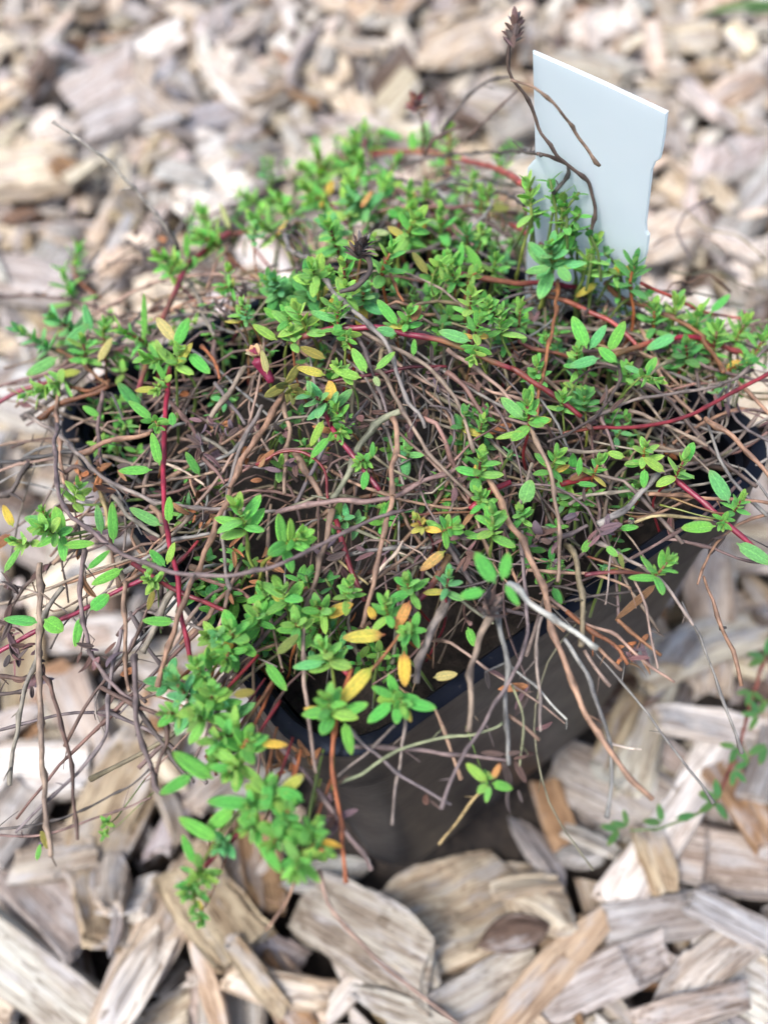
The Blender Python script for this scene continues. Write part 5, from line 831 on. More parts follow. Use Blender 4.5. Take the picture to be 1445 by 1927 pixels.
259,63,18,387,1,6,488,4433,225,148,136,-161,966,0 156,44,18,388,1,1,2924,1735,40,896,68,-114,424,0 207,44,20,389,1,2,-94,2790,-44,531,118,201,815,0 90,24,18,390,1,4,-484,160,-250,365,-3,-178,-914,0 276,136,54,391,3,4,-197,2369,-55,795,316,43,516,1 214,71,20,392,0,6,1224,820,-139,467,197,-135,852,0 227,98,38,393,0,1,1938,3639,233,547,292,18,785,0 182,60,25,394,3,4,268,3866,103,217,139,-205,-944,0
207,123,60,395,0,0,1200,2851,71,561,-17,34,827,0 192,113,43,396,3,6,3193,2599,165,426,24,-18,904,0 73,23,18,397,0,2,403,3047,33,840,-144,-377,363,0 285,156,45,398,0,4,-447,1480,-167,396,211,292,844,1 247,63,24,399,1,2,171,1236,-121,83,-251,101,959,0 308,100,32,400,0,5,-470,2483,-89,640,112,109,-752,0 188,94,32,401,0,0,651,4394,217,955,40,184,228,0 180,30,18,402,1,5,2036,2555,71,990,-140,16,-20,0
236,69,37,403,1,0,586,-810,-241,933,8,27,358,0 103,25,18,404,1,1,1595,1772,-48,540,-33,-83,837,0 255,129,44,405,0,6,191,3868,165,77,162,-340,923,0 335,138,45,406,0,1,-669,-588,-238,854,-36,13,-518,0 345,168,74,407,0,6,287,3592,100,261,89,75,958,0 187,55,26,408,1,1,3296,2296,133,976,-152,-28,152,0 122,20,18,409,1,1,-483,1082,-247,968,45,-110,220,0 293,127,50,410,0,1,208,752,-220,449,46,184,873,0
333,119,60,411,0,0,-752,446,-231,768,-28,39,-639,0 204,77,42,412,0,6,1762,2584,84,613,178,59,-767,0 266,109,48,413,3,0,1676,1226,-84,618,136,29,-773,0 325,59,32,414,1,2,676,2284,-17,890,-240,-99,-374,0 245,67,35,415,1,2,2931,1698,58,428,27,-293,855,0 233,66,31,416,1,6,2497,1771,56,54,-266,287,-919,0 351,150,66,417,3,0,2075,255,-144,113,102,-30,-988,0
235,126,64,418,0,7,1463,26,-224,103,-39,80,991,0 165,64,35,419,3,0,699,4186,197,154,282,-310,895,0 277,113,52,420,0,0,-387,1543,-148,268,-204,71,-939,1 240,127,61,421,3,0,1868,1970,33,831,304,-101,-456,1 88,16,18,422,1,7,702,1268,-145,733,-403,-114,-537,0 220,84,41,423,0,1,2725,2404,134,194,211,97,-953,1 154,57,18,424,0,5,573,4162,173,326,401,-122,-848,0
252,56,20,425,1,2,935,3449,96,980,-7,22,-199,0 216,69,25,426,0,0,148,2510,-59,1,71,175,-982,0 282,101,35,427,0,6,1298,1113,-68,930,355,53,84,0 127,22,18,428,1,0,-967,1383,-242,632,152,-97,753,0 126,72,19,429,0,6,1080,182,-239,538,-97,157,822,0 353,63,23,430,1,3,1315,3081,96,979,194,-65,-11,0 310,155,56,431,0,7,-252,1564,-151,435,66,-73,895,0 185,105,51,432,3,1,-869,-260,-227,591,68,-218,-774,1
209,38,19,433,1,2,1886,2618,80,881,-275,246,-296,0 209,120,55,434,2,5,17,1727,-122,740,-85,92,661,0 151,86,20,435,2,5,1379,543,-193,68,160,-115,-978,0 185,100,34,436,2,0,1729,2024,14,833,6,-81,-548,0 233,130,37,437,0,1,819,164,-221,708,-303,10,638,0 338,72,35,438,1,6,3251,1919,109,684,241,61,-686,1 347,56,18,439,1,0,235,1859,-120,334,-39,25,941,0 323,155,74,440,0,1,-126,3508,91,655,-40,255,710,0
116,56,22,441,2,2,686,309,-248,929,14,46,367,0 94,34,18,442,0,0,580,4103,144,181,-30,110,-977,0 96,52,29,443,3,1,1950,2620,79,987,159,19,-28,0 275,55,18,444,1,3,-443,1973,-151,145,-160,-185,959,0 144,46,18,445,0,2,-416,2035,-151,448,147,-114,-874,0 152,33,18,446,1,4,78,-682,-251,16,19,18,1000,0 314,82,36,447,1,5,1984,744,-115,315,187,-192,-910,1 126,46,18,448,2,0,779,935,-190,980,176,90,26,0
279,117,37,449,3,1,-80,1053,-205,579,-274,-235,731,0 259,110,51,450,0,0,2290,1167,-38,728,-37,-194,657,1 255,83,21,451,3,4,1462,2190,3,929,225,93,278,0 105,62,21,452,3,6,157,2208,-94,477,46,66,875,0 204,76,33,453,0,2,-136,-712,-240,543,-97,-116,826,0 255,100,48,454,2,2,1866,398,-160,880,2,147,-452,0 205,92,33,455,0,2,3142,2358,130,157,35,123,-979,0 214,102,42,456,3,6,2100,1704,48,321,68,194,925,0
239,123,34,457,0,6,-436,2199,-121,770,136,110,-613,0 150,56,20,458,0,6,2304,3347,198,986,-91,104,-93,0 363,166,66,459,0,6,-141,3001,9,469,113,-128,-867,0 255,52,18,460,1,2,1482,139,-212,785,-84,6,614,0 95,40,18,461,3,4,2159,1915,25,51,-221,61,-972,0 93,31,18,462,3,0,1173,1429,-111,500,-71,85,-859,0 198,64,20,463,0,6,2494,1373,-28,976,-107,-6,-189,0
212,82,37,464,0,0,527,5077,272,658,-205,-231,686,0 320,100,52,465,0,0,1179,3910,207,87,-152,332,-927,1 131,75,30,466,2,1,-550,2213,-122,886,277,19,-372,0 94,38,18,467,3,4,628,2165,-65,960,-48,-214,172,0 148,38,18,468,1,7,1704,-94,-212,657,-18,-397,641,0 340,168,38,469,3,5,301,3299,83,743,-9,-57,666,0 299,113,26,470,0,0,2558,1863,40,991,-36,-91,-94,0 157,48,18,471,3,3,44,-871,-246,369,-81,58,924,0
174,96,36,472,2,1,1618,908,-105,744,-194,180,613,0 111,59,18,473,0,0,2801,2707,143,796,-57,-273,538,0 217,37,18,474,1,7,2310,824,-76,98,243,317,-912,0 341,96,40,475,1,5,2343,1961,40,771,143,-70,-617,0 350,165,69,476,0,0,2075,944,-52,356,-185,86,-912,1 193,36,18,477,1,2,226,1883,-77,695,365,-111,609,0 137,26,18,478,1,0,3830,1852,115,244,121,-202,-941,0
230,70,21,479,0,6,1564,1731,-50,174,-7,2,-985,0 131,38,18,480,1,2,473,-396,-249,253,-39,100,962,0 221,108,30,481,0,7,1298,1936,-23,853,332,129,-382,0 272,104,34,482,2,0,986,4044,271,833,-379,101,391,1 103,18,18,483,1,0,1767,1845,-24,656,-65,305,-687,0 182,75,39,484,0,6,1279,2549,67,127,-192,-54,972,0 152,79,20,485,0,1,391,1423,-165,784,15,109,-611,0
267,67,25,486,1,4,-152,1974,-127,871,-309,16,-382,0 229,69,22,487,2,5,1697,1999,29,218,167,-226,-935,0 113,65,30,488,0,5,3115,1626,48,594,65,110,-794,0 190,105,26,489,0,1,2,2365,-80,838,-92,8,539,0 308,170,71,490,3,1,3345,2355,191,821,49,-180,-539,0 148,69,26,491,3,1,2493,1862,71,726,-260,140,621,0 116,68,33,492,2,6,104,2254,-75,879,-17,-263,-398,0
269,111,41,493,0,0,316,1662,-135,604,-18,-94,791,0 254,83,27,494,3,7,2669,600,-67,940,173,272,-109,0 270,54,18,495,1,1,265,-587,-247,983,-114,-32,-140,0 376,66,18,496,1,2,-1470,-135,-247,596,65,17,800,0 282,73,23,497,1,2,1460,3433,129,991,38,-42,123,0 315,137,69,498,0,3,1434,3479,187,986,151,4,-73,0 344,160,72,499,0,0,-315,-713,-205,744,36,-243,-622,0
208,95,28,500,0,1,529,3428,77,161,98,-135,-973,0 283,90,24,501,0,1,1697,997,-88,732,291,-209,-580,0 203,55,28,502,1,6,1457,168,-196,932,-71,-25,-354,0 156,49,18,503,3,1,1086,2863,50,665,242,148,690,0 133,60,28,504,0,1,-448,200,-246,874,-31,-17,484,0 124,74,28,505,2,0,1038,-271,-244,322,-6,139,937,0 237,66,23,506,1,1,1434,1837,-34,621,148,121,-761,0 220,55,30,507,1,5,1601,3177,157,944,39,-321,-71,0
182,29,18,508,1,6,1693,1624,-52,127,113,-132,-977,0 159,72,21,509,0,5,2570,1856,84,173,-166,-89,-967,0 66,35,18,510,3,7,2862,1199,-26,998,-35,-56,22,0 81,34,18,511,0,0,684,832,-213,150,-46,96,-983,0 150,82,32,512,2,2,2607,2606,155,927,-357,29,-111,0 237,141,56,513,0,4,1538,3116,134,35,84,223,-970,0 238,135,48,514,0,5,608,910,-173,663,122,133,-727,0
233,112,37,515,3,6,2040,2761,149,496,323,-37,-805,1 199,76,20,516,0,4,2838,724,-31,530,350,-75,-769,0 359,60,30,517,1,1,738,119,-204,927,-296,-196,117,0 223,109,30,518,2,0,-659,83,-236,288,-60,-192,-936,0 198,86,31,519,0,1,216,2167,-42,619,-110,242,739,0 98,25,18,520,1,1,584,3638,111,854,-68,-286,-430,0 120,59,26,521,0,4,-414,1730,-180,353,219,-81,-906,0
293,162,52,522,2,2,1046,3569,155,122,42,-257,958,0 190,65,21,523,0,7,1084,2199,7,175,-135,-38,-975,0 232,138,34,524,0,1,464,2738,-7,117,-39,40,992,0 187,47,18,525,1,1,1367,871,-161,987,-2,-94,131,0 244,110,53,526,3,4,1093,716,-143,273,285,141,908,0 200,60,19,527,0,6,3145,2512,155,109,-197,-280,933,0 184,105,54,528,0,6,2094,3540,205,561,146,-105,-808,0
218,117,46,529,3,0,-550,1635,-135,643,-121,339,676,0 105,49,24,530,0,1,1675,652,-164,797,30,9,-603,0 184,50,18,531,1,1,764,1013,-162,388,105,-90,-911,0 89,50,20,532,0,0,1658,1380,-73,909,-352,-142,-170,0 355,125,48,533,3,1,3274,1663,84,871,-181,-36,455,0 270,121,46,534,0,5,-987,1155,-227,700,-163,-22,-695,0 233,102,34,535,0,1,1140,2461,27,318,-192,-228,900,0
108,56,18,536,3,1,1061,311,-241,857,265,66,437,0 220,101,29,537,0,2,3868,1578,97,983,160,23,-82,0 154,52,24,538,0,6,1216,3786,182,870,-179,194,416,0 200,90,39,539,0,6,2818,1766,85,963,122,-236,44,0 292,115,38,540,0,6,3137,1118,7,964,240,-87,-79,0 265,133,62,541,0,3,1318,2235,58,874,-345,107,324,0 234,132,53,542,3,1,-977,1009,-179,930,293,122,-188,0 146,75,18,543,2,0,135,2677,-36,856,-77,130,495,0
131,46,18,544,2,6,-344,783,-244,500,-55,-229,-833,0 165,51,18,545,0,4,1469,1560,-50,750,-42,25,660,0 185,93,40,546,0,1,543,2810,51,150,84,-327,929,1 136,39,18,547,1,1,-692,-306,-249,655,41,111,746,0 228,40,18,548,1,0,1762,656,-149,101,-100,-138,-980,0 154,50,22,549,3,5,1457,1096,-120,800,132,161,562,0 395,98,49,550,1,2,-105,2764,27,502,-196,-144,830,1
226,112,33,551,3,2,2232,2173,50,258,111,19,-960,0 329,67,18,552,1,2,1603,2794,90,439,136,-237,856,0 179,102,24,553,3,0,2254,1458,-19,366,-17,343,-865,0 313,71,27,554,1,5,2931,2520,143,875,-275,81,-389,0 220,111,49,555,0,6,284,4399,240,980,58,-181,60,0 169,56,26,556,3,4,3752,1851,112,863,122,-19,491,0 338,160,54,557,3,1,-784,-256,-188,858,211,-47,466,1
231,123,67,558,3,1,3441,1567,110,905,38,-35,423,0 159,87,22,559,0,2,2703,708,-84,237,-105,-13,966,0 264,106,29,560,0,0,2416,1108,-47,772,-37,6,-634,0 289,128,32,561,0,6,292,876,-211,194,44,-144,-969,0 155,86,22,562,2,5,1680,3834,230,947,-121,-291,-69,0 329,110,48,563,3,0,1377,581,-144,929,93,-248,258,0 83,47,23,564,2,1,968,1697,-97,419,27,-9,908,0 99,40,18,565,2,5,2057,3328,157,110,-112,-80,984,0
362,117,60,566,0,2,-852,911,-216,543,-92,94,-829,1 261,94,42,567,3,4,1718,2616,111,161,253,161,-940,0 155,45,18,568,1,0,1939,1176,-77,844,-22,-58,-533,0 181,38,18,569,1,6,235,2970,-4,42,22,-92,-995,0 244,139,34,570,0,6,-1235,495,-235,905,-30,-126,406,0 167,52,25,571,0,6,606,3252,113,844,-25,75,531,0 213,109,47,572,3,7,-28,-1058,-236,138,28,53,989,0
182,103,41,573,3,6,3849,1764,130,927,276,-88,-240,0 161,40,18,574,1,0,1623,1711,-43,837,214,-90,496,0 218,77,31,575,3,0,353,2832,9,908,91,178,368,1 94,40,19,576,0,7,1014,4465,243,300,-204,-113,925,0 357,127,33,577,0,7,1376,1716,-20,508,195,-127,830,0 75,43,18,578,0,4,143,937,-236,205,-152,-28,966,0 125,72,20,579,0,1,1106,283,-215,176,277,289,-899,0 294,57,18,580,1,6,2642,1457,-5,961,125,-56,242,0
266,118,54,581,0,4,875,2885,108,554,64,-91,825,0 189,35,18,582,1,6,1310,2626,54,14,303,147,-942,0 325,117,49,583,0,6,492,3188,64,757,-52,73,-647,0 228,72,20,584,2,2,1353,4306,221,39,44,-85,-995,0 392,144,67,585,3,5,363,1975,12,864,116,155,-465,1 152,47,18,586,2,6,2410,1298,-43,742,40,-117,659,0 350,171,52,587,0,7,426,4599,254,996,13,-86,-25,0 258,89,32,588,2,4,-525,628,-238,825,30,-128,-550,1
355,159,45,589,3,5,-944,1538,-218,777,59,-183,600,0 216,67,26,590,3,6,2270,1768,23,723,-140,349,-580,0 119,63,22,591,2,6,55,4221,126,484,81,-78,-868,0 120,55,23,592,0,0,3573,2214,169,640,47,384,664,0 252,90,33,593,0,1,-201,-855,-137,177,87,51,979,0 252,59,20,594,1,0,683,916,-152,665,-45,389,-636,0 189,61,25,595,0,6,2397,3200,175,710,45,-29,-702,0 118,34,18,596,1,0,786,3072,109,637,55,415,-647,0
289,157,66,597,0,1,1639,1278,-26,340,84,75,-934,0 194,92,21,598,0,6,2323,1421,-25,790,273,87,542,0 188,75,22,599,3,0,989,1167,-150,943,-126,-141,274,0 211,110,43,600,0,0,383,494,-238,720,-71,-1,690,0 249,105,51,601,3,0,1654,2802,102,993,13,40,107,0 158,49,23,602,2,0,282,2331,-58,111,-18,220,969,0 176,102,56,603,0,6,-455,2069,-121,154,-148,116,970,0
343,164,74,604,0,4,95,1692,-38,854,-94,-190,-475,0 336,64,31,605,1,0,776,362,-227,557,8,-100,825,0 210,118,62,606,0,6,1546,3055,170,567,286,45,-771,1 268,140,38,607,0,4,892,1779,-77,737,88,119,-659,0 91,43,18,608,0,2,836,2614,-6,19,81,-101,-991,0 151,52,18,609,3,1,-654,1601,-217,778,131,42,-612,0 73,42,23,610,0,1,1697,2420,43,81,-227,-104,965,0 91,32,18,611,0,1,379,-677,-249,894,196,-1,-403,0
201,86,38,612,0,7,1144,1517,-92,21,-82,-6,996,0 327,134,73,613,0,2,1249,397,-152,316,-10,37,948,0 112,50,26,614,0,1,1373,-205,-243,525,-126,64,839,0 162,56,29,615,0,4,482,4755,277,867,76,-359,-338,0 157,76,36,616,3,0,431,3390,118,954,85,135,-253,0 198,78,26,617,0,4,1723,2752,130,63,-23,-183,981,0 233,95,25,618,2,3,1364,3344,151,551,376,36,-744,0 117,22,18,619,1,6,2055,2497,66,362,63,-208,907,0
121,37,18,620,0,0,1597,4057,209,779,-25,32,-626,0 113,44,18,621,2,0,995,4253,198,873,63,-310,371,0 62,17,18,622,1,1,1463,341,-202,169,12,272,-947,0 121,47,18,623,0,6,2760,1345,-11,706,104,154,-684,0 351,113,52,624,0,1,1255,3199,140,926,13,-191,-325,0 129,71,21,625,3,4,2177,2249,58,331,176,366,-852,0 167,60,18,626,0,0,2690,2603,143,860,-170,349,-331,0 235,83,21,627,0,0,676,3860,132,131,30,-35,990,0
297,125,68,628,3,4,-340,3178,25,878,74,-7,-472,0 119,41,21,629,0,2,-714,1042,-247,783,-162,-17,600,0 272,48,18,630,1,4,558,21,-238,837,-224,-71,493,0 93,49,27,631,0,4,-468,-256,-246,948,90,-16,-304,0 98,42,18,632,0,1,2313,2905,167,802,219,-145,-536,0 202,53,20,633,1,0,2968,1890,106,870,354,-201,279,0 121,33,18,634,1,6,679,4140,184,556,135,360,-737,0
242,110,47,635,0,4,2374,1735,50,421,-38,-365,830,0 239,93,45,636,0,7,713,2547,29,920,-152,-316,174,0 219,106,32,637,2,1,2161,2057,43,982,48,-172,58,0 205,103,45,638,3,6,1372,-74,-214,712,279,19,-645,0 146,48,20,639,3,0,2169,398,-140,506,15,-377,-775,0 252,106,32,640,2,2,620,752,-200,146,-65,-352,922,0 161,49,19,641,0,2,1801,2382,48,907,244,5,-344,0 220,70,18,642,0,5,680,-149,-250,668,38,90,737,0
338,67,18,643,1,0,-99,2274,-90,400,210,-120,-884,0 233,93,47,644,3,4,-421,2011,-72,268,-159,-284,907,0 231,132,65,645,2,1,2187,2438,115,854,-202,-96,-470,0 331,130,32,646,3,0,2543,2227,139,315,51,-162,934,1 232,39,21,647,1,0,2115,3006,127,239,51,-71,-967,0 164,83,35,648,0,0,771,-312,-235,634,101,-228,-732,0 198,63,27,649,0,7,1429,-164,-222,896,167,9,412,0
222,75,37,650,3,4,-1293,118,-240,493,9,-60,868,0 260,104,26,651,0,7,729,3955,168,793,134,-226,-550,0 141,77,23,652,2,6,340,1751,-89,592,50,54,802,0 185,53,27,653,1,1,-527,2181,-109,958,268,-50,-94,0 149,37,18,654,1,5,1666,1703,-30,994,64,-85,-3,0 319,147,54,655,3,4,1002,2862,132,989,124,70,42,1 347,126,69,656,3,0,-108,1312,-134,906,306,-198,216,0 142,70,34,657,0,5,1746,2717,163,926,-118,-77,-351,0
119,54,20,658,0,4,2485,1484,-16,773,114,99,616,0 332,105,34,659,0,4,2495,2855,181,960,56,54,-270,1 154,60,18,660,0,7,1551,3349,129,165,-81,4,983,0 296,118,44,661,0,4,2167,2322,156,853,-212,-258,400,1 172,53,18,662,2,2,2579,1580,-1,915,40,-39,-401,0 196,92,31,663,0,3,-694,1673,-163,706,405,96,-574,0 278,92,37,664,0,4,-349,849,-229,348,153,121,917,0 144,40,18,665,1,5,273,841,-179,939,20,-182,-292,0
288,47,19,666,1,2,2415,1540,7,766,325,-42,552,0 230,131,60,667,3,4,451,2951,54,853,125,-220,456,1 196,65,34,668,0,1,1073,2455,21,939,174,-223,-195,0 238,115,35,669,3,0,1038,1334,-100,477,8,271,-836,0 218,70,28,670,0,6,560,3660,106,753,-174,-181,608,0 118,34,18,671,1,1,661,1526,-112,667,-159,291,667,0 108,61,33,672,0,6,1155,4175,219,905,-284,-298,-106,0
62,36,18,673,3,1,-197,2691,-14,567,-223,78,789,0 267,156,45,674,0,4,1909,505,-115,809,113,74,572,0 218,96,30,675,0,1,435,-990,-243,258,-19,-99,961,0 285,156,62,676,0,6,3189,1502,140,886,53,-238,-394,1 80,20,18,677,1,1,1721,1793,-37,448,-11,104,-888,0 363,133,44,678,0,0,-567,2047,-95,32,-247,-175,953,0 220,100,50,679,0,1,2018,2333,93,943,-20,-316,-100,1
97,55,18,680,0,6,964,2295,-18,764,47,287,576,0 267,103,34,681,2,1,-459,697,-232,954,-83,147,-247,1 200,94,31,682,0,6,100,3072,23,945,-213,177,-173,0 231,44,19,683,1,0,1647,3848,225,670,135,-282,-674,0 145,52,22,684,0,1,1723,1746,-13,304,50,21,951,0 202,52,28,685,1,2,1416,3224,147,294,-188,357,866,0 136,42,18,686,0,2,1332,632,-176,375,88,-349,-854,0
250,59,21,687,1,7,-443,1143,-239,746,-35,154,-646,0 102,27,18,688,1,0,812,3728,122,320,-173,146,-920,0 229,120,34,689,0,1,2626,831,-65,859,-84,-8,506,0 298,140,61,690,2,6,-91,1808,-101,753,175,-131,-620,0 202,110,54,691,2,2,224,4532,237,732,180,-318,-575,0 206,120,35,692,0,2,2823,1352,31,725,29,14,-688,1 73,39,19,693,0,2,2695,2265,83,744,153,73,646,0
158,85,22,694,0,0,527,738,-203,539,204,264,-774,0 210,118,54,695,0,0,3619,1643,106,409,-100,-53,-905,0 145,85,25,696,3,6,1680,3629,204,934,19,226,275,0 374,132,33,697,0,2,-42,1580,-52,953,-191,-219,84,0 116,47,22,698,0,2,874,3780,131,474,59,201,-855,0 114,63,23,699,0,7,-878,273,-248,997,-25,60,-30,0 284,149,52,700,2,4,177,1072,-155,490,272,-30,828,0
248,97,27,701,0,4,1901,2258,67,838,-244,-141,468,0 107,57,21,702,2,4,640,1554,-116,996,-84,11,-9,0 148,59,18,703,0,6,310,4232,150,940,121,-208,243,0 198,83,28,704,0,1,602,701,-199,256,35,-366,894,0 200,93,36,705,0,0,1157,4525,262,943,325,51,54,0 178,65,18,706,3,1,901,385,-208,810,-46,-395,432,0 243,53,19,707,1,0,1550,1133,-82,37,25,-358,933,0 88,30,18,708,3,1,1006,4254,223,517,270,120,-804,0
226,93,40,709,2,6,-1010,625,-225,979,128,-149,56,0 312,59,18,710,1,0,409,4126,171,488,-106,297,-814,0 154,29,18,711,1,7,-941,117,-247,526,-47,-82,-845,0 255,127,34,712,0,3,792,3396,123,148,-46,318,935,0 226,76,23,713,0,0,1916,2920,107,956,106,-57,-267,0 264,90,38,714,0,1,195,3112,30,128,23,-247,960,0 250,76,29,715,3,2,-898,1359,-229,860,-33,-83,503,0
303,125,51,716,0,1,135,-925,-235,376,-2,-29,-926,0 355,160,48,717,0,4,-549,193,-217,865,-182,-95,-457,1 143,66,18,718,2,2,-941,-219,-249,749,-133,-53,647,0 270,161,72,719,2,6,2048,3376,208,980,-109,90,-136,0 328,166,70,720,0,2,706,2349,25,479,260,-92,-834,0 206,78,27,721,2,4,-584,2439,-107,384,142,-213,-887,0 61,21,18,722,3,6,-216,-499,-251,107,-2,120,987,0
77,24,18,723,0,4,1193,-514,-250,870,-72,137,-469,0 320,66,20,724,1,1,-289,584,-241,988,75,-88,103,0 185,84,31,725,3,4,-148,1705,-109,932,131,-300,158,0 323,110,50,726,3,3,3924,1564,124,375,-85,-53,922,0 278,65,32,727,1,5,1554,1967,-10,627,-154,-259,718,0 143,26,18,728,1,0,-20,3434,70,843,-117,402,-336,0 298,138,52,729,0,6,192,2335,-43,568,-172,-104,798,1
120,26,18,730,1,7,728,577,-200,935,149,-300,119,0 210,108,36,731,0,6,2822,2541,161,218,-201,139,945,0 208,50,23,732,1,0,3485,2061,212,983,103,113,101,0 95,53,21,733,0,4,465,5084,278,755,144,6,640,0 105,52,18,734,0,0,-172,1027,-227,99,176,-338,919,0 217,47,20,735,1,2,-803,1281,-246,709,63,24,-702,0 166,72,18,736,0,6,1510,851,-124,890,214,-336,-221,0
208,117,51,737,0,6,3821,1485,117,68,-128,-340,929,0 281,64,22,738,1,0,1594,-110,-217,437,204,-3,876,0 191,76,25,739,0,4,713,1154,-123,951,230,-162,132,0 273,146,67,740,0,0,1272,2662,105,744,-75,183,-638,1 103,45,22,741,3,0,-397,1016,-245,273,-98,112,-950,0 326,132,31,742,0,7,431,3821,128,976,67,72,192,0 164,79,23,743,2,4,441,3850,158,906,118,-22,407,0
348,83,29,744,1,0,-1348,138,-242,947,67,11,315,0 111,39,18,745,3,2,461,98,-251,100,43,-41,-993,0 173,42,18,746,1,0,594,1586,-118,74,-130,266,952,0 161,45,18,747,1,1,690,-815,-239,955,102,153,-231,0 245,85,35,748,0,4,2829,978,42,915,223,-121,-313,0 318,98,22,749,0,5,305,4192,158,680,281,-118,-667,0 264,79,43,750,1,2,-792,-35,-183,568,-364,-34,737,0 79,45,21,751,3,0,670,1657,-114,934,-29,245,258,0
298,97,38,752,2,3,999,3800,182,895,364,11,-257,1 176,80,34,753,0,1,2379,1673,65,406,130,368,-826,0 139,65,32,754,0,1,1973,3062,171,618,128,144,763,0 244,101,54,755,2,1,1518,385,-170,726,-201,-189,630,0 204,86,45,756,2,5,208,4009,148,943,31,204,-260,0 156,72,32,757,0,0,1634,1029,-90,922,245,-137,-267,0 241,66,33,758,1,0,1039,1852,-54,691,-162,-136,691,0
246,120,39,759,2,7,884,4054,274,915,-319,-206,-133,0 321,160,72,760,0,2,-1137,-358,-209,262,-139,-215,930,0 130,54,24,761,2,1,771,4672,236,214,-23,-203,-955,0 196,33,18,762,1,1,-772,-247,-150,957,55,218,-185,0 247,41,18,763,1,6,2687,652,-43,861,3,227,454,0 110,41,18,764,3,2,2093,603,-142,759,4,5,651,0 70,15,18,765,1,2,1114,4225,204,700,375,-56,-604,0 203,39,20,766,1,1,332,-543,-244,991,58,105,53,0
229,38,18,767,1,3,917,2354,8,964,-106,217,-110,0 144,62,18,768,0,6,2819,2809,169,258,84,137,-953,0 241,107,45,769,2,7,1382,708,-121,804,-296,-195,478,0 204,115,33,770,0,0,828,4312,255,501,-70,316,-803,1 347,163,73,771,2,7,874,884,-99,242,-175,172,939,0 216,99,48,772,0,4,-1414,-100,-233,637,35,40,-769,0 133,26,18,773,1,7,293,2489,-48,337,181,-128,-915,0
83,14,18,774,1,6,3597,1790,93,774,43,-174,607,0 303,168,46,775,3,1,-23,3630,102,708,242,83,658,0 193,56,18,776,1,1,-154,-932,-150,714,187,89,-669,0 206,116,35,777,0,1,1018,1583,-45,27,71,-22,-997,0 236,44,18,778,1,7,2209,3168,170,935,173,-148,274,0 151,86,20,779,0,4,3594,1433,62,166,76,42,982,0 104,43,18,780,0,6,-1061,706,-248,984,44,-116,-126,0 217,93,34,781,0,5,894,-469,-227,807,87,-151,564,0
300,162,63,782,3,7,-268,1082,-178,170,92,22,-981,0 229,41,19,783,1,1,812,-553,-235,954,97,-74,275,0 89,39,21,784,2,4,-1205,60,-237,804,200,281,484,0 352,113,48,785,0,1,770,3564,145,890,247,-6,-384,0 284,114,40,786,3,0,869,2283,24,942,105,142,285,0 169,47,21,787,1,6,1516,3372,177,804,378,76,-453,0 210,63,34,788,1,6,2533,2682,140,897,351,-40,267,0 144,27,18,789,1,3,1491,560,-106,620,160,-302,706,0
119,51,18,790,3,4,1393,3884,204,991,128,-32,13,0 98,28,18,791,1,1,85,2780,-39,536,94,-48,-837,0 212,86,44,792,0,4,1715,3685,222,693,145,134,693,0 221,106,29,793,3,6,2695,2056,81,975,121,-187,-5,0 238,93,48,794,3,0,249,3101,69,544,75,-133,825,0 167,54,20,795,0,4,1708,605,-151,926,328,-8,189,0 370,163,73,796,3,5,481,951,-132,843,190,-30,-503,0 262,89,41,797,3,3,-539,1716,-136,513,-185,-302,-782,0
303,109,26,798,0,3,955,1825,-28,289,13,-181,940,0 247,108,33,799,0,0,807,3643,166,539,-243,16,-806,0 144,72,37,800,0,4,-657,-266,-192,440,275,-157,840,1 199,44,22,801,1,0,1020,-643,-244,383,-97,-9,919,0 337,137,72,802,3,0,1235,2343,48,884,224,-118,392,0 217,49,18,803,1,2,1303,3728,162,655,46,143,741,0 118,51,22,804,0,0,2436,950,-49,800,80,-204,559,0
120,48,18,805,0,4,2455,2967,230,783,-38,-204,586,0 102,54,24,806,0,6,921,4480,210,760,-23,-103,641,0 192,39,20,807,1,4,1176,628,-154,68,216,-81,971,0 87,48,18,808,0,6,1212,4476,241,848,286,224,-387,0 121,60,28,809,3,5,-1123,967,-213,878,301,-246,278,0 188,108,30,810,0,1,510,-65,-223,148,-159,-49,975,0 266,151,64,811,0,2,164,916,-151,500,30,-237,833,0
170,41,20,812,1,0,438,3949,125,815,-284,-130,488,0 274,84,36,813,0,6,2347,2374,121,511,-321,-155,782,0 128,21,18,814,1,5,-758,853,-210,831,-370,-192,-368,0 174,88,29,815,3,1,364,425,-203,29,213,-152,-965,0 189,112,45,816,3,4,1999,1071,-32,647,-131,-170,-732,0 130,72,18,817,3,2,1711,3078,160,466,-59,268,-841,0 228,75,32,818,0,6,-456,1273,-163,576,383,42,-721,0
114,57,24,819,2,1,-54,-836,-219,776,48,416,472,0 232,92,38,820,0,7,1390,2505,114,795,-256,106,-540,1 353,141,59,821,3,0,2284,2606,138,623,-242,73,-740,0 128,39,18,822,0,1,1058,2445,33,682,367,-84,-627,0 141,62,21,823,0,0,1758,3579,218,58,-256,291,-920,0 120,45,20,824,3,3,522,3761,105,994,-32,16,107,0 91,31,18,825,0,6,-750,1226,-246,532,91,114,-834,0 137,75,20,826,3,4,178,-445,-247,613,159,69,771,1
210,110,33,827,0,2,646,298,-241,580,-42,-26,813,0 312,102,31,828,0,6,-502,2628,-22,636,17,-170,752,0 248,120,56,829,0,1,1840,140,-170,939,-232,-143,-209,0 274,56,27,830,1,2,-182,522,-240,52,-10,-286,957,0 84,19,18,831,1,2,344,1408,-169,938,-233,119,-226,0 137,76,18,832,0,6,2009,2191,40,289,-168,-223,916,0 124,56,25,833,3,5,1482,428,-156,322,-191,-23,927,0
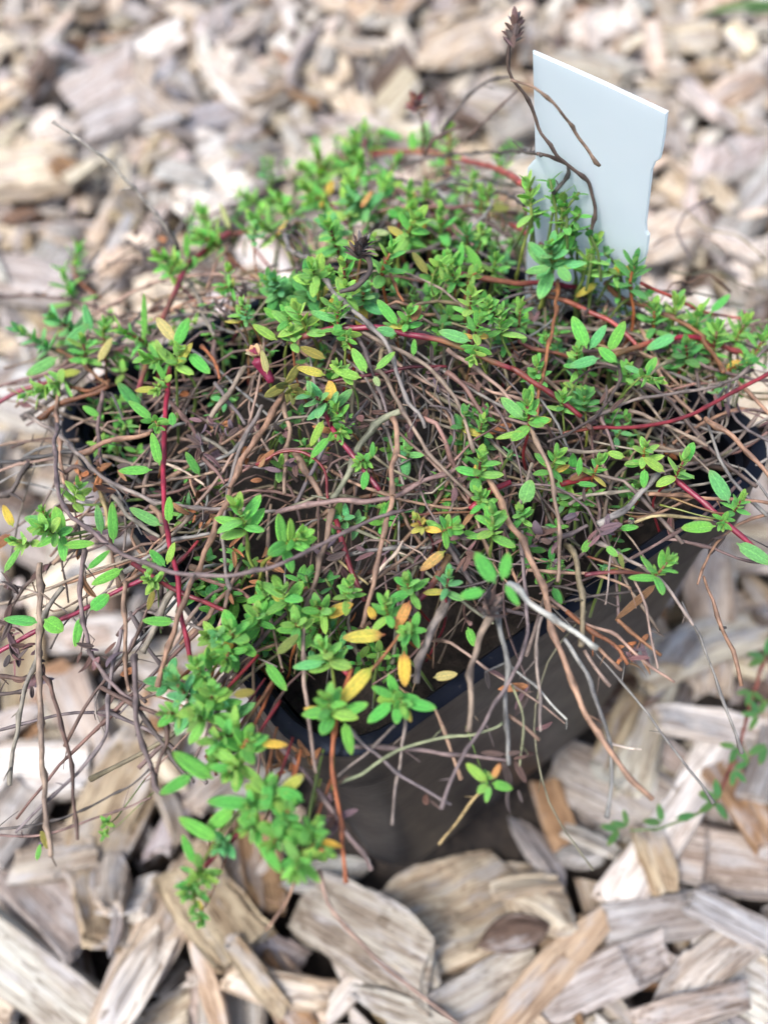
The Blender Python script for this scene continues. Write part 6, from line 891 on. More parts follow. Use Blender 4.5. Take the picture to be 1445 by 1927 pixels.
128,64,28,834,3,1,372,797,-201,290,361,67,884,0 195,85,44,835,3,0,766,287,-212,897,37,-103,-429,0 214,36,19,836,1,1,563,2046,-3,694,173,242,656,0 210,84,44,837,0,2,-162,2294,-56,668,173,-14,723,1 194,45,18,838,1,5,2548,2758,187,860,175,30,-479,0 153,67,22,839,0,3,-540,-634,-230,887,-2,236,397,0 277,92,29,840,3,5,30,-797,-235,877,-80,-44,-471,0 151,34,18,841,1,4,-351,699,-226,530,143,-218,807,0
92,21,18,842,1,6,2191,3117,155,946,179,-224,152,0 111,38,18,843,2,1,-1247,589,-217,282,228,-288,-887,0 232,115,31,844,2,6,2522,787,-43,661,378,-16,-648,0 284,155,38,845,3,4,1051,3702,201,300,-12,287,910,0 82,23,18,846,1,0,-181,3282,35,952,155,199,172,0 252,64,31,847,1,2,1922,1487,-21,657,207,-49,723,0 156,75,29,848,2,4,-837,1203,-239,546,176,-52,-817,0
117,19,18,849,1,4,3056,2236,131,932,358,1,48,0 238,71,23,850,1,6,1641,12,-180,822,-52,-175,540,0 216,108,42,851,0,4,-235,676,-216,561,-40,-63,825,0 235,137,61,852,0,6,-451,-419,-223,990,-61,117,-39,0 155,87,35,853,2,0,1394,173,-167,909,-89,42,406,0 92,18,18,854,1,1,-220,421,-250,186,-16,135,-973,0 154,62,31,855,3,6,2332,661,-43,587,84,235,770,0 167,47,18,856,1,0,-928,474,-244,973,-17,144,-178,0
70,30,18,857,3,6,192,-779,-234,483,-50,-387,-784,0 60,34,18,858,0,4,-934,543,-250,689,-44,-141,-710,0 136,65,32,859,3,3,2392,2990,225,963,147,-113,193,0 258,112,30,860,0,4,-582,2380,-95,482,-37,-3,875,0 113,67,26,861,0,1,3524,1838,158,706,284,-173,625,0 83,35,19,862,0,1,1464,3586,151,913,36,102,394,0 267,135,56,863,0,7,-186,2792,37,483,-212,-130,840,0
187,78,35,864,0,0,1791,1483,-15,568,72,380,-726,0 286,130,51,865,3,1,1324,-196,-210,896,58,-119,423,0 254,139,63,866,3,0,1788,416,-67,469,80,26,-879,0 200,51,23,867,1,7,470,431,-214,389,-358,162,-833,0 374,153,76,868,0,0,3039,1878,151,141,44,-360,921,1 305,57,25,869,1,7,-547,1780,-138,743,-316,-55,-588,0 162,26,18,870,1,6,-465,-841,-248,372,-74,-16,925,0
235,93,45,871,0,6,1891,1841,18,931,352,-90,32,0 196,88,29,872,0,4,784,969,-108,770,-122,-290,-556,0 391,150,50,873,3,6,540,4829,298,80,51,-71,-993,0 103,34,18,874,3,0,3530,2231,199,856,-180,200,442,0 181,108,30,875,0,7,718,1891,1,712,159,127,-672,0 151,81,38,876,3,6,978,4184,201,292,256,102,916,0 152,55,24,877,2,6,-571,-457,-176,983,-92,-143,65,1 204,112,38,878,3,0,-991,-210,-226,119,-42,167,978,1
294,160,56,879,0,1,-1189,340,-205,706,-49,85,-702,0 247,61,25,880,1,2,944,1118,-146,190,16,-264,945,0 152,63,18,881,2,6,3519,1672,126,437,-63,324,837,0 207,124,37,882,0,4,3687,1752,128,943,-213,-172,-190,0 182,63,18,883,3,3,3192,2176,122,809,78,278,-512,0 173,29,18,884,1,1,252,4123,156,934,308,54,-174,0 353,160,71,885,0,5,-1142,-9,-217,597,142,-68,-787,1
121,42,22,886,3,3,1352,1032,-91,51,-134,-22,-989,0 340,117,61,887,0,0,1222,1749,25,964,187,-132,137,0 195,96,45,888,0,0,2576,3168,213,681,330,155,635,0 97,54,22,889,3,1,1050,2437,43,459,326,68,-823,0 391,124,49,890,0,4,1184,716,-126,270,280,211,897,0 313,73,29,891,1,6,845,2825,139,348,-25,-303,887,0 301,54,18,892,1,0,3052,2530,174,989,-41,127,-56,0
220,45,24,893,1,6,3414,1345,53,586,-173,-316,726,0 348,69,26,894,1,6,2481,3131,210,958,50,-154,-239,0 146,48,18,895,2,4,497,3824,154,347,325,-22,880,0 267,122,42,896,0,2,2195,3232,194,950,188,-145,204,0 223,117,41,897,3,0,2369,2555,140,400,211,124,883,0 167,72,31,898,0,1,-788,642,-180,320,34,-202,925,0 138,34,18,899,1,3,63,2220,-85,850,-16,-293,438,0
209,96,22,900,0,6,-236,943,-234,936,322,72,-121,0 286,94,50,901,0,1,3228,2211,173,515,296,-216,-775,1 150,26,18,902,1,5,766,4682,254,982,-107,-97,-125,0 225,77,41,903,3,1,-875,507,-213,460,-35,-366,808,0 234,101,37,904,3,0,280,2593,-12,839,281,-177,-431,1 149,54,18,905,3,2,1058,34,-250,848,50,25,527,0 306,51,27,906,1,6,562,1715,-62,149,-15,92,-984,0
230,106,38,907,3,3,-475,521,-213,728,249,128,626,0 153,25,18,908,1,0,2745,3006,194,432,-315,118,-837,0 107,54,22,909,0,7,1890,2823,98,958,26,-111,-264,0 219,77,18,910,3,6,-1183,662,-235,851,-226,-58,-471,0 244,101,52,911,3,0,3048,2507,192,894,133,186,-385,0 339,169,76,912,0,2,2108,3076,182,629,-65,-162,757,1 287,58,20,913,1,0,624,-565,-244,945,-33,-78,-317,0
174,46,18,914,1,0,911,94,-193,925,-101,302,209,0 206,118,40,915,3,1,1726,1138,-63,859,-16,133,494,0 220,86,26,916,2,1,-17,1963,-92,946,-198,248,59,0 232,122,56,917,0,5,1482,-308,-230,518,13,-57,853,0 62,36,18,918,0,2,-496,396,-232,529,137,372,-750,0 177,31,18,919,1,0,1998,1194,-31,127,293,178,-931,0 109,56,25,920,0,1,2943,1491,29,106,-181,-100,973,0 282,49,23,921,1,7,510,4154,152,858,-69,6,510,0
213,51,18,922,1,0,2651,2775,171,28,-146,-125,-981,0 315,138,39,923,3,0,1228,4365,246,13,108,95,989,0 274,136,45,924,3,0,1174,1923,-1,344,174,350,-854,0 134,71,27,925,0,0,707,1723,-49,420,155,-48,893,0 215,67,18,926,3,0,489,1510,-150,423,77,-15,-903,0 202,91,41,927,3,5,-801,242,-221,664,275,5,-695,1 264,69,26,928,1,6,-1109,927,-227,900,293,-80,-312,0 262,135,50,929,0,3,2372,2058,99,963,-3,45,-267,0
138,83,23,930,0,0,1237,4108,299,760,219,-258,-555,0 341,116,40,931,3,0,2414,1191,-5,675,229,156,684,1 190,79,27,932,2,0,844,-443,-200,501,3,-64,863,1 262,46,18,933,1,4,-324,700,-204,48,-120,0,992,0 365,169,47,934,3,6,3426,1984,167,815,61,-80,-570,1 181,69,19,935,3,4,-1468,-102,-210,406,118,-82,-902,0 195,103,49,936,3,0,1315,-301,-196,880,281,-115,364,0
283,86,37,937,0,6,1748,2219,58,894,-11,-57,-444,0 312,169,71,938,2,2,1322,3395,216,349,186,122,-910,0 90,21,18,939,1,5,57,-638,-250,154,53,111,-980,0 187,75,40,940,0,6,1170,1822,37,748,-22,-123,-652,0 270,49,24,941,1,7,192,1788,-92,204,238,249,916,0 126,49,18,942,0,1,713,1503,-108,941,-92,320,-63,0 93,33,18,943,0,2,3765,1997,171,872,155,389,254,0 67,35,19,944,2,2,-492,-631,-242,667,241,133,692,0
107,36,19,945,3,5,-1013,689,-204,514,-90,-337,-783,0 288,128,64,946,3,6,-1291,68,-202,884,141,-41,444,0 256,99,41,947,3,3,85,2830,-9,933,-28,62,354,0 283,135,65,948,0,4,332,736,-172,567,152,-172,791,0 272,52,28,949,1,0,12,1263,-61,867,311,-180,-346,0 307,155,65,950,0,6,721,3712,187,63,-8,-211,-975,1 246,76,29,951,0,0,664,3415,123,378,163,-87,-907,0
331,170,38,952,3,6,2805,2846,190,515,-16,39,-856,0 236,75,34,953,2,4,2470,2782,176,62,277,9,-959,0 93,31,18,954,3,0,2183,3507,186,969,149,-112,-164,0 80,43,20,955,0,0,645,-115,-234,11,168,-177,-970,0 374,162,39,956,2,2,680,439,-195,627,-101,-158,756,0 208,99,46,957,0,1,-5,707,-201,152,217,-101,-959,0 255,136,65,958,3,4,1051,3172,124,626,139,215,-736,1
299,138,42,959,0,7,1585,-7,-163,934,9,30,-356,0 328,163,72,960,2,0,170,3426,105,971,-127,-151,-134,1 74,23,18,961,0,2,1682,2242,64,817,20,-278,505,0 208,81,40,962,2,2,353,2466,1,852,191,-136,467,0 168,87,41,963,3,0,-1275,77,-149,773,150,118,-605,1 249,90,29,964,3,1,-1151,-185,-183,273,-127,-110,-947,0 149,75,25,965,2,7,-545,1160,-241,989,66,-124,-36,0 122,42,19,966,0,6,346,2703,1,944,83,-311,74,0
135,34,18,967,1,0,2630,1420,-4,258,150,-98,949,0 255,75,19,968,1,6,1575,1809,-22,94,-223,66,968,0 207,117,38,969,0,0,2070,3475,246,691,103,-8,-715,0 269,89,43,970,3,0,-54,2832,55,885,-39,95,-454,0 219,75,31,971,3,5,1679,527,-114,774,47,-416,-474,0 315,92,26,972,1,6,2493,2647,155,336,-150,28,930,0 197,86,21,973,2,1,888,1264,-124,897,-74,-216,379,0 326,163,38,974,0,6,1987,3607,235,963,-41,-82,253,0
267,112,47,975,0,0,844,-684,-231,361,56,-40,930,0 322,131,45,976,0,3,-394,1151,-181,852,-322,92,402,0 230,39,18,977,1,3,399,1306,-113,349,-287,-135,-882,0 327,71,38,978,1,4,593,2702,46,207,-137,-152,957,1 220,37,18,979,1,5,1524,3823,234,405,41,122,905,0 225,128,61,980,0,4,857,222,-153,784,-261,2,563,0 180,42,18,981,1,5,893,-135,-248,829,92,143,533,0
214,58,18,982,1,6,-460,2280,-63,338,-45,104,-934,0 346,151,72,983,3,7,464,-570,-210,734,232,-92,-631,1 145,69,36,984,3,6,2678,1853,92,693,-138,-89,702,0 246,127,41,985,0,4,2687,2649,212,579,19,20,-815,0 214,99,27,986,0,1,-549,190,-178,128,-66,-238,-960,1 142,83,24,987,0,1,2605,905,-12,895,199,369,152,0 110,19,18,988,1,2,1156,-462,-249,848,-153,-40,505,0
180,58,24,989,0,0,922,-31,-240,62,119,24,991,0 123,29,18,990,1,0,1617,1571,-35,781,66,-408,-468,0 141,43,21,991,0,1,1119,162,-215,203,115,294,927,0 281,97,42,992,2,2,1094,-347,-232,667,36,46,-742,1 143,75,24,993,3,2,626,-930,-240,201,-135,133,961,0 97,45,24,994,3,0,1800,3171,139,861,-118,390,-304,0 161,87,45,995,0,2,915,-739,-200,624,64,-63,776,0 176,93,41,996,2,3,2158,308,-76,978,-148,-59,132,0
224,54,18,997,1,0,2178,1189,-24,87,215,-304,924,1 185,47,18,998,1,2,2984,1086,-13,506,-172,-315,784,0 207,94,42,999,0,5,1948,2249,90,940,-122,30,-317,0 323,161,73,1000,0,6,1110,-128,-199,778,-281,-39,-561,0 261,81,27,1001,3,6,2833,2506,210,155,287,-249,-912,0 267,56,23,1002,1,1,452,1326,-101,923,-316,44,216,0 330,145,38,1003,0,0,2404,3295,205,772,189,7,607,0
180,34,19,1004,1,1,848,4470,237,525,-121,-401,-741,0 186,87,39,1005,0,1,207,-760,-216,645,82,293,701,0 212,82,44,1006,2,4,58,-995,-190,914,41,46,-401,0 182,93,43,1007,0,0,1428,1988,12,231,-55,82,968,0 130,77,28,1008,3,2,537,3732,149,252,389,-156,-872,0 181,62,20,1009,3,6,2197,1903,25,158,-114,218,-956,0 143,74,38,1010,0,0,728,4584,256,680,197,-25,-706,0
236,42,21,1011,1,0,674,4079,198,294,-234,331,865,0 243,103,51,1012,3,1,631,4078,201,843,333,-133,-401,1 122,61,28,1013,0,6,-891,-434,-231,890,173,-230,353,0 207,62,34,1014,0,2,1145,2980,105,691,-362,93,-619,0 150,28,18,1015,1,6,-401,1868,-148,438,370,-7,-819,0 153,70,18,1016,0,5,696,3794,177,327,-175,257,892,0 288,157,77,1017,3,0,796,4580,316,92,-150,-16,984,0
192,88,24,1018,0,5,1311,2925,87,903,-36,21,-427,0 291,158,75,1019,0,0,4115,1701,150,240,147,-17,-960,0 325,165,65,1020,3,0,318,2228,50,664,-286,-28,-691,0 325,148,55,1021,3,5,1844,2572,142,194,110,359,-906,1 226,101,36,1022,3,1,2227,3456,220,80,-231,-21,-969,0 360,151,75,1023,0,7,2070,1912,91,1,-125,122,-985,0 305,164,73,1024,0,0,276,1741,-65,396,53,30,916,0
224,69,28,1025,3,0,2662,2436,151,828,378,-42,413,1 220,66,21,1026,1,4,2857,2313,160,171,120,46,-977,0 209,72,30,1027,3,7,1012,1525,-30,809,-38,-195,552,0 112,44,22,1028,0,2,3696,2040,155,669,-163,-286,-666,0 177,90,42,1029,0,7,480,753,-158,876,142,-265,377,0 210,93,47,1030,0,2,-665,-743,-209,943,312,-31,112,0 244,104,35,1031,3,0,-64,2444,-29,207,110,66,970,0
107,35,18,1032,0,6,852,3196,89,892,-118,294,323,0 171,32,18,1033,1,0,3867,1662,141,974,-210,81,-15,0 111,42,18,1034,0,4,2335,1633,57,767,352,155,-513,0 256,132,47,1035,0,6,3080,2645,232,935,-156,240,209,0 287,128,38,1036,0,6,2987,2190,151,263,71,243,-931,1 192,32,18,1037,1,1,-448,1915,-123,796,87,-322,506,0 384,137,66,1038,0,4,1453,1745,22,781,-249,262,-509,0
178,70,22,1039,2,6,419,5007,290,434,-124,-126,883,0 108,47,22,1040,0,2,3660,1695,156,513,263,-118,-808,0 120,30,18,1041,1,0,1913,3458,255,912,-188,-25,-364,0 272,94,22,1042,2,0,2670,2941,202,889,-46,-141,434,0 178,68,35,1043,0,6,2260,729,-32,969,-175,25,-173,0 225,103,40,1044,0,0,-223,1003,-155,176,46,-255,950,0 118,32,18,1045,1,0,-364,2573,-78,143,-214,300,-919,0
74,35,18,1046,0,4,2200,890,-105,133,1,46,-990,0 226,122,28,1047,0,2,-592,1551,-69,895,187,-26,403,1 288,149,59,1048,0,4,1895,1661,32,859,62,-87,-501,1 202,87,33,1049,0,1,-753,1710,-125,745,32,-364,559,0 219,99,42,1050,2,6,157,1965,-57,908,255,-333,-8,0 277,101,35,1051,3,2,-346,601,-199,987,-40,127,-94,1 354,164,64,1052,0,7,504,1593,-95,126,-42,146,-980,0
133,30,18,1053,1,1,305,-710,-250,342,28,-48,938,0 259,112,42,1054,0,4,2656,1077,13,145,-168,-20,975,1 96,31,18,1055,0,6,-332,2560,-82,716,241,107,646,0 217,44,18,1056,1,2,-568,2126,-124,930,-349,-108,-29,0 98,41,18,1057,3,6,-631,734,-230,922,-215,-296,-125,0 101,21,18,1058,1,5,561,4073,199,509,219,-284,-782,0 204,59,30,1059,1,0,2296,3020,210,854,173,-334,-359,0
247,101,26,1060,0,5,1874,2087,102,467,135,-135,-863,1 252,99,39,1061,0,2,314,1360,-102,617,-9,-346,-707,0 139,41,22,1062,1,1,1362,989,-105,857,326,225,-330,0 199,61,20,1063,0,6,1690,254,-160,711,7,-417,567,0 303,149,63,1064,2,4,631,2584,66,271,196,126,-934,1 105,40,18,1065,0,1,1811,3009,113,514,-158,-258,803,0 115,21,18,1066,1,6,-335,1850,-119,187,-374,-186,889,0
79,35,18,1067,0,6,-548,331,-243,738,-53,180,648,0 68,17,18,1068,1,5,-146,-1019,-169,829,248,-211,455,0 222,47,18,1069,1,4,276,4039,149,757,-139,209,-603,0 250,74,26,1070,1,0,1096,-63,-183,785,-223,131,563,0 102,36,18,1071,2,4,-1009,519,-241,843,-348,44,407,0 170,51,22,1072,3,0,3989,1710,147,724,-243,-153,627,0 297,148,33,1073,3,6,966,-179,-184,930,-158,-306,125,0
273,49,18,1074,1,0,1143,1417,-66,935,231,112,246,0 278,57,18,1075,1,2,1666,1607,-41,642,71,-138,751,0 251,123,48,1076,3,3,2332,2306,157,902,-34,-307,303,1 209,90,46,1077,0,0,124,2597,12,902,-175,363,-155,1 200,55,28,1078,1,0,3334,2143,193,162,-46,-192,967,0 291,111,52,1079,3,6,3288,1724,138,471,-191,-176,-843,0 259,70,18,1080,1,4,-283,2149,-115,764,198,-47,613,0
240,83,19,1081,0,0,683,-716,-207,410,68,61,-907,0 244,47,18,1082,1,7,-1354,162,-215,575,103,-311,-750,0 355,141,55,1083,3,1,1850,3017,162,460,124,-98,-874,1 155,92,20,1084,3,4,2413,3086,222,453,-225,37,862,0 233,81,24,1085,0,4,3958,1858,135,31,123,111,986,0 146,79,28,1086,0,7,1098,2738,64,772,356,157,-503,0 93,15,18,1087,1,0,1180,3185,142,93,-236,179,951,0
248,125,49,1088,0,2,-143,1647,-63,320,172,51,-930,0 285,85,36,1089,1,4,-395,426,-219,968,217,115,-57,0 125,30,18,1090,1,0,589,517,-203,939,39,-314,137,0 186,77,20,1091,0,6,219,3023,73,523,109,71,-842,0 96,50,18,1092,3,6,3651,2139,133,47,-24,-48,-997,0 260,89,37,1093,2,2,-727,1364,-187,385,368,-151,-833,0 126,60,18,1094,3,0,1432,1078,-86,855,210,-75,468,0
90,50,18,1095,0,2,876,2203,14,491,139,395,-764,0 248,134,71,1096,0,0,2946,1460,81,130,-127,53,982,1 201,113,50,1097,0,0,1626,1912,30,441,50,-54,895,0 242,59,32,1098,1,6,3571,1815,128,373,47,375,-848,0 245,96,27,1099,0,0,-917,250,-232,633,141,-23,-761,0 189,86,40,1100,3,4,-336,2876,-7,972,71,-208,88,0 275,78,34,1101,1,4,1603,2192,28,482,27,-79,872,1
165,61,34,1102,0,0,-868,594,-227,657,118,202,717,0 323,113,35,1103,3,5,177,4285,185,426,68,-327,841,0 200,50,18,1104,1,7,1734,2180,74,192,268,-17,-944,0 203,93,44,1105,0,0,1609,994,-70,800,233,-140,-535,0 251,121,48,1106,0,1,2059,2945,212,355,39,136,924,1 233,102,35,1107,2,1,1046,553,-136,819,28,-203,535,0 182,46,25,1108,1,0,2198,1353,-9,961,203,55,180,0
97,33,18,1109,2,1,1183,2357,101,490,280,126,-816,0 318,90,43,1110,1,0,2822,1836,165,813,112,-302,485,1 244,74,23,1111,0,6,-49,-961,-148,950,176,44,-255,0 184,72,23,1112,2,2,-494,-556,-219,790,333,170,-486,0 140,34,18,1113,1,0,2091,1534,-1,815,382,65,-430,0 291,169,60,1114,3,0,1846,2785,184,691,25,-242,-681,1 265,103,39,1115,2,6,800,1294,-112,866,-316,-59,382,0
308,153,73,1116,2,7,224,630,-162,675,114,44,-728,0 119,70,33,1117,2,6,3053,962,20,902,104,358,219,0 97,33,18,1118,2,1,1594,-183,-232,323,217,95,-916,0 219,88,35,1119,0,6,422,3569,123,709,84,128,688,0 226,73,27,1120,0,2,-122,2333,-25,190,215,-57,956,0 174,71,25,1121,0,1,1541,1511,-26,61,28,59,996,0 116,20,18,1122,1,6,818,1981,-28,522,-377,106,-758,0
175,44,18,1123,1,4,-903,1423,-205,632,108,-54,-765,0 373,162,73,1124,0,2,995,316,-174,927,72,-22,-368,0 343,158,48,1125,0,0,1737,2461,93,163,92,320,-929,1 178,85,37,1126,0,1,1514,968,-101,845,-160,-365,358,0 178,60,19,1127,0,6,1366,3692,213,749,124,-111,641,0 151,70,38,1128,3,1,231,-1163,-237,989,-79,112,-53,0 236,48,18,1129,1,0,-277,515,-219,97,-22,290,-952,0
104,36,19,1130,2,1,-435,331,-251,950,-44,-5,309,0 266,126,30,1131,0,0,603,-623,-219,653,-204,125,-718,0 204,79,42,1132,0,0,518,3609,155,14,192,326,-926,1 174,46,18,1133,1,4,937,4300,238,658,160,100,729,0 386,163,76,1134,0,6,2851,2661,291,225,-168,77,957,0 292,86,27,1135,1,1,1417,1478,-26,925,264,-118,245,0 294,164,58,1136,0,7,-36,2424,22,919,224,-48,321,1
338,145,62,1137,3,4,867,3522,197,489,0,-168,856,0 278,142,49,1138,0,7,-632,1323,-152,798,281,175,-503,1 194,76,18,1139,0,1,804,4771,236,970,-55,41,233,0 367,162,73,1140,2,4,-153,842,-180,313,80,-91,-942,0 265,105,30,1141,0,1,839,-157,-221,939,-23,-243,-243,1 217,57,18,1142,1,4,450,3780,153,731,366,82,-570,0 92,28,18,1143,3,1,1255,3772,168,537,61,48,840,0
94,34,18,1144,0,4,1772,744,-150,997,-25,-64,24,0 225,54,18,1145,1,4,-524,870,-220,931,228,-199,204,1 154,59,27,1146,0,4,-513,1894,-163,233,-127,-104,959,0 235,38,18,1147,1,6,3483,1706,144,765,-64,-69,-637,0 154,26,18,1148,1,1,3630,2179,137,644,68,-8,-762,0 274,80,21,1149,1,6,585,-288,-246,660,-126,-66,738,0 277,109,37,1150,0,6,2354,3103,238,615,-129,19,-778,0
119,61,18,1151,0,0,-445,2897,-39,687,-93,-129,-709,0 277,117,43,1152,0,2,-102,3189,56,561,-141,-59,814,0 220,67,18,1153,0,3,2571,521,-62,209,158,317,-912,0 183,104,35,1154,2,0,349,4156,198,857,-111,-187,467,0 219,110,56,1155,0,0,32,-710,-211,864,-9,134,486,1 236,52,28,1156,1,5,2348,1444,32,703,-374,59,-602,0 98,57,27,1157,0,1,2681,1373,-6,427,5,-292,856,0
115,37,20,1158,0,5,636,-398,-219,216,-57,-1,-975,1 182,78,37,1159,3,0,1233,83,-219,405,157,-43,900,0 257,97,32,1160,0,5,3622,1356,73,217,-42,175,-959,0 284,126,42,1161,3,6,1826,1079,-28,268,-186,-156,-933,0 269,56,18,1162,1,6,-738,1646,-145,106,191,-53,-974,0 215,117,57,1163,3,4,2654,2005,94,748,56,62,-658,0 307,80,36,1164,1,3,3254,1212,14,990,-56,-43,-121,0
294,61,21,1165,1,4,1499,-312,-203,903,233,139,334,0 303,145,64,1166,3,3,772,-58,-189,501,205,32,-840,0 334,115,57,1167,2,2,1640,754,-95,974,141,75,-162,0 226,55,18,1168,1,2,-478,1643,-80,899,-214,152,-351,0 191,88,46,1169,3,0,1613,2747,138,504,98,-95,853,0 206,68,27,1170,0,1,-1075,936,-191,907,295,-127,274,0 173,83,19,1171,0,0,847,1611,-66,236,15,-194,952,0
180,60,32,1172,0,0,935,1663,-46,696,-82,-105,-706,0 90,52,22,1173,0,1,1211,3560,198,541,228,-155,-794,0 219,122,47,1174,0,1,1270,2502,150,517,172,-232,-806,1 311,58,18,1175,1,6,2000,3219,209,83,-161,38,983,0 209,104,23,1176,0,6,1228,733,-120,83,299,247,918,0 132,69,38,1177,0,6,-319,483,-196,901,-73,-7,-427,0 293,118,43,1178,0,3,-483,1831,-136,752,77,41,-653,0
292,61,18,1179,1,6,-284,2642,-24,849,-116,-398,327,0 250,62,26,1180,1,6,1758,3365,206,812,79,-112,567,1 297,149,75,1181,0,5,2380,1760,138,981,-139,-74,109,0 310,154,76,1182,0,6,2798,2165,171,195,-46,-269,942,1 188,36,18,1183,1,4,1691,1865,50,262,-51,104,-958,0 358,165,75,1184,0,4,613,3106,155,956,140,-185,-177,1 339,58,31,1185,1,6,2868,1187,8,717,92,-230,-651,0
240,50,26,1186,1,6,967,2594,51,745,184,-173,617,0 207,86,25,1187,0,6,1794,1226,-63,846,-144,55,511,0 330,82,28,1188,1,7,-1000,753,-211,97,-221,-179,954,1 190,37,19,1189,1,5,539,4059,195,30,62,88,-994,0 125,66,27,1190,3,6,1444,2769,80,756,55,-316,571,0 118,34,18,1191,1,4,-757,2021,-141,453,197,-41,-868,0 221,110,42,1192,0,7,938,2991,146,913,-320,173,-186,0
173,59,23,1193,0,6,125,2015,-38,907,-284,-304,-65,0 233,136,50,1194,0,6,452,1763,-13,840,145,-47,-521,0 257,109,59,1195,3,5,912,1231,-80,547,61,52,-833,0 203,66,25,1196,2,2,2389,999,-15,512,-51,368,-774,0 259,104,38,1197,0,6,2557,519,-37,665,409,43,-623,0 179,74,26,1198,3,5,1892,1452,-13,757,372,-46,-536,0 381,102,50,1199,1,7,-345,2549,-17,375,128,113,-911,0
218,50,18,1200,1,4,-676,-651,-186,564,-270,-71,777,0 261,154,74,1201,3,6,1786,590,-62,491,72,-244,-833,1 281,145,46,1202,2,0,493,4168,222,476,-17,-124,870,1 154,78,34,1203,0,1,-494,1284,-132,161,219,114,-956,0 171,32,18,1204,1,7,-216,-594,-213,890,-111,296,328,0 215,87,46,1205,2,7,2050,1517,2,193,208,201,-938,0 254,122,41,1206,3,1,-1118,594,-195,696,40,252,671,0
320,156,73,1207,0,0,-563,1159,-173,435,151,189,-867,1 170,70,31,1208,0,1,2259,1534,50,7,58,138,-989,0 171,76,18,1209,0,3,914,-102,-210,884,-367,50,286,0 123,53,18,1210,0,7,1370,452,-187,870,-284,239,325,0 228,75,37,1211,0,6,863,2425,88,528,408,42,743,0 240,112,25,1212,2,4,1085,1229,-102,867,301,-62,-393,0 238,56,22,1213,1,2,-1137,153,-155,358,44,95,928,0
91,43,18,1214,0,7,527,1135,-129,19,219,32,975,0 359,165,74,1215,3,6,675,1831,31,725,-37,-249,641,1 103,48,19,1216,0,3,1790,3625,219,750,-71,26,658,0 290,137,54,1217,3,1,1275,2042,80,983,-4,176,45,0 250,117,64,1218,0,1,1517,2374,82,527,252,257,770,1 78,24,18,1219,0,5,2513,1924,54,491,-177,-296,-800,0 78,17,18,1220,1,6,2908,1608,24,966,100,-95,-219,0
166,71,37,1221,0,6,1939,2054,105,922,-28,171,-347,0 223,102,48,1222,2,7,2155,827,-33,948,-12,172,-267,0 243,122,64,1223,0,6,-6,608,-181,393,174,188,-883,0 195,102,36,1224,0,5,229,3520,165,674,-20,-131,727,0 145,41,18,1225,1,6,1115,1370,-60,502,287,-11,816,0 254,82,27,1226,0,2,1545,215,-199,13,-65,-166,-984,0 138,50,23,1227,2,1,416,2884,53,842,11,-277,463,1
203,121,66,1228,0,6,918,2642,99,8,74,-165,983,1 310,131,52,1229,2,1,981,2215,30,530,185,-243,-791,1 96,49,18,1230,0,3,306,2923,-3,109,-169,3,980,0 197,115,50,1231,0,3,99,4152,179,464,-33,-12,885,0 138,34,18,1232,1,0,449,2764,37,938,130,-293,133,0 115,26,18,1233,1,6,1045,2501,63,842,57,-382,-377,0 234,63,18,1234,1,0,1482,3041,178,233,-51,-190,952,0 260,74,19,1235,1,6,2679,1352,9,963,-62,-259,28,1
176,101,45,1236,0,4,1168,1061,-40,513,138,-258,807,0 179,66,34,1237,3,6,2436,2783,197,560,42,92,-822,0 95,33,18,1238,2,1,1460,3015,170,780,74,-335,523,0 239,136,68,1239,0,0,2339,1970,120,738,133,-251,612,0 269,132,52,1240,2,0,658,330,-169,869,55,-251,424,0 264,84,40,1241,0,5,1592,1388,-36,978,19,-206,-18,0 93,52,20,1242,3,1,-90,-610,-246,105,-149,57,-982,0
152,27,18,1243,1,0,1091,2609,17,833,-262,-227,431,0 187,93,24,1244,3,1,2378,495,-104,445,230,-100,860,0 188,100,25,1245,3,4,-743,-583,-212,713,163,-179,-659,0 173,95,38,1246,3,1,701,2790,108,834,-278,-188,-438,0 275,120,57,1247,0,5,-555,916,-176,344,395,-100,-846,1 245,95,43,1248,2,7,714,4411,257,883,280,-99,364,1 171,92,36,1249,2,2,-56,-684,-186,962,-71,-152,-216,0
119,68,27,1250,3,3,991,61,-236,938,265,160,-155,0 106,61,31,1251,0,6,256,2815,17,730,10,-419,-541,0 321,68,19,1252,1,1,-879,8,-213,327,-303,94,890,0 319,169,76,1253,0,7,1366,3285,250,865,205,0,-458,1 162,80,41,1254,3,2,-210,1191,-131,280,15,-362,-889,0 270,80,21,1255,1,7,2120,715,-91,416,152,56,-895,1 178,97,26,1256,0,0,1902,1295,-51,408,-199,-90,886,0
258,145,72,1257,0,3,522,-330,-179,207,10,-361,-909,0 287,131,30,1258,0,0,61,2093,-84,868,-104,-236,424,1 171,98,35,1259,0,1,1023,4190,229,794,135,69,-589,0 190,112,32,1260,0,2,2827,1615,51,664,49,172,726,0 347,133,38,1261,0,0,4019,1692,187,949,127,42,284,0 188,61,27,1262,2,4,2369,1532,47,950,163,252,-86,0 235,52,23,1263,1,6,3076,2536,239,723,-72,331,-603,0
380,156,63,1264,0,0,1487,4050,284,381,71,113,915,0 326,79,42,1265,1,1,1429,2699,120,847,-365,-30,385,0 233,44,18,1266,1,2,1544,3378,187,913,332,203,-117,0 180,65,19,1267,0,0,3542,1960,200,910,23,50,410,0 264,102,49,1268,0,7,403,535,-181,670,28,-353,-653,0 359,164,69,1269,3,6,1597,703,-53,460,96,-200,860,0 229,129,61,1270,0,2,654,-67,-210,768,-42,-93,-633,0
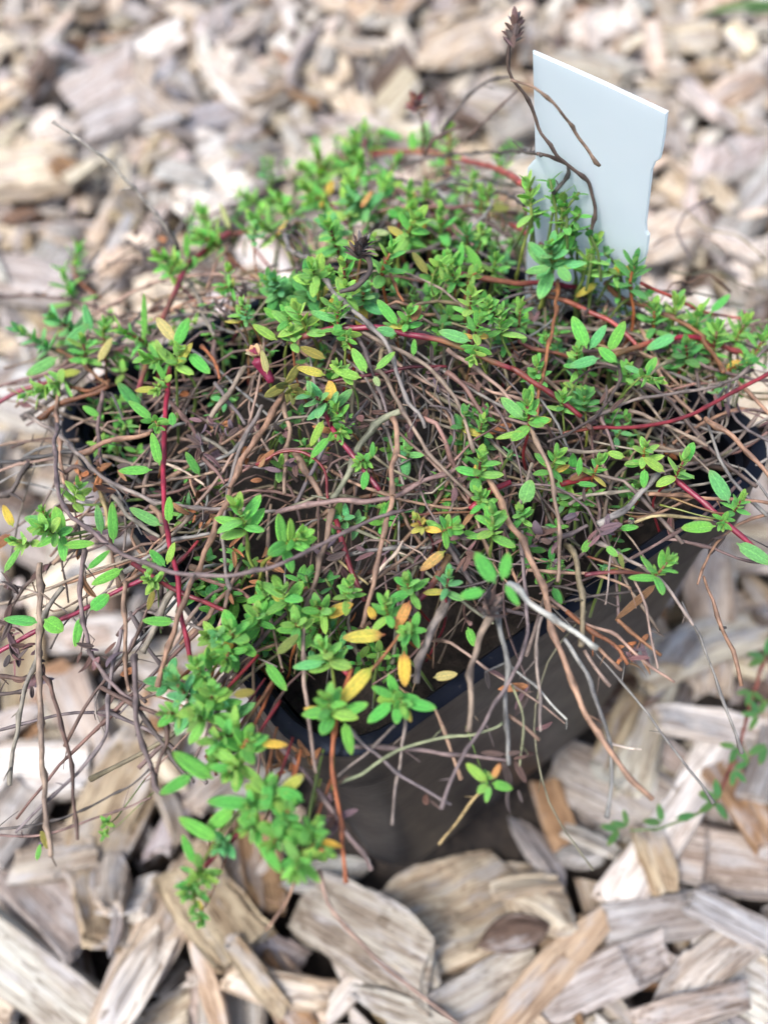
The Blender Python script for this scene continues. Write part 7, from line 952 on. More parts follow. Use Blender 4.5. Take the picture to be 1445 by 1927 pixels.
202,45,23,1271,1,1,-1058,-251,-173,735,-364,75,-567,0 284,67,32,1272,1,6,1204,3221,198,811,121,-297,490,1 334,141,37,1273,0,1,-297,2824,34,832,-130,-67,535,0 162,59,26,1274,0,6,153,2659,14,40,-227,-204,-951,0 127,41,18,1275,3,6,2557,1316,-19,925,198,-165,279,0 238,41,21,1276,1,1,1711,2810,171,977,-8,-75,200,0 297,88,39,1277,1,2,723,686,-150,895,29,31,-444,0
235,115,36,1278,3,2,2242,2975,259,965,209,-144,67,1 82,41,22,1279,0,0,3118,2097,105,950,220,-223,8,0 163,84,36,1280,3,1,3256,1779,144,268,-23,-313,-911,0 103,33,18,1281,3,7,-107,694,-224,673,-237,-269,647,0 252,113,45,1282,0,1,2598,2685,237,862,-335,-127,357,0 181,102,42,1283,3,0,342,-537,-193,101,82,197,-972,0 323,99,49,1284,0,1,586,5007,318,752,-81,109,-645,0
293,98,22,1285,0,6,155,2690,26,950,-270,159,-4,1 188,64,29,1286,0,1,507,-656,-157,426,-215,-121,870,0 256,47,25,1287,1,6,1988,444,-91,926,-108,338,-125,0 246,96,51,1288,0,0,105,566,-135,152,80,79,-982,0 345,78,21,1289,1,5,514,-725,-182,443,200,-224,-844,0 236,120,51,1290,3,7,829,440,-142,320,-177,21,930,0 367,140,61,1291,0,4,-455,-615,-201,875,223,171,396,0
306,121,48,1292,3,0,-596,-667,-168,780,-32,-103,-616,1 176,39,18,1293,1,1,-1388,-205,-236,922,307,143,189,0 207,67,22,1294,3,7,-423,1798,-118,840,-170,232,-460,0 178,65,34,1295,0,0,3439,1443,81,902,291,228,221,0 305,159,36,1296,0,0,-1030,343,-226,891,-63,95,-439,1 293,98,53,1297,3,1,2520,2923,246,458,139,-86,874,0 105,60,28,1298,3,5,-5,472,-212,491,396,-15,-776,0
94,17,18,1299,1,2,441,2360,8,538,-176,101,818,0 106,50,18,1300,0,4,297,1892,-99,359,405,106,834,0 131,26,18,1301,1,1,1679,2829,155,693,-405,50,595,0 220,48,21,1302,1,1,-87,-783,-164,750,27,251,612,1 71,31,18,1303,0,0,446,3739,136,764,279,151,-562,0 331,168,58,1304,0,1,59,3572,146,339,148,-132,-920,0 240,127,33,1305,2,4,771,1535,-77,86,-38,15,-995,0 316,75,32,1306,1,2,970,123,-181,535,285,149,781,0
239,95,52,1307,3,6,-331,699,-173,545,-127,-35,828,0 98,41,18,1308,2,0,283,446,-192,383,125,-378,834,0 341,60,19,1309,1,2,924,3096,125,565,-85,191,798,0 246,91,35,1310,3,6,3139,1043,12,715,126,-145,673,0 231,80,23,1311,3,0,291,3152,108,633,-59,61,-769,0 227,80,27,1312,3,4,2048,2117,78,804,-1,-323,499,0 190,69,18,1313,0,5,1898,2353,82,925,-192,-261,-196,0
346,116,58,1314,3,3,233,4608,261,218,187,-80,-955,0 211,97,35,1315,2,6,2261,358,-75,352,-294,-115,-881,0 240,124,52,1316,0,2,398,2582,54,822,184,248,479,1 281,152,76,1317,0,6,951,3278,193,274,137,-266,-914,1 174,97,49,1318,3,1,1399,3733,257,936,-86,80,-331,0 253,104,35,1319,0,1,480,2426,44,958,-96,-146,229,1 400,130,51,1320,2,4,2493,1963,135,377,120,-183,-900,0
125,43,18,1321,3,1,-286,2185,-87,927,354,-55,-111,0 120,60,19,1322,0,4,212,3948,200,824,20,374,424,0 218,90,40,1323,3,4,-277,662,-118,601,-35,152,784,0 265,146,59,1324,3,1,965,47,-142,931,74,228,-276,0 182,64,19,1325,0,2,-96,-1087,-212,16,244,242,-939,0 222,110,45,1326,0,4,3228,2299,220,955,-40,-238,174,0 233,62,27,1327,1,4,1703,2666,164,902,-145,-285,290,0
283,96,23,1328,0,0,1151,4023,305,464,154,77,-869,0 141,39,19,1329,1,0,3124,2034,95,822,-310,-180,442,0 133,24,18,1330,1,1,511,1116,-119,725,-226,259,-596,0 358,127,50,1331,2,0,393,4283,243,914,-230,-122,311,0 215,105,25,1332,3,1,1120,2533,59,674,-115,-165,-711,0 115,38,18,1333,0,5,162,3025,66,930,-36,-321,172,0 253,56,18,1334,1,0,-662,-355,-205,682,39,-202,702,1
164,87,23,1335,0,2,1024,2568,64,57,36,266,-962,0 324,77,29,1336,1,0,1661,2240,70,645,-261,-194,692,1 111,32,18,1337,1,1,2028,3555,275,525,29,-108,-844,0 125,64,23,1338,0,6,2074,2547,99,841,-242,-143,-462,0 96,38,18,1339,0,1,-217,1974,-86,779,-391,-151,-467,0 67,25,18,1340,2,1,3020,1163,32,918,275,52,-281,0 278,89,47,1341,0,4,977,-376,-186,963,-236,124,-36,0
180,93,23,1342,0,6,-538,424,-194,572,253,98,-774,1 81,48,20,1343,0,7,853,2143,-19,908,-67,218,-350,0 270,142,54,1344,0,5,-76,2021,-52,507,55,301,806,0 352,64,20,1345,1,1,1213,3794,206,988,-100,-73,-87,0 257,133,54,1346,2,2,3005,1661,85,947,10,6,-322,1 164,50,25,1347,0,0,1903,831,-36,290,256,252,-887,1 328,141,56,1348,0,6,2148,2557,180,954,-113,-95,-261,0
287,88,34,1349,3,0,19,1870,-7,326,257,183,891,0 271,87,35,1350,0,0,1609,2903,157,956,-33,80,-282,0 324,166,75,1351,3,6,2039,1426,17,70,-4,186,-980,0 188,70,34,1352,0,0,1534,648,-29,590,154,126,-783,0 306,132,59,1353,3,6,2548,1636,80,96,138,-347,923,1 242,78,18,1354,0,4,101,3294,62,622,224,-224,716,0 284,76,41,1355,1,5,2297,3186,251,188,23,-151,-970,0
376,117,51,1356,3,2,1027,1686,-10,915,-146,-23,-377,0 172,69,29,1357,0,5,844,-566,-199,735,11,-84,-672,1 202,120,29,1358,0,6,8,-1212,-241,992,-19,-86,86,0 125,24,18,1359,1,1,1590,2016,18,203,-3,-362,-910,0 90,35,18,1360,0,0,2994,1294,91,23,324,266,-908,0 123,66,18,1361,0,0,-815,412,-215,922,20,-292,255,0 148,63,21,1362,2,6,1231,1481,-50,954,18,-104,279,0
383,109,42,1363,1,5,2130,3584,282,63,-17,55,996,0 259,66,20,1364,1,0,689,-601,-187,926,130,336,109,0 283,142,41,1365,3,6,1108,3531,218,88,-219,-306,922,1 160,46,18,1366,1,7,51,-1067,-179,718,275,-72,635,0 81,34,18,1367,0,4,708,3898,179,193,-293,-56,935,0 265,94,38,1368,0,2,1019,1026,-74,842,-212,-300,394,0 378,114,41,1369,2,0,2637,1721,123,877,-329,142,-320,1
185,68,32,1370,3,5,521,1247,-158,969,-218,38,-106,0 230,101,26,1371,3,4,-1381,142,-197,541,196,-300,-761,0 179,78,33,1372,0,1,495,2908,105,361,-10,47,932,0 117,34,18,1373,1,6,2400,948,-23,915,362,-16,180,0 231,49,23,1374,1,4,-299,544,-121,344,241,-11,-907,0 100,53,18,1375,3,0,1602,3284,162,942,-283,-7,179,0 211,80,20,1376,0,0,-149,552,-193,381,408,95,824,0
362,170,72,1377,0,7,3262,2520,207,974,151,40,164,0 237,59,27,1378,1,1,1400,238,-155,202,94,-123,-967,0 155,26,18,1379,1,0,2803,2347,177,598,89,224,-764,0 113,23,18,1380,1,0,1679,1027,4,474,384,-106,-785,0 341,117,31,1381,2,4,2074,2114,122,856,114,-49,-502,1 361,123,58,1382,0,5,1772,1526,49,820,-144,-133,538,0 196,73,27,1383,3,7,3,3196,59,515,-340,136,-775,0
218,129,33,1384,3,0,1356,2972,121,889,312,0,-336,0 122,49,21,1385,0,4,-897,-145,-232,891,-284,240,259,1 120,53,26,1386,3,7,176,2862,5,352,149,111,917,1 208,50,18,1387,1,6,3262,1281,52,921,-24,331,-205,0 76,19,18,1388,1,2,207,-567,-236,751,-133,-143,-631,0 213,109,40,1389,0,2,-594,553,-202,903,-22,-254,-347,1 101,30,18,1390,1,1,1036,2038,-36,234,304,88,-919,0
216,79,33,1391,0,3,-696,-370,-191,676,227,109,-692,1 228,95,33,1392,0,3,42,2857,47,910,-8,209,358,1 231,137,58,1393,0,4,980,-544,-207,956,224,186,26,0 111,39,18,1394,0,0,652,2460,40,947,28,-318,-37,0 191,31,18,1395,1,0,2009,3004,240,199,-28,-21,-979,0 83,30,18,1396,3,0,2164,1071,-48,914,87,253,306,0 129,47,18,1397,0,1,2123,508,-151,832,185,-36,-522,0
174,82,28,1398,3,0,292,2556,42,226,320,-227,-892,1 196,82,26,1399,3,2,282,-830,-208,947,24,318,44,0 196,62,18,1400,0,0,1104,1158,-33,493,-7,-381,-782,0 128,57,30,1401,0,0,968,3164,191,94,-261,285,-918,0 110,45,21,1402,0,6,1514,-78,-221,759,391,43,-519,0 319,127,63,1403,2,0,3990,1803,204,469,-52,-378,-797,0 214,122,66,1404,0,5,1881,393,-33,881,360,37,306,1
349,164,67,1405,0,7,3094,1255,115,716,209,-121,655,0 342,162,38,1406,2,0,1546,-165,-161,759,88,-41,644,0 321,166,44,1407,3,3,1617,1572,19,430,-77,112,892,1 236,102,53,1408,3,2,1604,507,-92,676,183,150,-698,0 390,136,52,1409,0,4,3221,2418,258,969,-217,-62,-99,0 298,145,48,1410,0,6,207,-1019,-200,826,19,-10,-564,1 365,131,70,1411,0,6,-694,1967,-96,961,-101,-171,191,0
108,20,18,1412,1,0,-888,503,-192,919,159,-265,247,0 240,117,44,1413,3,7,1426,1066,-56,923,274,161,216,0 294,65,26,1414,1,6,2152,741,-41,874,-48,-167,454,1 227,122,37,1415,3,1,311,496,-122,966,26,-116,-228,0 136,59,18,1416,3,1,2598,2320,138,301,-373,86,-873,0 212,122,30,1417,0,0,-1114,1035,-141,189,-106,-221,951,0 295,151,45,1418,0,0,1860,1558,104,293,-67,55,952,1
262,71,21,1419,1,0,1097,1217,-76,191,207,-49,-958,0 168,33,18,1420,1,6,-884,-537,-247,850,-142,9,507,0 146,40,18,1421,1,0,-26,2129,-96,528,-97,221,814,0 193,78,22,1422,2,6,984,1830,-6,870,-108,22,481,0 261,140,63,1423,0,6,3569,1743,184,405,-82,-270,870,0 202,46,18,1424,1,0,1575,907,-4,841,-314,13,441,0 174,65,19,1425,0,1,1666,945,-16,292,282,90,-910,0
284,104,44,1426,3,0,-156,3327,181,686,-110,109,-710,0 79,24,18,1427,1,5,1476,-67,-134,889,184,-376,-187,0 295,100,48,1428,0,0,2033,898,29,950,188,152,198,0 138,71,32,1429,3,4,2491,1505,13,942,281,148,109,0 321,104,55,1430,3,7,2245,1670,159,778,-228,-218,544,0 219,84,27,1431,0,6,1417,3845,245,931,-218,-88,280,0 124,56,24,1432,0,0,1870,1291,-31,796,-133,-369,461,0
244,52,18,1433,1,2,2389,908,-22,569,127,-46,811,0 283,60,24,1434,1,4,649,-547,-194,605,54,376,699,0 133,77,39,1435,0,3,2518,1570,80,848,287,223,-386,0 221,105,54,1436,0,7,1110,-8,-157,712,-352,110,-598,0 299,153,35,1437,0,1,1735,276,-94,207,174,350,-897,0 225,67,27,1438,1,1,2360,1676,197,991,78,58,-93,0 221,68,35,1439,2,5,954,-457,-136,644,-103,102,-751,0
196,43,22,1440,1,2,132,-907,-178,677,-279,-37,680,0 134,62,20,1441,2,6,-78,1057,-171,607,-303,-200,707,0 271,140,70,1442,0,6,1146,4110,355,315,-154,-175,920,0 194,39,18,1443,1,1,280,-463,-214,712,-23,-282,-643,0 286,50,21,1444,1,3,-629,439,-198,795,-174,-257,521,0 104,52,28,1445,0,1,-197,-710,-235,768,67,-195,606,0 256,88,42,1446,0,4,831,4824,263,919,30,11,393,0
136,37,18,1447,1,0,1685,3772,263,829,-82,23,-553,0 173,75,20,1448,0,6,-242,2205,-73,604,52,61,-793,1 276,133,50,1449,0,2,746,202,-164,314,245,-136,-907,0 241,51,18,1450,1,5,-250,896,-184,181,-205,128,953,0 243,56,18,1451,1,1,-945,135,-222,273,-172,317,-892,0 80,34,18,1452,0,0,1276,2775,159,956,-134,156,-210,0 387,171,76,1453,2,0,876,4481,379,750,220,-38,-623,0
227,60,18,1454,1,6,1521,2732,106,806,-58,91,-582,0 241,106,43,1455,0,5,1236,3760,235,665,78,-151,-727,1 360,127,45,1456,3,4,2955,804,52,230,-164,98,954,0 220,119,44,1457,0,0,-710,555,-178,373,39,-266,888,1 67,38,18,1458,2,1,278,1371,-102,901,-296,-219,229,0 234,90,37,1459,0,7,1797,1257,3,885,307,49,-345,0 240,62,33,1460,1,5,308,-678,-225,677,121,-15,-726,0
143,83,31,1461,2,4,3132,2228,205,613,235,-14,-755,0 323,141,47,1462,0,7,-381,2434,-17,917,241,191,255,0 291,114,48,1463,0,6,555,546,-140,918,-269,163,243,0 339,83,38,1464,1,0,3280,1107,33,476,196,148,844,0 105,47,18,1465,0,6,641,1035,-121,828,99,-407,-373,0 222,101,54,1466,2,6,1799,777,-63,451,26,-198,-870,1 181,87,47,1467,3,0,2235,2201,128,948,133,74,-278,1
302,70,32,1468,1,7,798,3496,230,879,-7,39,-475,0 118,70,22,1469,3,3,1263,-423,-244,820,144,-50,-552,0 178,42,21,1470,1,6,1908,906,58,12,-85,336,938,0 195,32,18,1471,1,1,749,3973,189,68,79,-77,-992,0 169,47,18,1472,1,2,2855,1219,43,660,-29,-62,748,0 97,57,26,1473,0,6,643,3967,193,423,223,-29,-878,0 79,47,25,1474,3,5,1775,143,-144,466,-155,70,868,0 232,64,25,1475,1,6,-998,575,-182,974,152,10,-169,0
328,132,48,1476,0,1,2172,439,-36,497,71,32,-864,0 214,46,22,1477,1,4,1246,1940,56,51,87,-353,930,0 271,117,47,1478,0,4,-232,500,-155,943,303,29,139,0 75,41,18,1479,2,1,1376,525,-134,525,204,154,-812,0 99,39,18,1480,3,6,2357,2166,101,897,-292,273,187,0 115,30,18,1481,1,3,1364,1600,-56,467,99,324,-817,0 370,121,58,1482,3,2,2659,968,59,981,-62,-7,182,0
274,87,34,1483,0,7,3773,1970,167,660,281,220,661,0 162,67,27,1484,0,3,-466,-738,-194,871,-50,353,-336,0 244,107,40,1485,3,6,3527,2296,218,828,-73,51,-554,0 73,27,18,1486,0,0,-1291,390,-234,641,-15,-230,732,0 245,102,25,1487,0,4,2572,1473,24,840,197,-86,498,1 268,146,32,1488,3,4,1229,1483,-10,448,370,13,814,0 355,160,57,1489,0,1,185,-1221,-207,975,185,-41,-120,0
154,35,18,1490,1,6,1754,3973,239,548,-61,17,-834,0 181,96,28,1491,0,6,838,1106,-93,924,340,-121,-126,0 294,137,50,1492,0,0,-547,1847,-83,713,124,-156,672,0 182,61,19,1493,2,4,-243,2759,82,958,-87,-89,257,0 187,92,28,1494,3,4,1959,3328,265,909,250,54,329,0 203,36,18,1495,1,0,970,1975,-40,815,102,247,515,0 151,51,18,1496,2,0,1632,1767,28,855,357,-61,-372,0
341,146,70,1497,0,3,66,1079,-62,751,360,-54,-551,0 172,48,20,1498,1,0,2625,1530,69,897,257,-5,360,1 317,105,34,1499,2,4,729,617,-125,980,194,41,-9,0 186,40,18,1500,1,0,2719,810,-49,893,348,-9,-285,0 81,17,10,9006,1,3,-844,1070,-194,692,-292,-159,-640,0 56,15,9,9009,1,7,-964,183,-237,935,38,-73,345,0 95,20,12,9016,3,3,-423,-906,-240,628,230,161,-726,0
74,13,8,9017,1,0,-999,1380,-256,715,181,211,641,0 75,15,9,9021,1,5,902,-102,-197,638,-250,217,696,0 97,19,11,9038,1,0,-83,485,-174,345,420,108,833,0 88,16,9,9042,1,2,276,-778,-209,884,-374,137,244,0 86,20,12,9063,1,5,-492,24,-126,944,-39,300,-127,0 66,18,11,9066,1,7,688,232,-175,877,-221,-340,257,0 78,14,8,9067,1,6,-803,212,-211,870,146,-298,364,0 70,13,8,9078,1,0,115,553,-108,300,-66,188,-933,0
89,16,9,9086,1,1,1462,-329,-172,867,86,106,-479,0 88,19,12,9087,3,1,-896,1004,-157,812,361,-177,422,0 84,14,8,9094,1,2,766,389,-75,489,432,30,757,0 89,23,14,9098,3,0,99,530,-109,289,148,250,-912,0 88,9,5,9102,1,4,892,31,-87,307,-71,131,-940,0 94,13,8,9128,3,5,1050,159,-154,14,-236,-320,917,0 88,17,10,9141,1,3,-5,-956,-130,375,57,-164,911,0 79,19,11,9163,1,1,-987,478,-226,623,101,393,-669,0
96,18,11,9165,3,1,-1223,186,-135,871,-87,98,-473,0 85,24,15,9182,3,2,645,-313,-142,958,-175,208,89,0 89,15,9,9187,3,5,600,157,-230,158,303,233,-911,0 92,25,15,9193,3,5,-1224,667,-233,77,59,153,-983,0 77,22,13,9214,1,3,-173,-811,-140,827,-301,226,417,0 58,16,10,9216,3,3,1074,-342,-202,542,44,-140,-827,0 81,14,8,9218,3,1,198,-929,-171,624,-26,174,762,0
75,14,8,9232,1,1,1312,-283,-156,763,79,-44,640,0 71,14,8,9246,3,1,-274,-618,-175,954,-197,-147,172,0 88,19,11,9251,1,4,-55,741,-213,679,23,-389,-622,0 87,19,11,9260,1,5,1378,-344,-236,321,-25,-186,-928,0 56,16,10,9279,3,5,-1107,64,-155,33,-313,286,905,0 91,21,13,9285,1,0,51,-1145,-163,584,64,-200,784,0 84,18,11,9286,1,1,-67,778,-235,623,71,427,-652,0
67,20,12,9291,1,1,128,-984,-133,529,-280,-221,770,0 83,12,7,9314,3,7,-801,-195,-117,815,297,228,442,0 60,17,10,9315,3,3,-960,1119,-194,812,-245,-78,-523,0 99,17,10,9319,1,5,427,-841,-194,888,163,-312,-297,0 77,22,13,9326,1,3,651,-194,-197,868,344,263,-244,0 89,11,6,9337,1,6,59,466,-252,294,-126,-100,-942,0 59,18,11,9367,1,2,202,-1091,-170,69,171,314,-931,0
75,20,12,9384,3,5,177,424,-218,738,-153,100,-650,0 76,18,11,9391,1,3,948,217,-127,42,-358,243,-900,0 95,28,17,9393,1,0,-285,943,-205,974,-59,97,-194,0 421,152,58,5000,0,7,-1066,218,-149,780,-149,12,-607,1 290,144,55,5001,0,2,-951,87,-125,586,-302,64,-749,1 435,152,58,5002,0,7,-1136,-14,-143,799,195,-76,-564,1 412,120,45,5003,1,0,-889,-85,-137,938,190,115,264,1
280,169,64,5004,0,2,-718,-113,-98,719,-126,55,-681,1 255,107,41,5005,0,3,-574,-73,-136,546,-137,184,-806,1 378,294,95,5006,3,0,-250,-459,-185,979,-141,124,-74,1 190,156,59,5007,2,0,-90,-583,-136,818,-136,127,-544,1 382,178,68,5008,0,1,277,-498,-180,819,99,-144,-547,1 594,105,40,5009,0,6,331,-617,-137,987,-102,-16,120,1 380,108,41,5010,0,1,452,-431,-98,963,-43,-59,260,1
265,141,53,5011,2,5,458,-325,-111,946,-139,-206,-209,1 318,163,62,5012,0,1,388,-801,-180,886,269,-40,-375,1 221,104,39,5013,0,3,477,-708,-112,620,-36,74,-780,1 291,102,39,5014,0,4,130,-782,-146,955,166,-3,-245,1 360,110,42,5015,3,6,141,-937,-149,982,-167,87,2,1 312,109,42,5016,3,4,-71,-795,-154,990,-17,-57,-131,1 258,101,38,5017,2,4,15,-470,-208,547,-313,59,-774,1
178,130,49,5018,2,4,116,-532,-208,906,-285,-67,-306,1 409,182,69,5019,0,1,-467,-391,-129,807,-71,-193,-553,1 250,80,30,5020,0,0,-683,-346,-152,859,302,121,-395,1 231,60,28,5021,1,2,-830,-270,-127,518,320,-57,-791,1 382,90,34,5022,1,2,-170,-721,-133,998,48,-4,51,1 291,135,51,5023,3,1,-333,-649,-134,950,267,113,-120,1 155,82,31,5024,2,5,-192,-605,-89,967,81,-21,-241,1
388,135,51,5025,0,1,-769,548,-141,642,182,-63,-742,1 348,172,66,5026,0,6,-955,551,-142,938,117,-51,-322,1 357,192,73,5027,0,2,-778,313,-155,944,136,-16,300,1 354,94,36,5028,0,7,-637,228,-192,904,-276,-2,326,1 451,148,56,5029,0,1,988,-136,-96,945,136,-134,-264,1 481,134,51,5030,0,0,863,-261,-128,365,262,-28,-893,1 503,131,50,5031,0,0,720,-365,-81,973,-152,170,-37,1
279,149,57,5032,2,0,531,-156,-189,953,149,-165,-207,0 318,109,41,5033,0,1,742,-109,-102,984,6,-19,176,0 650,101,38,5034,0,6,2304,1073,23,913,235,61,329,1 564,147,56,5035,0,7,2342,884,52,977,-122,-146,95,1 296,254,95,5036,2,0,1886,915,75,988,-92,-71,-107,1 411,138,52,5037,0,6,2748,1504,113,580,-136,231,-769,1 650,191,73,5038,2,0,1621,2643,170,584,123,36,-802,1
650,115,44,5039,1,6,1524,2899,184,892,-240,-118,364,1 509,217,83,5040,2,5,535,3671,221,911,-164,-169,339,1 360,305,95,5041,0,7,724,3355,210,965,142,-178,-131,1 249,237,90,5042,2,6,381,3201,162,971,105,-100,-191,1 507,121,46,5043,0,2,668,2587,132,639,188,-150,-731,0 573,208,79,5044,0,6,1249,2944,194,665,127,-95,-730,1 401,248,94,5045,0,0,174,3039,115,938,121,-79,-314,1
166,116,44,5046,2,3,302,2876,159,841,199,107,-492,1 226,215,82,5047,2,0,215,2212,97,958,-162,-217,-98,1 374,272,95,5048,0,6,747,2326,128,970,153,-1,186,1 453,430,95,5049,2,0,2190,2463,234,992,-56,-104,-43,1 439,201,76,5050,0,1,2442,1887,210,746,-107,30,-657,1 409,166,63,5051,0,7,2018,1848,136,962,263,62,34,1 408,222,84,5052,0,6,-422,1869,-29,889,84,160,-421,1
355,126,48,5053,0,0,-603,1021,-130,921,164,-281,-215,1 345,114,43,5054,0,7,-622,867,-193,900,183,-227,-325,1 335,207,79,5055,0,0,1221,2291,114,984,-56,-100,-135,1 351,156,59,5056,0,1,1019,2420,155,951,137,187,203,1 351,138,52,5057,0,1,818,2990,220,768,74,42,-635,1 361,209,80,5058,0,0,1668,223,-89,957,256,-88,-104,1 130,69,28,5059,0,6,-856,20,-114,845,-253,104,460,1
231,65,28,5060,1,7,-491,-577,-62,855,233,-130,-445,1 259,71,28,5061,0,1,15,-959,-90,972,-113,14,-207,1 264,92,35,5062,1,6,-973,-166,-96,954,136,85,254,1 250,97,37,5063,2,4,-455,-180,-200,964,-124,204,-121,1 231,78,30,5064,0,4,253,-901,-129,847,5,51,-529,1 244,76,29,5065,0,7,596,-675,-109,971,32,143,189,1 217,72,28,5066,0,2,373,-381,-91,939,-195,-261,109,1
153,80,31,5067,0,2,200,-680,-103,529,22,28,-848,1 214,130,49,5068,0,7,-1063,415,-136,949,73,68,299,1 316,93,35,5069,0,6,574,-532,-96,934,33,156,-321,1 165,88,33,5070,0,3,122,-424,-196,534,165,-144,-817,1 254,216,82,5071,0,0,265,1900,44,939,264,-44,-216,1 377,184,70,5072,0,7,-135,2394,62,920,136,69,-361,1 342,230,87,5073,0,6,1317,45,-141,520,151,-55,-839,1
121,32,11,12000,3,4,-572,2249,-69,376,-5,-90,-922,0 110,29,10,12001,3,2,1345,3512,292,914,-89,-287,-274,0 158,65,30,12002,0,4,1597,2763,240,932,38,-156,324,1 140,61,28,12004,3,1,1774,272,4,486,-43,59,-871,0 114,50,25,12005,0,1,850,580,-124,591,215,-100,771,0 196,94,32,12006,1,0,386,3711,198,815,30,-203,-542,0 133,38,12,12007,1,1,2547,2023,196,396,-267,-70,-876,0
177,43,19,12008,1,2,752,2723,187,641,-185,291,-686,0 155,73,31,12009,0,6,3307,1601,144,210,-363,175,-891,0 112,27,8,12010,1,1,-434,1582,-69,494,191,85,844,0 182,54,23,12011,0,2,2421,398,-109,735,37,14,-677,0 213,77,40,12012,0,0,-307,1273,-166,691,170,-264,-651,0 122,29,13,12013,1,4,1284,1209,-27,677,-391,-66,-620,0 217,51,25,12014,3,1,-521,1605,-36,528,-156,118,-826,1
200,50,18,12016,1,0,1859,1902,237,161,207,-176,949,1 200,85,36,12017,3,4,1167,3851,261,855,221,-10,-468,1 172,76,37,12018,1,2,2425,3321,244,232,187,-63,952,0 162,68,28,12019,1,0,2894,751,44,618,280,-11,-734,0 187,73,37,12020,0,4,-576,2489,-60,824,92,-393,-399,0 207,99,34,12021,3,2,2436,2732,253,777,-90,306,542,0 184,84,35,12022,3,1,-235,3340,167,914,164,-262,-262,0
149,37,12,12023,0,4,475,3581,259,732,0,-287,-618,0 121,39,18,12024,3,0,1702,1500,73,1,42,-32,-999,0 131,58,28,12025,1,0,-650,289,-132,751,192,231,-588,1 168,81,26,12026,1,4,-517,1041,-64,950,-285,-33,120,1 200,98,52,12027,1,0,1148,1838,58,86,230,-106,-964,0 132,53,21,12029,1,1,2360,2531,316,412,44,-137,-900,0 172,84,38,12032,0,5,948,599,-124,991,-14,56,119,0
150,48,19,12033,3,4,1622,3358,161,563,-18,25,-826,0 205,87,32,12034,1,4,485,996,-68,104,148,73,-981,0 161,66,22,12035,1,0,2067,536,-113,25,147,325,-934,0 105,49,18,12036,1,0,1423,4021,340,937,-69,-142,-313,0 210,79,43,12037,3,2,-402,1611,-65,224,214,20,951,1 166,59,20,12038,0,0,2746,3031,239,535,86,-243,-804,0 209,96,33,12039,0,1,1755,2746,258,866,-11,24,-499,1
183,47,23,12040,0,2,2210,1079,5,920,-49,-240,-306,0 211,61,25,12041,0,1,650,-251,-80,802,-46,-95,588,0 207,56,21,12042,1,1,3216,2002,156,953,151,-98,-244,0 216,100,41,12043,1,0,808,886,-38,980,-72,87,165,0 200,59,22,12044,0,4,651,1554,-51,254,-95,211,939,0 136,38,17,12045,1,4,2668,1214,17,622,124,85,-768,0 176,67,33,12046,1,0,452,3330,193,519,-151,-327,-775,0
167,57,30,12047,3,4,2022,377,-87,643,-235,-83,-724,0 136,48,25,12049,3,0,-691,2012,-58,428,-255,-5,867,0 113,55,23,12050,3,7,-841,1200,-214,893,56,-204,396,0 114,52,19,12051,1,2,2969,983,65,671,102,130,723,0 212,67,33,12052,0,0,992,4358,396,986,-56,122,-94,0 205,82,33,12053,3,6,1468,3748,279,167,-55,-137,-975,0 138,42,17,12054,1,1,862,4157,239,317,-110,-314,888,0
195,50,20,12055,0,4,525,4671,316,958,228,-167,36,0 214,88,35,12056,0,0,1354,3681,256,791,368,17,-489,1 117,49,20,12057,0,5,425,4785,323,689,-25,93,719,0 132,34,13,12058,3,4,1072,2401,163,966,51,246,67,0 109,39,15,12060,3,1,1763,2,-102,886,153,-325,-293,0 217,50,27,12061,0,1,3131,1698,117,300,-230,281,882,0 190,58,24,12062,3,7,2574,1939,180,247,368,155,883,0
211,74,33,12063,0,1,-155,2984,66,240,-5,-100,-965,0 128,55,18,12064,1,0,1162,3328,150,154,-352,-197,902,0 102,29,13,12065,1,1,-465,1388,-89,878,-283,146,358,0 171,56,28,12066,1,2,2151,1794,132,975,-179,125,37,0 114,52,22,12067,3,2,1473,254,-115,761,-146,-333,537,0 121,53,22,12068,1,0,-77,1394,-57,775,113,-359,-508,0 127,34,14,12069,3,4,1576,4138,213,531,54,27,845,0
141,39,17,12070,1,1,-620,-728,-123,570,260,-226,-746,0 124,51,16,12071,0,1,-399,1933,32,194,-91,240,-947,0 107,42,22,12072,1,5,1424,155,-44,857,-94,-256,437,0 183,83,26,12073,1,1,2370,672,-35,792,112,224,557,0 150,63,23,12074,1,6,93,3714,160,458,60,-345,-817,0 103,29,13,12075,3,0,2272,801,72,928,62,-123,-346,0 158,49,19,12076,1,3,2736,2276,225,941,-259,207,68,0
160,80,43,12077,3,5,345,1064,-97,463,-242,184,833,0 188,55,21,12078,1,4,2474,1479,44,691,37,-335,639,0 199,93,37,12079,3,2,1220,2702,235,978,-92,-73,-172,1 138,32,10,12080,0,0,3357,1316,20,655,-53,-30,-753,0 210,99,34,12081,1,7,639,-338,-16,183,-213,-174,-944,1 146,38,13,12083,1,2,2803,2061,150,903,309,-235,185,0 196,54,18,12084,0,1,-1285,-272,-195,787,-70,-391,472,0
112,31,14,12085,1,6,1028,1440,-26,982,156,-62,88,0 151,59,30,12086,1,1,974,313,-124,250,45,162,-954,0 202,67,26,12087,1,1,542,1776,30,841,189,83,500,0 201,45,15,12088,3,0,1088,-187,-10,879,348,-19,-324,1 135,46,22,12089,0,4,28,3255,63,148,-243,-20,-959,0 105,25,11,12090,1,0,2076,244,-103,821,218,-279,-447,0 190,43,15,12091,0,0,3261,2253,254,592,262,87,-757,0
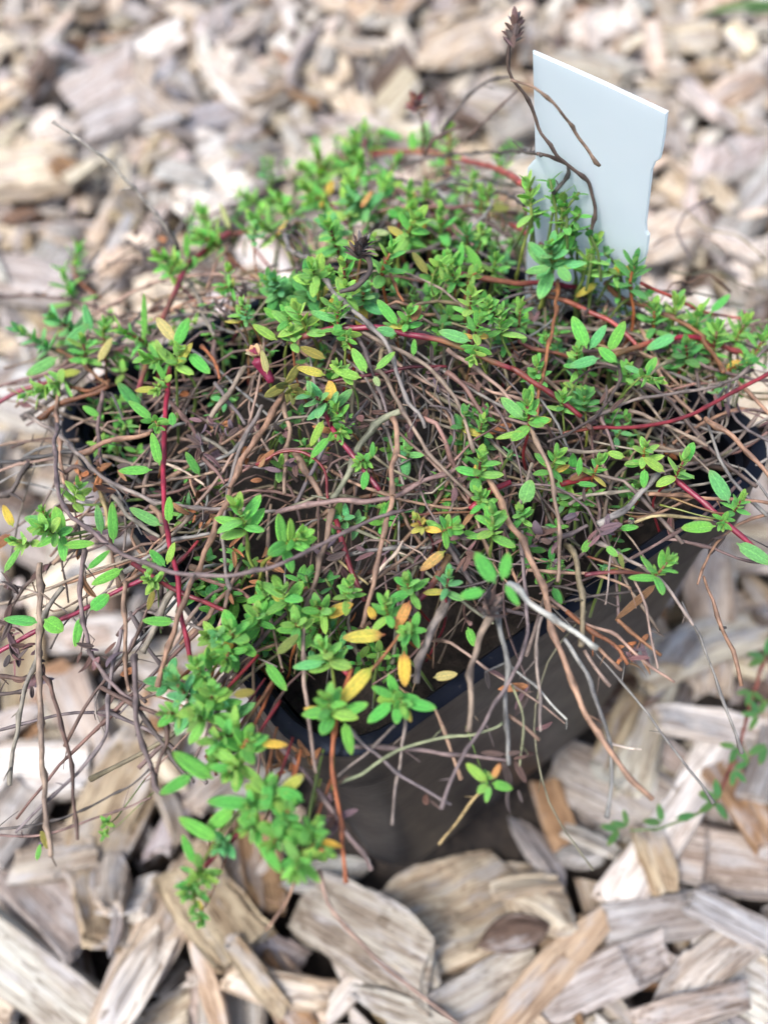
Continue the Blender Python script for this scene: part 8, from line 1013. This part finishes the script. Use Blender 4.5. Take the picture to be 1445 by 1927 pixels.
184,85,37,12092,0,0,3193,1373,213,793,-202,114,-564,0 163,76,23,12093,1,3,1070,2543,129,937,-331,-110,18,0 124,36,12,12094,1,0,-515,1371,-95,782,54,-400,-476,0 176,84,42,12095,1,6,2615,2688,294,859,-295,-153,390,0 207,48,21,12096,1,0,1711,1053,41,30,-206,255,944,0 174,56,18,12097,1,2,1565,2618,196,33,-299,-140,943,1 145,48,17,12098,3,2,1418,332,-113,955,-277,69,-77,0
216,60,33,12099,1,6,-214,2478,144,706,112,-203,669,0 154,47,22,12100,0,6,667,4777,345,896,196,47,395,0 147,64,29,12101,1,4,3299,1111,56,406,157,85,896,0 136,36,18,12102,0,4,867,3790,206,420,154,135,-884,0 215,91,34,12103,3,2,1010,1633,35,768,134,-230,-583,0 196,96,50,12104,3,1,1307,-352,-182,494,202,-249,808,0 169,47,22,12105,3,1,-1345,6,-171,264,95,-13,-960,0
184,48,25,12106,1,2,640,2730,147,933,15,-304,194,1 196,51,27,12107,0,1,2447,2404,225,795,-115,364,-471,0 197,77,27,12108,1,6,2138,748,14,618,52,-88,779,1 105,50,24,12109,3,4,36,1275,-12,909,-244,-256,-221,0 130,39,20,12110,3,1,1740,-133,-214,902,133,273,-307,0 167,47,24,12111,0,0,2145,2610,270,861,70,-309,-397,1 196,97,40,12114,0,1,-995,246,-116,977,-16,67,-202,1
122,28,10,12115,1,0,1950,2106,113,124,285,-160,937,0 210,76,25,12116,3,0,1065,4422,312,145,-259,-19,-955,0 109,25,8,12117,0,1,1248,2398,176,827,266,-220,-444,0 182,73,33,12118,1,3,1497,2976,209,684,152,38,712,1 112,44,19,12119,0,6,3446,2364,256,699,-140,20,-701,0 196,89,43,12120,1,7,203,1585,82,965,-200,-15,169,0 170,72,22,12121,0,6,-771,1806,-95,847,-227,-274,394,0
168,38,20,12122,1,2,2771,1674,168,265,81,-62,959,1 108,42,17,12123,1,4,106,3974,291,968,24,-205,-140,0 108,35,12,12124,1,0,360,4318,261,274,-40,-342,898,0 168,78,42,12125,0,7,-426,1220,-89,778,151,-8,610,1 132,44,16,12126,0,4,496,703,-160,667,208,217,-682,0 121,60,21,12127,3,5,2590,2246,167,923,183,60,333,0 142,35,11,12129,0,0,2082,3098,217,930,50,-171,322,0
118,59,20,12130,1,0,458,3765,209,252,-243,273,896,0 134,41,13,12131,0,4,263,-440,-127,783,-26,-298,-546,1 220,106,48,12132,1,4,-1319,243,-166,749,-315,-145,-564,0 152,58,30,12133,1,0,1398,2337,144,336,44,286,896,0 206,46,20,12134,1,0,2336,1359,28,75,-101,22,992,0 175,66,27,12135,0,0,1380,2829,234,974,95,201,-40,1 111,49,20,12136,1,6,-19,3263,99,817,-114,175,538,0
172,45,14,12137,1,1,1571,3511,226,785,-42,30,-617,0 219,98,35,12138,3,4,1384,3371,323,897,60,-51,434,1 117,26,13,12139,1,4,-941,-26,-66,873,118,138,453,1 184,88,29,12141,3,0,896,3243,272,452,-113,325,-823,1 162,46,18,12142,0,1,-230,3202,19,138,-281,-174,934,0 134,48,15,12143,0,0,1259,627,-117,939,102,101,312,0 142,39,20,12144,3,4,3852,1617,187,890,153,-264,338,0
161,71,34,12145,0,1,1254,746,-111,779,9,161,606,0 195,86,43,12147,0,1,634,2565,154,142,-308,-23,940,0 188,43,17,12148,0,2,753,4258,265,80,26,-258,963,1 195,64,29,12149,1,1,1049,3378,203,806,-372,156,433,0 118,58,31,12151,0,4,416,780,-147,368,85,62,924,0 134,43,24,12152,1,6,1513,1453,-9,727,180,241,-617,0 107,32,11,12153,3,7,556,1812,49,440,45,-65,895,0
207,92,39,12154,3,4,620,2376,213,410,9,-214,887,1 218,67,36,12155,0,6,3365,2209,260,931,341,82,-99,0 116,53,28,12156,0,4,637,3212,193,855,-327,49,-399,0 165,60,30,12157,0,1,85,3797,177,767,274,-176,553,0 102,45,14,12158,1,0,1980,3677,272,900,-331,55,-278,0 213,63,23,12159,1,4,905,4359,405,982,-18,-187,-2,0 100,24,8,12160,1,7,346,1155,-86,925,-34,112,-363,0
162,56,26,12161,0,4,1934,1618,102,348,63,339,872,0 162,72,35,12162,0,6,983,1281,-38,202,242,-130,940,0 197,48,17,12164,1,0,782,4023,259,506,-149,161,-834,0 106,51,20,12165,1,4,2136,3415,290,261,69,129,954,0 190,93,44,12167,0,7,664,2528,218,718,252,-232,-606,1 185,45,15,12168,0,4,1608,3591,242,424,29,-186,-886,0 189,90,45,12169,1,2,2445,2401,272,250,-361,134,-888,0
140,31,17,12170,1,6,1770,948,105,922,-18,-30,386,0 130,53,18,12171,3,6,1858,3108,194,200,274,9,-941,0 142,54,16,12172,1,0,278,2100,198,828,198,-150,-502,1 185,53,26,12173,1,4,173,4425,258,515,227,136,815,0 193,93,35,12174,0,0,222,3253,130,856,97,-365,-353,1 148,59,25,12175,1,0,670,1615,-4,662,326,-32,-673,0 177,46,22,12176,0,0,-96,-542,-97,952,-163,188,-176,1
174,85,36,12177,1,0,-228,2002,-74,784,-379,-137,-472,0 198,51,19,12179,1,1,-308,2685,82,606,-211,-83,763,0 209,55,17,12180,1,0,2391,1093,42,196,103,-103,970,1 155,63,34,12181,0,6,670,3628,291,928,196,315,29,1 153,52,16,12182,1,2,1928,3243,242,892,352,83,-271,0 147,70,33,12183,1,0,1217,-298,-86,89,-111,328,-934,0 129,63,23,12184,1,0,2705,1653,176,936,-77,44,-340,0
139,64,30,12185,1,1,1432,-57,-137,820,182,242,-486,0 157,53,20,12186,3,1,1054,-599,-220,581,334,136,730,0 168,59,30,12187,1,5,1851,2055,127,583,-134,-124,791,1 201,56,23,12188,1,1,1731,1441,88,541,-44,57,838,0 218,81,31,12189,1,4,78,1465,-73,849,289,164,-410,0 177,42,13,12190,1,2,645,4481,256,882,106,-170,427,0 139,46,18,12191,1,0,3025,1101,77,930,203,-130,277,0
160,47,25,12193,1,1,2186,2256,301,646,189,-19,-739,1 212,105,51,12194,3,2,3376,1958,204,368,-221,-100,898,0 135,52,22,12195,0,2,77,1447,-55,777,323,118,-528,0 142,36,16,12196,0,0,839,3692,252,681,30,383,624,0 158,74,28,12197,3,0,3357,1239,51,250,-196,-12,948,0 194,54,28,12199,0,4,533,1053,-26,716,178,-165,-654,0 181,70,25,12200,1,7,1648,1767,45,902,46,-15,429,0
125,54,29,12201,1,0,3268,1960,192,930,85,-253,-251,1 199,59,23,12202,0,7,1177,2429,144,774,-141,-212,580,1 103,51,20,12203,3,6,1694,2436,104,873,269,-130,386,0 178,87,39,12204,0,6,-839,1316,-202,985,84,-118,-96,0 202,88,43,12206,3,6,602,637,-69,966,174,86,-170,0 147,36,13,12207,1,0,-957,1541,-187,962,-84,-43,255,0 214,81,28,12208,3,4,-654,1854,-88,506,188,198,-818,0
163,57,26,12209,1,1,1157,880,-71,922,-7,-1,388,0 141,64,34,12211,1,2,123,-1223,-164,946,87,99,295,0 195,80,34,12212,3,0,3503,1984,232,652,123,113,740,0 135,48,25,12213,1,1,2283,515,4,490,-266,226,-799,0 109,33,12,12215,3,7,1054,-497,-183,942,131,309,30,0 146,38,20,12218,0,2,2466,742,-78,919,-237,-187,-255,0 163,56,22,12219,3,7,3032,1116,99,687,22,257,-680,0
149,67,37,12220,3,0,1565,2239,103,113,284,-156,939,0 131,51,25,12222,1,4,824,1096,-78,37,-134,-239,961,0 149,38,15,12224,0,5,-1121,735,-248,3,36,80,-996,0 130,61,22,12225,1,7,-98,3410,182,356,-330,6,-874,0 163,40,18,12226,1,0,-928,1391,-204,24,-180,32,983,0 198,88,38,12227,3,0,1471,3558,232,930,-263,257,19,0 195,59,18,12228,1,3,2844,1717,116,139,-30,56,988,0
200,51,22,12229,3,2,1952,478,33,953,213,204,67,0 220,81,35,12230,3,2,1041,971,-20,844,14,-161,512,0 124,35,18,12231,3,7,-55,2626,83,233,366,-167,-885,0 162,79,32,12232,1,2,-144,3591,146,921,-6,-211,329,0 148,34,15,12233,1,7,3051,2365,170,189,254,313,-895,0 151,54,19,12234,1,7,2593,730,-22,822,201,232,-479,0 131,49,18,12235,3,3,206,3974,213,650,-326,21,-686,0
194,72,25,12236,1,5,2263,985,40,465,126,69,-874,1 160,52,27,12237,1,1,-363,460,-143,931,310,-191,1,0 165,56,22,12238,1,0,461,3685,250,736,-15,42,-675,0 168,45,19,12239,0,6,965,3051,150,195,-287,-95,-933,0 159,72,27,12242,3,3,1369,2622,193,207,269,-189,922,1 125,28,14,12244,0,0,724,1541,-23,41,-40,-96,-994,0 131,37,12,12245,0,4,3572,1485,75,886,-22,4,-464,0
169,46,23,12246,3,0,3608,1601,165,265,-17,275,-924,0 117,30,9,12247,3,6,21,2219,-94,953,-21,-300,-29,0 106,27,12,12248,1,3,1759,1492,92,450,80,210,864,0 129,36,15,12249,1,1,535,-201,-163,75,142,-70,-985,0 180,41,22,12250,0,1,1063,966,0,628,66,-316,708,0 115,42,13,12251,3,1,674,4077,260,925,242,6,-294,0 110,37,18,12252,3,1,2426,1328,48,317,-128,317,-885,0
200,68,32,12253,1,4,2693,1891,126,967,95,4,-238,0 108,40,17,12254,0,4,-94,624,-185,651,-80,-359,-664,0 179,73,24,12255,1,0,1946,3244,263,830,327,75,-446,0 184,41,19,12256,3,7,1531,821,47,99,-81,291,-948,0 185,66,24,12257,3,7,346,1487,-86,514,-88,-338,783,0 182,83,39,12258,0,6,2699,2148,207,780,376,-69,495,1 110,41,21,12259,0,0,3478,2026,259,973,-204,-44,-103,0
149,34,18,12260,1,2,1812,3709,274,463,236,196,-832,0 119,58,25,12261,1,1,1140,677,-62,965,239,37,-102,0 199,61,28,12262,1,7,1362,4143,343,833,212,173,480,0 179,60,29,12263,1,7,755,2840,209,157,-67,-102,980,1 113,50,24,12264,1,0,433,4048,189,132,240,248,-929,0 219,56,29,12265,0,0,3116,1311,217,928,306,-178,-115,0 159,76,40,12266,1,4,1655,3392,199,942,72,-150,290,1
118,32,12,12267,3,0,1580,-181,-139,923,25,-134,360,0 174,68,31,12268,3,0,2267,965,74,600,282,-192,-723,1 107,30,13,12269,0,0,977,1829,12,122,80,-59,-987,0 111,39,18,12270,1,1,3340,1127,40,911,-223,336,-87,0 174,70,27,12271,1,0,3672,2129,169,310,-270,-239,880,0 137,62,23,12272,1,5,3444,1215,67,486,328,-6,810,0 146,41,13,12273,1,0,467,4839,323,14,11,178,984,0
108,45,16,12274,0,4,-84,469,-217,727,389,-87,559,0 126,43,23,12275,1,0,3307,1291,52,894,-261,-55,-359,0 218,57,21,12276,3,7,3951,1890,169,940,-321,54,105,0 129,29,10,12278,1,5,1631,3223,194,891,277,-215,-287,0 123,43,19,12279,1,1,1409,2190,58,925,231,291,-77,0 196,73,22,12281,1,2,1585,1846,53,757,229,-258,-555,0 188,84,46,12282,1,5,-350,1612,-45,691,249,144,663,0
135,46,25,12283,1,0,3307,1291,102,902,-221,312,-198,0 218,87,31,12284,3,4,1944,1369,47,365,83,224,-900,0 207,80,34,12285,1,4,249,2236,167,233,247,-234,-911,1 149,38,13,12287,1,0,-769,1989,-101,890,-152,-264,-340,0 201,78,32,12288,0,0,1329,3767,313,162,18,185,969,0 180,81,28,12289,3,0,2896,2849,214,591,-75,163,-786,0 182,61,29,12290,3,6,1231,543,-164,882,354,104,-293,0
146,51,19,12291,3,5,1885,2295,119,855,10,-18,519,0 166,40,14,12292,1,0,982,2102,75,925,15,-120,-359,0 201,80,33,12293,3,5,382,1676,-9,144,205,18,-968,0 112,27,12,12294,3,1,1264,338,-107,771,-87,137,-615,0 152,48,20,12295,1,2,1056,1387,-33,465,-23,-237,852,0 209,60,20,12296,3,0,361,910,-161,956,-94,-266,-75,0 187,57,26,12297,0,0,343,2820,158,211,-71,177,-959,1
134,40,21,12299,1,4,2446,1013,73,758,-220,-211,-577,0 212,77,32,12300,1,0,-22,2201,-65,402,-10,354,-844,1 135,60,29,12301,1,5,787,340,-113,941,290,161,71,0 153,67,32,12302,3,6,1006,264,-123,822,164,-1,545,0 179,50,17,12303,3,2,1383,-379,-186,822,32,331,-462,0 177,47,24,12304,0,0,530,2899,130,948,36,52,311,1 211,57,24,12305,1,0,483,2199,32,638,-135,76,754,0
204,55,17,12306,0,0,2511,2504,257,667,56,245,-701,0 218,64,31,12307,3,0,2240,2571,304,243,-2,258,935,1 137,34,11,12308,3,7,2438,575,-65,939,341,37,20,0 140,46,20,12309,1,2,549,1835,54,992,105,-69,-3,0 177,61,32,12310,0,3,815,3810,216,345,18,-197,917,1 214,72,36,12311,0,0,2299,2255,347,970,45,-228,-70,1 153,43,13,12312,1,0,-215,1779,-75,927,122,281,-215,0
213,60,33,12313,0,5,1248,4201,305,898,-271,245,246,0 157,73,30,12314,0,1,945,2264,134,162,-141,316,-924,1 171,70,27,12315,0,7,1155,790,-63,910,-221,184,-298,0 208,70,24,12316,0,1,1264,1773,89,922,-93,-242,289,0 155,66,33,12317,1,1,-640,856,-166,906,245,-215,-272,1 186,49,23,12318,1,7,1137,995,-18,930,210,256,-158,0 194,50,21,12320,1,1,1413,3794,301,557,58,214,800,0
141,36,14,12321,3,1,406,2507,74,945,92,292,-114,0 127,38,20,12322,1,1,2773,2683,310,956,-276,-101,-5,0 131,44,16,12325,0,7,-901,19,-80,942,-249,110,-198,1 120,29,15,12326,0,4,851,2323,199,69,-192,-304,931,0 163,51,15,12327,1,1,-888,1181,-216,967,123,-72,-210,0 105,23,7,12329,0,4,3074,1507,47,880,158,-371,-251,0 171,57,20,12330,1,1,98,2408,-2,916,117,237,303,0
116,28,14,12331,0,5,999,375,-127,965,-71,121,222,0 115,40,15,12332,1,1,-887,1717,-162,510,-219,-217,-803,0 139,62,29,12333,0,0,1410,1546,-14,861,56,-325,-386,0 205,52,25,12334,0,2,-717,-313,-99,634,235,-188,712,1 168,76,41,12335,1,0,373,729,-121,931,306,-40,195,0 179,55,23,12336,0,6,1630,1091,-11,157,-265,304,901,0 144,65,21,12337,0,7,390,3808,211,766,160,-323,-532,0
200,65,28,12338,1,1,1628,1942,71,508,-112,31,-854,0 198,64,21,12339,1,5,1575,3266,182,273,-222,157,923,0 208,99,53,12340,0,0,3161,1648,184,781,-227,-262,519,1 219,99,44,12342,1,1,-897,92,-93,768,-68,325,548,1 172,70,25,12343,3,7,2059,727,-22,287,377,143,869,1 138,68,28,12344,3,2,-1135,528,-126,454,-101,-111,-878,0 101,45,14,12346,1,5,-438,589,-161,630,234,-86,735,0
158,47,24,12347,1,6,1494,2265,160,620,34,-1,784,1 108,34,11,12348,3,5,487,1875,31,739,-59,-342,-577,0 117,51,27,12349,0,1,1211,2739,259,908,-305,132,-256,0 182,49,19,12351,0,1,-702,179,-145,620,-219,140,-740,1 106,28,11,12352,3,7,1402,862,-136,611,133,260,736,0 168,63,24,12353,0,1,2016,517,24,956,15,244,160,0 124,42,13,12354,1,7,1517,-83,-113,950,298,97,-7,0
196,74,38,12355,1,4,958,3056,190,930,65,320,169,1 148,64,34,12356,3,0,2803,1960,178,832,100,-391,-381,1 127,53,16,12357,1,2,1755,3726,256,759,322,-134,550,0 107,41,15,12359,1,1,593,4147,261,968,74,-45,-235,0 112,32,15,12360,3,4,3349,2197,282,865,347,31,362,0 118,32,15,12361,0,6,-399,1072,-84,934,107,320,116,0 210,54,25,12362,3,2,784,291,-84,874,145,221,-408,0
101,25,14,12363,0,0,2864,997,92,180,73,-51,980,0 110,26,9,12364,1,1,859,2116,8,336,-4,-352,-873,0 216,81,40,12365,1,5,-621,1459,-49,332,213,275,877,1 216,97,50,12366,0,4,855,-127,-49,971,1,-185,148,0 115,27,10,12367,1,6,878,4697,283,84,-267,99,955,0 160,57,20,12368,3,0,2075,372,-24,619,-85,-177,761,0 141,66,24,12369,1,0,1671,801,-22,889,320,-245,216,0
101,42,22,12370,1,6,3271,1294,160,413,373,116,823,0 176,74,26,12372,1,1,658,3847,294,963,-135,-194,-131,0 100,46,15,12373,0,6,-12,489,-187,733,313,-147,-586,0 201,63,22,12374,1,7,1123,4217,393,477,176,-218,-833,0 169,63,21,12375,1,4,390,3349,208,54,-131,-331,-933,0 128,50,22,12376,1,0,1995,2033,104,280,282,65,915,0 104,43,17,12378,0,3,2039,3382,275,426,-236,17,-873,0
165,54,25,12379,0,2,1490,364,-101,400,57,-343,-848,0 102,37,14,12380,1,4,-246,2178,-58,842,229,92,480,0 109,38,12,12381,1,3,123,1979,-22,907,-50,-330,255,0 209,49,24,12382,0,4,1438,3485,333,715,-27,368,594,0 184,90,31,12383,1,2,321,3525,217,977,154,-136,61,1 109,35,12,12384,0,0,631,-56,-176,974,-121,99,-162,0 139,67,26,12385,1,7,635,3688,323,341,-318,-131,875,0
166,51,18,12386,0,5,1632,2571,222,697,395,-68,594,1 183,72,34,12387,0,7,1032,2606,125,995,72,-64,-27,0 121,39,13,12388,1,0,1520,2613,186,703,-187,-221,650,0 108,46,21,12390,3,4,81,527,-109,931,62,-54,-356,0 173,47,25,12392,1,1,631,2582,230,433,-239,-66,866,1 184,57,17,12393,1,4,-12,1375,-9,818,123,-166,537,0 168,83,41,12394,1,7,953,2509,187,691,-73,349,629,1
151,57,22,12395,3,2,-102,697,-192,884,98,58,-453,0 217,57,23,12397,1,0,710,3783,338,956,151,-250,-34,1 139,61,31,12398,3,1,3061,1754,113,849,49,136,508,0 219,104,43,12399,0,1,1418,3203,297,18,98,-15,-995,1 135,35,12,12400,1,0,2285,2560,325,918,-214,249,221,0 169,81,35,12401,0,0,1966,3573,308,422,-77,-58,902,0 204,86,41,12402,1,0,294,4206,275,743,-84,-137,-650,0
138,32,14,12403,1,6,2897,2114,210,442,182,144,-867,0 167,73,23,12404,3,2,3102,1033,42,818,168,163,-526,0 141,58,29,12405,3,1,49,4131,198,589,314,-53,-743,0 157,63,28,12406,0,1,800,2751,174,225,289,-85,927,1 143,50,26,12407,1,0,517,2777,87,471,116,338,-807,1 116,47,20,12408,1,4,1162,4535,304,399,129,-224,880,0 179,45,22,12409,0,2,-367,2800,38,959,-72,-260,85,0
182,72,37,12410,3,0,533,3806,240,641,-219,74,732,0 186,45,22,12411,1,6,450,868,-85,912,76,-270,-299,0 120,30,12,12412,0,4,2422,1586,95,430,351,-11,-832,0 190,74,32,12413,1,4,-586,1619,-16,894,-197,-197,351,0 150,40,18,12414,0,7,123,-539,-159,759,-275,-20,-590,1 136,56,27,12415,1,7,56,780,-167,214,-50,-348,-911,0 128,33,15,12416,1,1,1271,3034,250,222,197,25,-954,0
119,49,25,12417,1,5,2019,3505,314,102,223,-310,919,0 187,70,27,12418,0,5,-653,1546,3,507,-189,-87,-837,0
"""
# ------------------------------------------------------------------ the wood chips
CW = ['cream', 'beige', 'tan', 'orange-brown', 'grey', 'dark brown', 'whitish', 'pinkish grey']
def where(x, y):
    if y < 200: return 'in the far left corner' if x < 480 else 'at the far edge behind the plant' if x < 940 else 'at the far edge beyond the label'
    if y < 430: return 'left of the plant\'s crest' if x < 480 else 'just behind the plant\'s crest' if x < 1000 else 'right of the label'
    if y < 760: return 'behind the plant\'s left side' if x < 500 else 'right of the label\'s foot' if x > 1150 else 'under the back of the plant'
    if y < 1100: return 'under the plant\'s left fringe' if x < 500 else 'beside the pot\'s right corner'
    if y < 1450: return 'under the dry stems at left' if x < 640 else 'right of the pot\'s wall'
    if y < 1690: return 'left of the pot\'s foot' if x < 560 else 'at the pot\'s front foot' if x < 1000 else 'right of the pot\'s foot'
    return 'in the near left corner' if x < 480 else 'at the bottom middle' if x < 960 else 'in the near right corner'
rows = [list(map(int, r_.split(','))) for r_ in CHIPS.split()]
rest = MB(); single = []
for i, (L, W, T, seed, sh, cl, x, y, z, qw, qx, qy, qz, vis) in enumerate(rows):
    L, W, T = L/1e4, W/1e4, T/1e4; q = Quaternion((qw, qx, qy, qz)).normalized(); loc = Vector((x, y, z))/1e4
    rn = random.Random(seed); c = TINTS[cl]; k = 1+rn.uniform(-.16, .16); c = tuple(v*k*(1+rn.uniform(-.04, .04)) for v in c)
    so = rn.uniform(0, 40)
    V, Fc = chip_geo(L, W, T, seed, sh)
    Lc = [(a+so, b2+so*.37, c2+so*.11) for a, b2, c2 in V]
    if vis:
        m_ = MB(); m_.add(V, Fc, c, Lc); o = m_.build('wood_chip', M_CHIP, None, 32)
        o.location = loc; o.rotation_mode = 'QUATERNION'; o.rotation_quaternion = q
        ax = q @ Vector((1, 0, 0)); p0 = to_px(loc-ax*L/2); p1 = to_px(loc+ax*L/2); px, py, _ = to_px(loc)
        a = math.degrees(math.atan2(-(p1[1]-p0[1]), p1[0]-p0[0])) % 180
        ori = 'lying crosswise' if a < 20 or a > 160 else 'pointing away' if 70 < a < 110 else 'slanting right' if a < 90 else 'slanting left'
        big = 'large' if math.hypot(p1[0]-p0[0], p1[1]-p0[1]) > 190 else 'small' if math.hypot(p1[0]-p0[0], p1[1]-p0[1]) < 85 else ''
        shp = 'wood splinter' if sh == 1 else 'rounded chip' if sh == 2 else 'broad chip' if W > .52*L else 'wood chip'
        single.append([o, px, py, [big, CW[cl], shp, where(px, py)], ori])
    else:
        q3 = q.to_matrix(); rest.add([q3 @ Vector(v)+loc for v in V], Fc, c, Lc)
# the mulch goes on outside the picture
rn = random.Random(808); k = 0
while k < 3000:
    x, y = rn.uniform(-.55, .85), rn.uniform(-.5, .95); px, py, z = to_px((x, y, base_z(x, y)+.015))
    if z > .05 and -170 < px < 1615 and -100 < py < 2100: continue
    if z <= .05 and max(abs(x), abs(y)) < .12: continue
    if max(abs(x), abs(y)) < BASE_H+.014: continue
    k += 1; L = rn.uniform(.016, .042); W = L*rn.uniform(.25, .55); T = W*rn.uniform(.3, .5); sh = rn.choice((0, 0, 1, 3)); so = rn.uniform(0, 40)
    V, Fc = chip_geo(L, W, T, 20000+k, sh, 7, 10); c = TINTS[rn.choice((0, 0, 1, 1, 2, 3, 4, 4, 5, 6, 7))]
    q3 = (Matrix.Rotation(rn.uniform(0, 6.28), 3, 'Z') @ Matrix.Rotation(rn.gauss(0, .22), 3, 'X') @ Matrix.Rotation(rn.gauss(0, .16), 3, 'Y'))
    lo = Vector((x, y, base_z(x, y)+rn.uniform(.004, .016))); rest.add([q3 @ Vector(v)+lo for v in V], Fc, c, [(a+so, b2+so*.37, c2+so*.11) for a, b2, c2 in V])
from collections import defaultdict
gA = defaultdict(list)
for s_ in single: gA[' '.join(w_ for w_ in s_[3] if w_)].append(s_)
NTH = ['first', 'second', 'third', 'fourth', 'fifth', 'sixth', 'seventh', 'eighth', 'ninth', 'tenth']
for k0, g in gA.items():
    if len(g) == 1: tag(g[0][0], k0, 'wood chip', 'wood chips covering the ground'); continue
    gB = defaultdict(list)
    for s_ in g: gB[s_[4]].append(s_)
    for o_, h in gB.items():
        big, cw, shp, wh = h[0][3]; h.sort(key=lambda s_: s_[1])
        for i, s_ in enumerate(h):
            lab = ' '.join(w_ for w_ in (big, cw, shp, o_, wh) if w_)
            if len(h) > 1: lab += ', '+('leftmost' if i == 0 else 'rightmost' if i == len(h)-1 else NTH[i]+' from left')
            tag(s_[0], lab, 'wood chip', 'wood chips covering the ground')
tag(rest.build('wood_chips', M_CHIP, None, 32), 'wood chips that lie half buried between and below the larger ones', 'wood chips', kind='stuff')
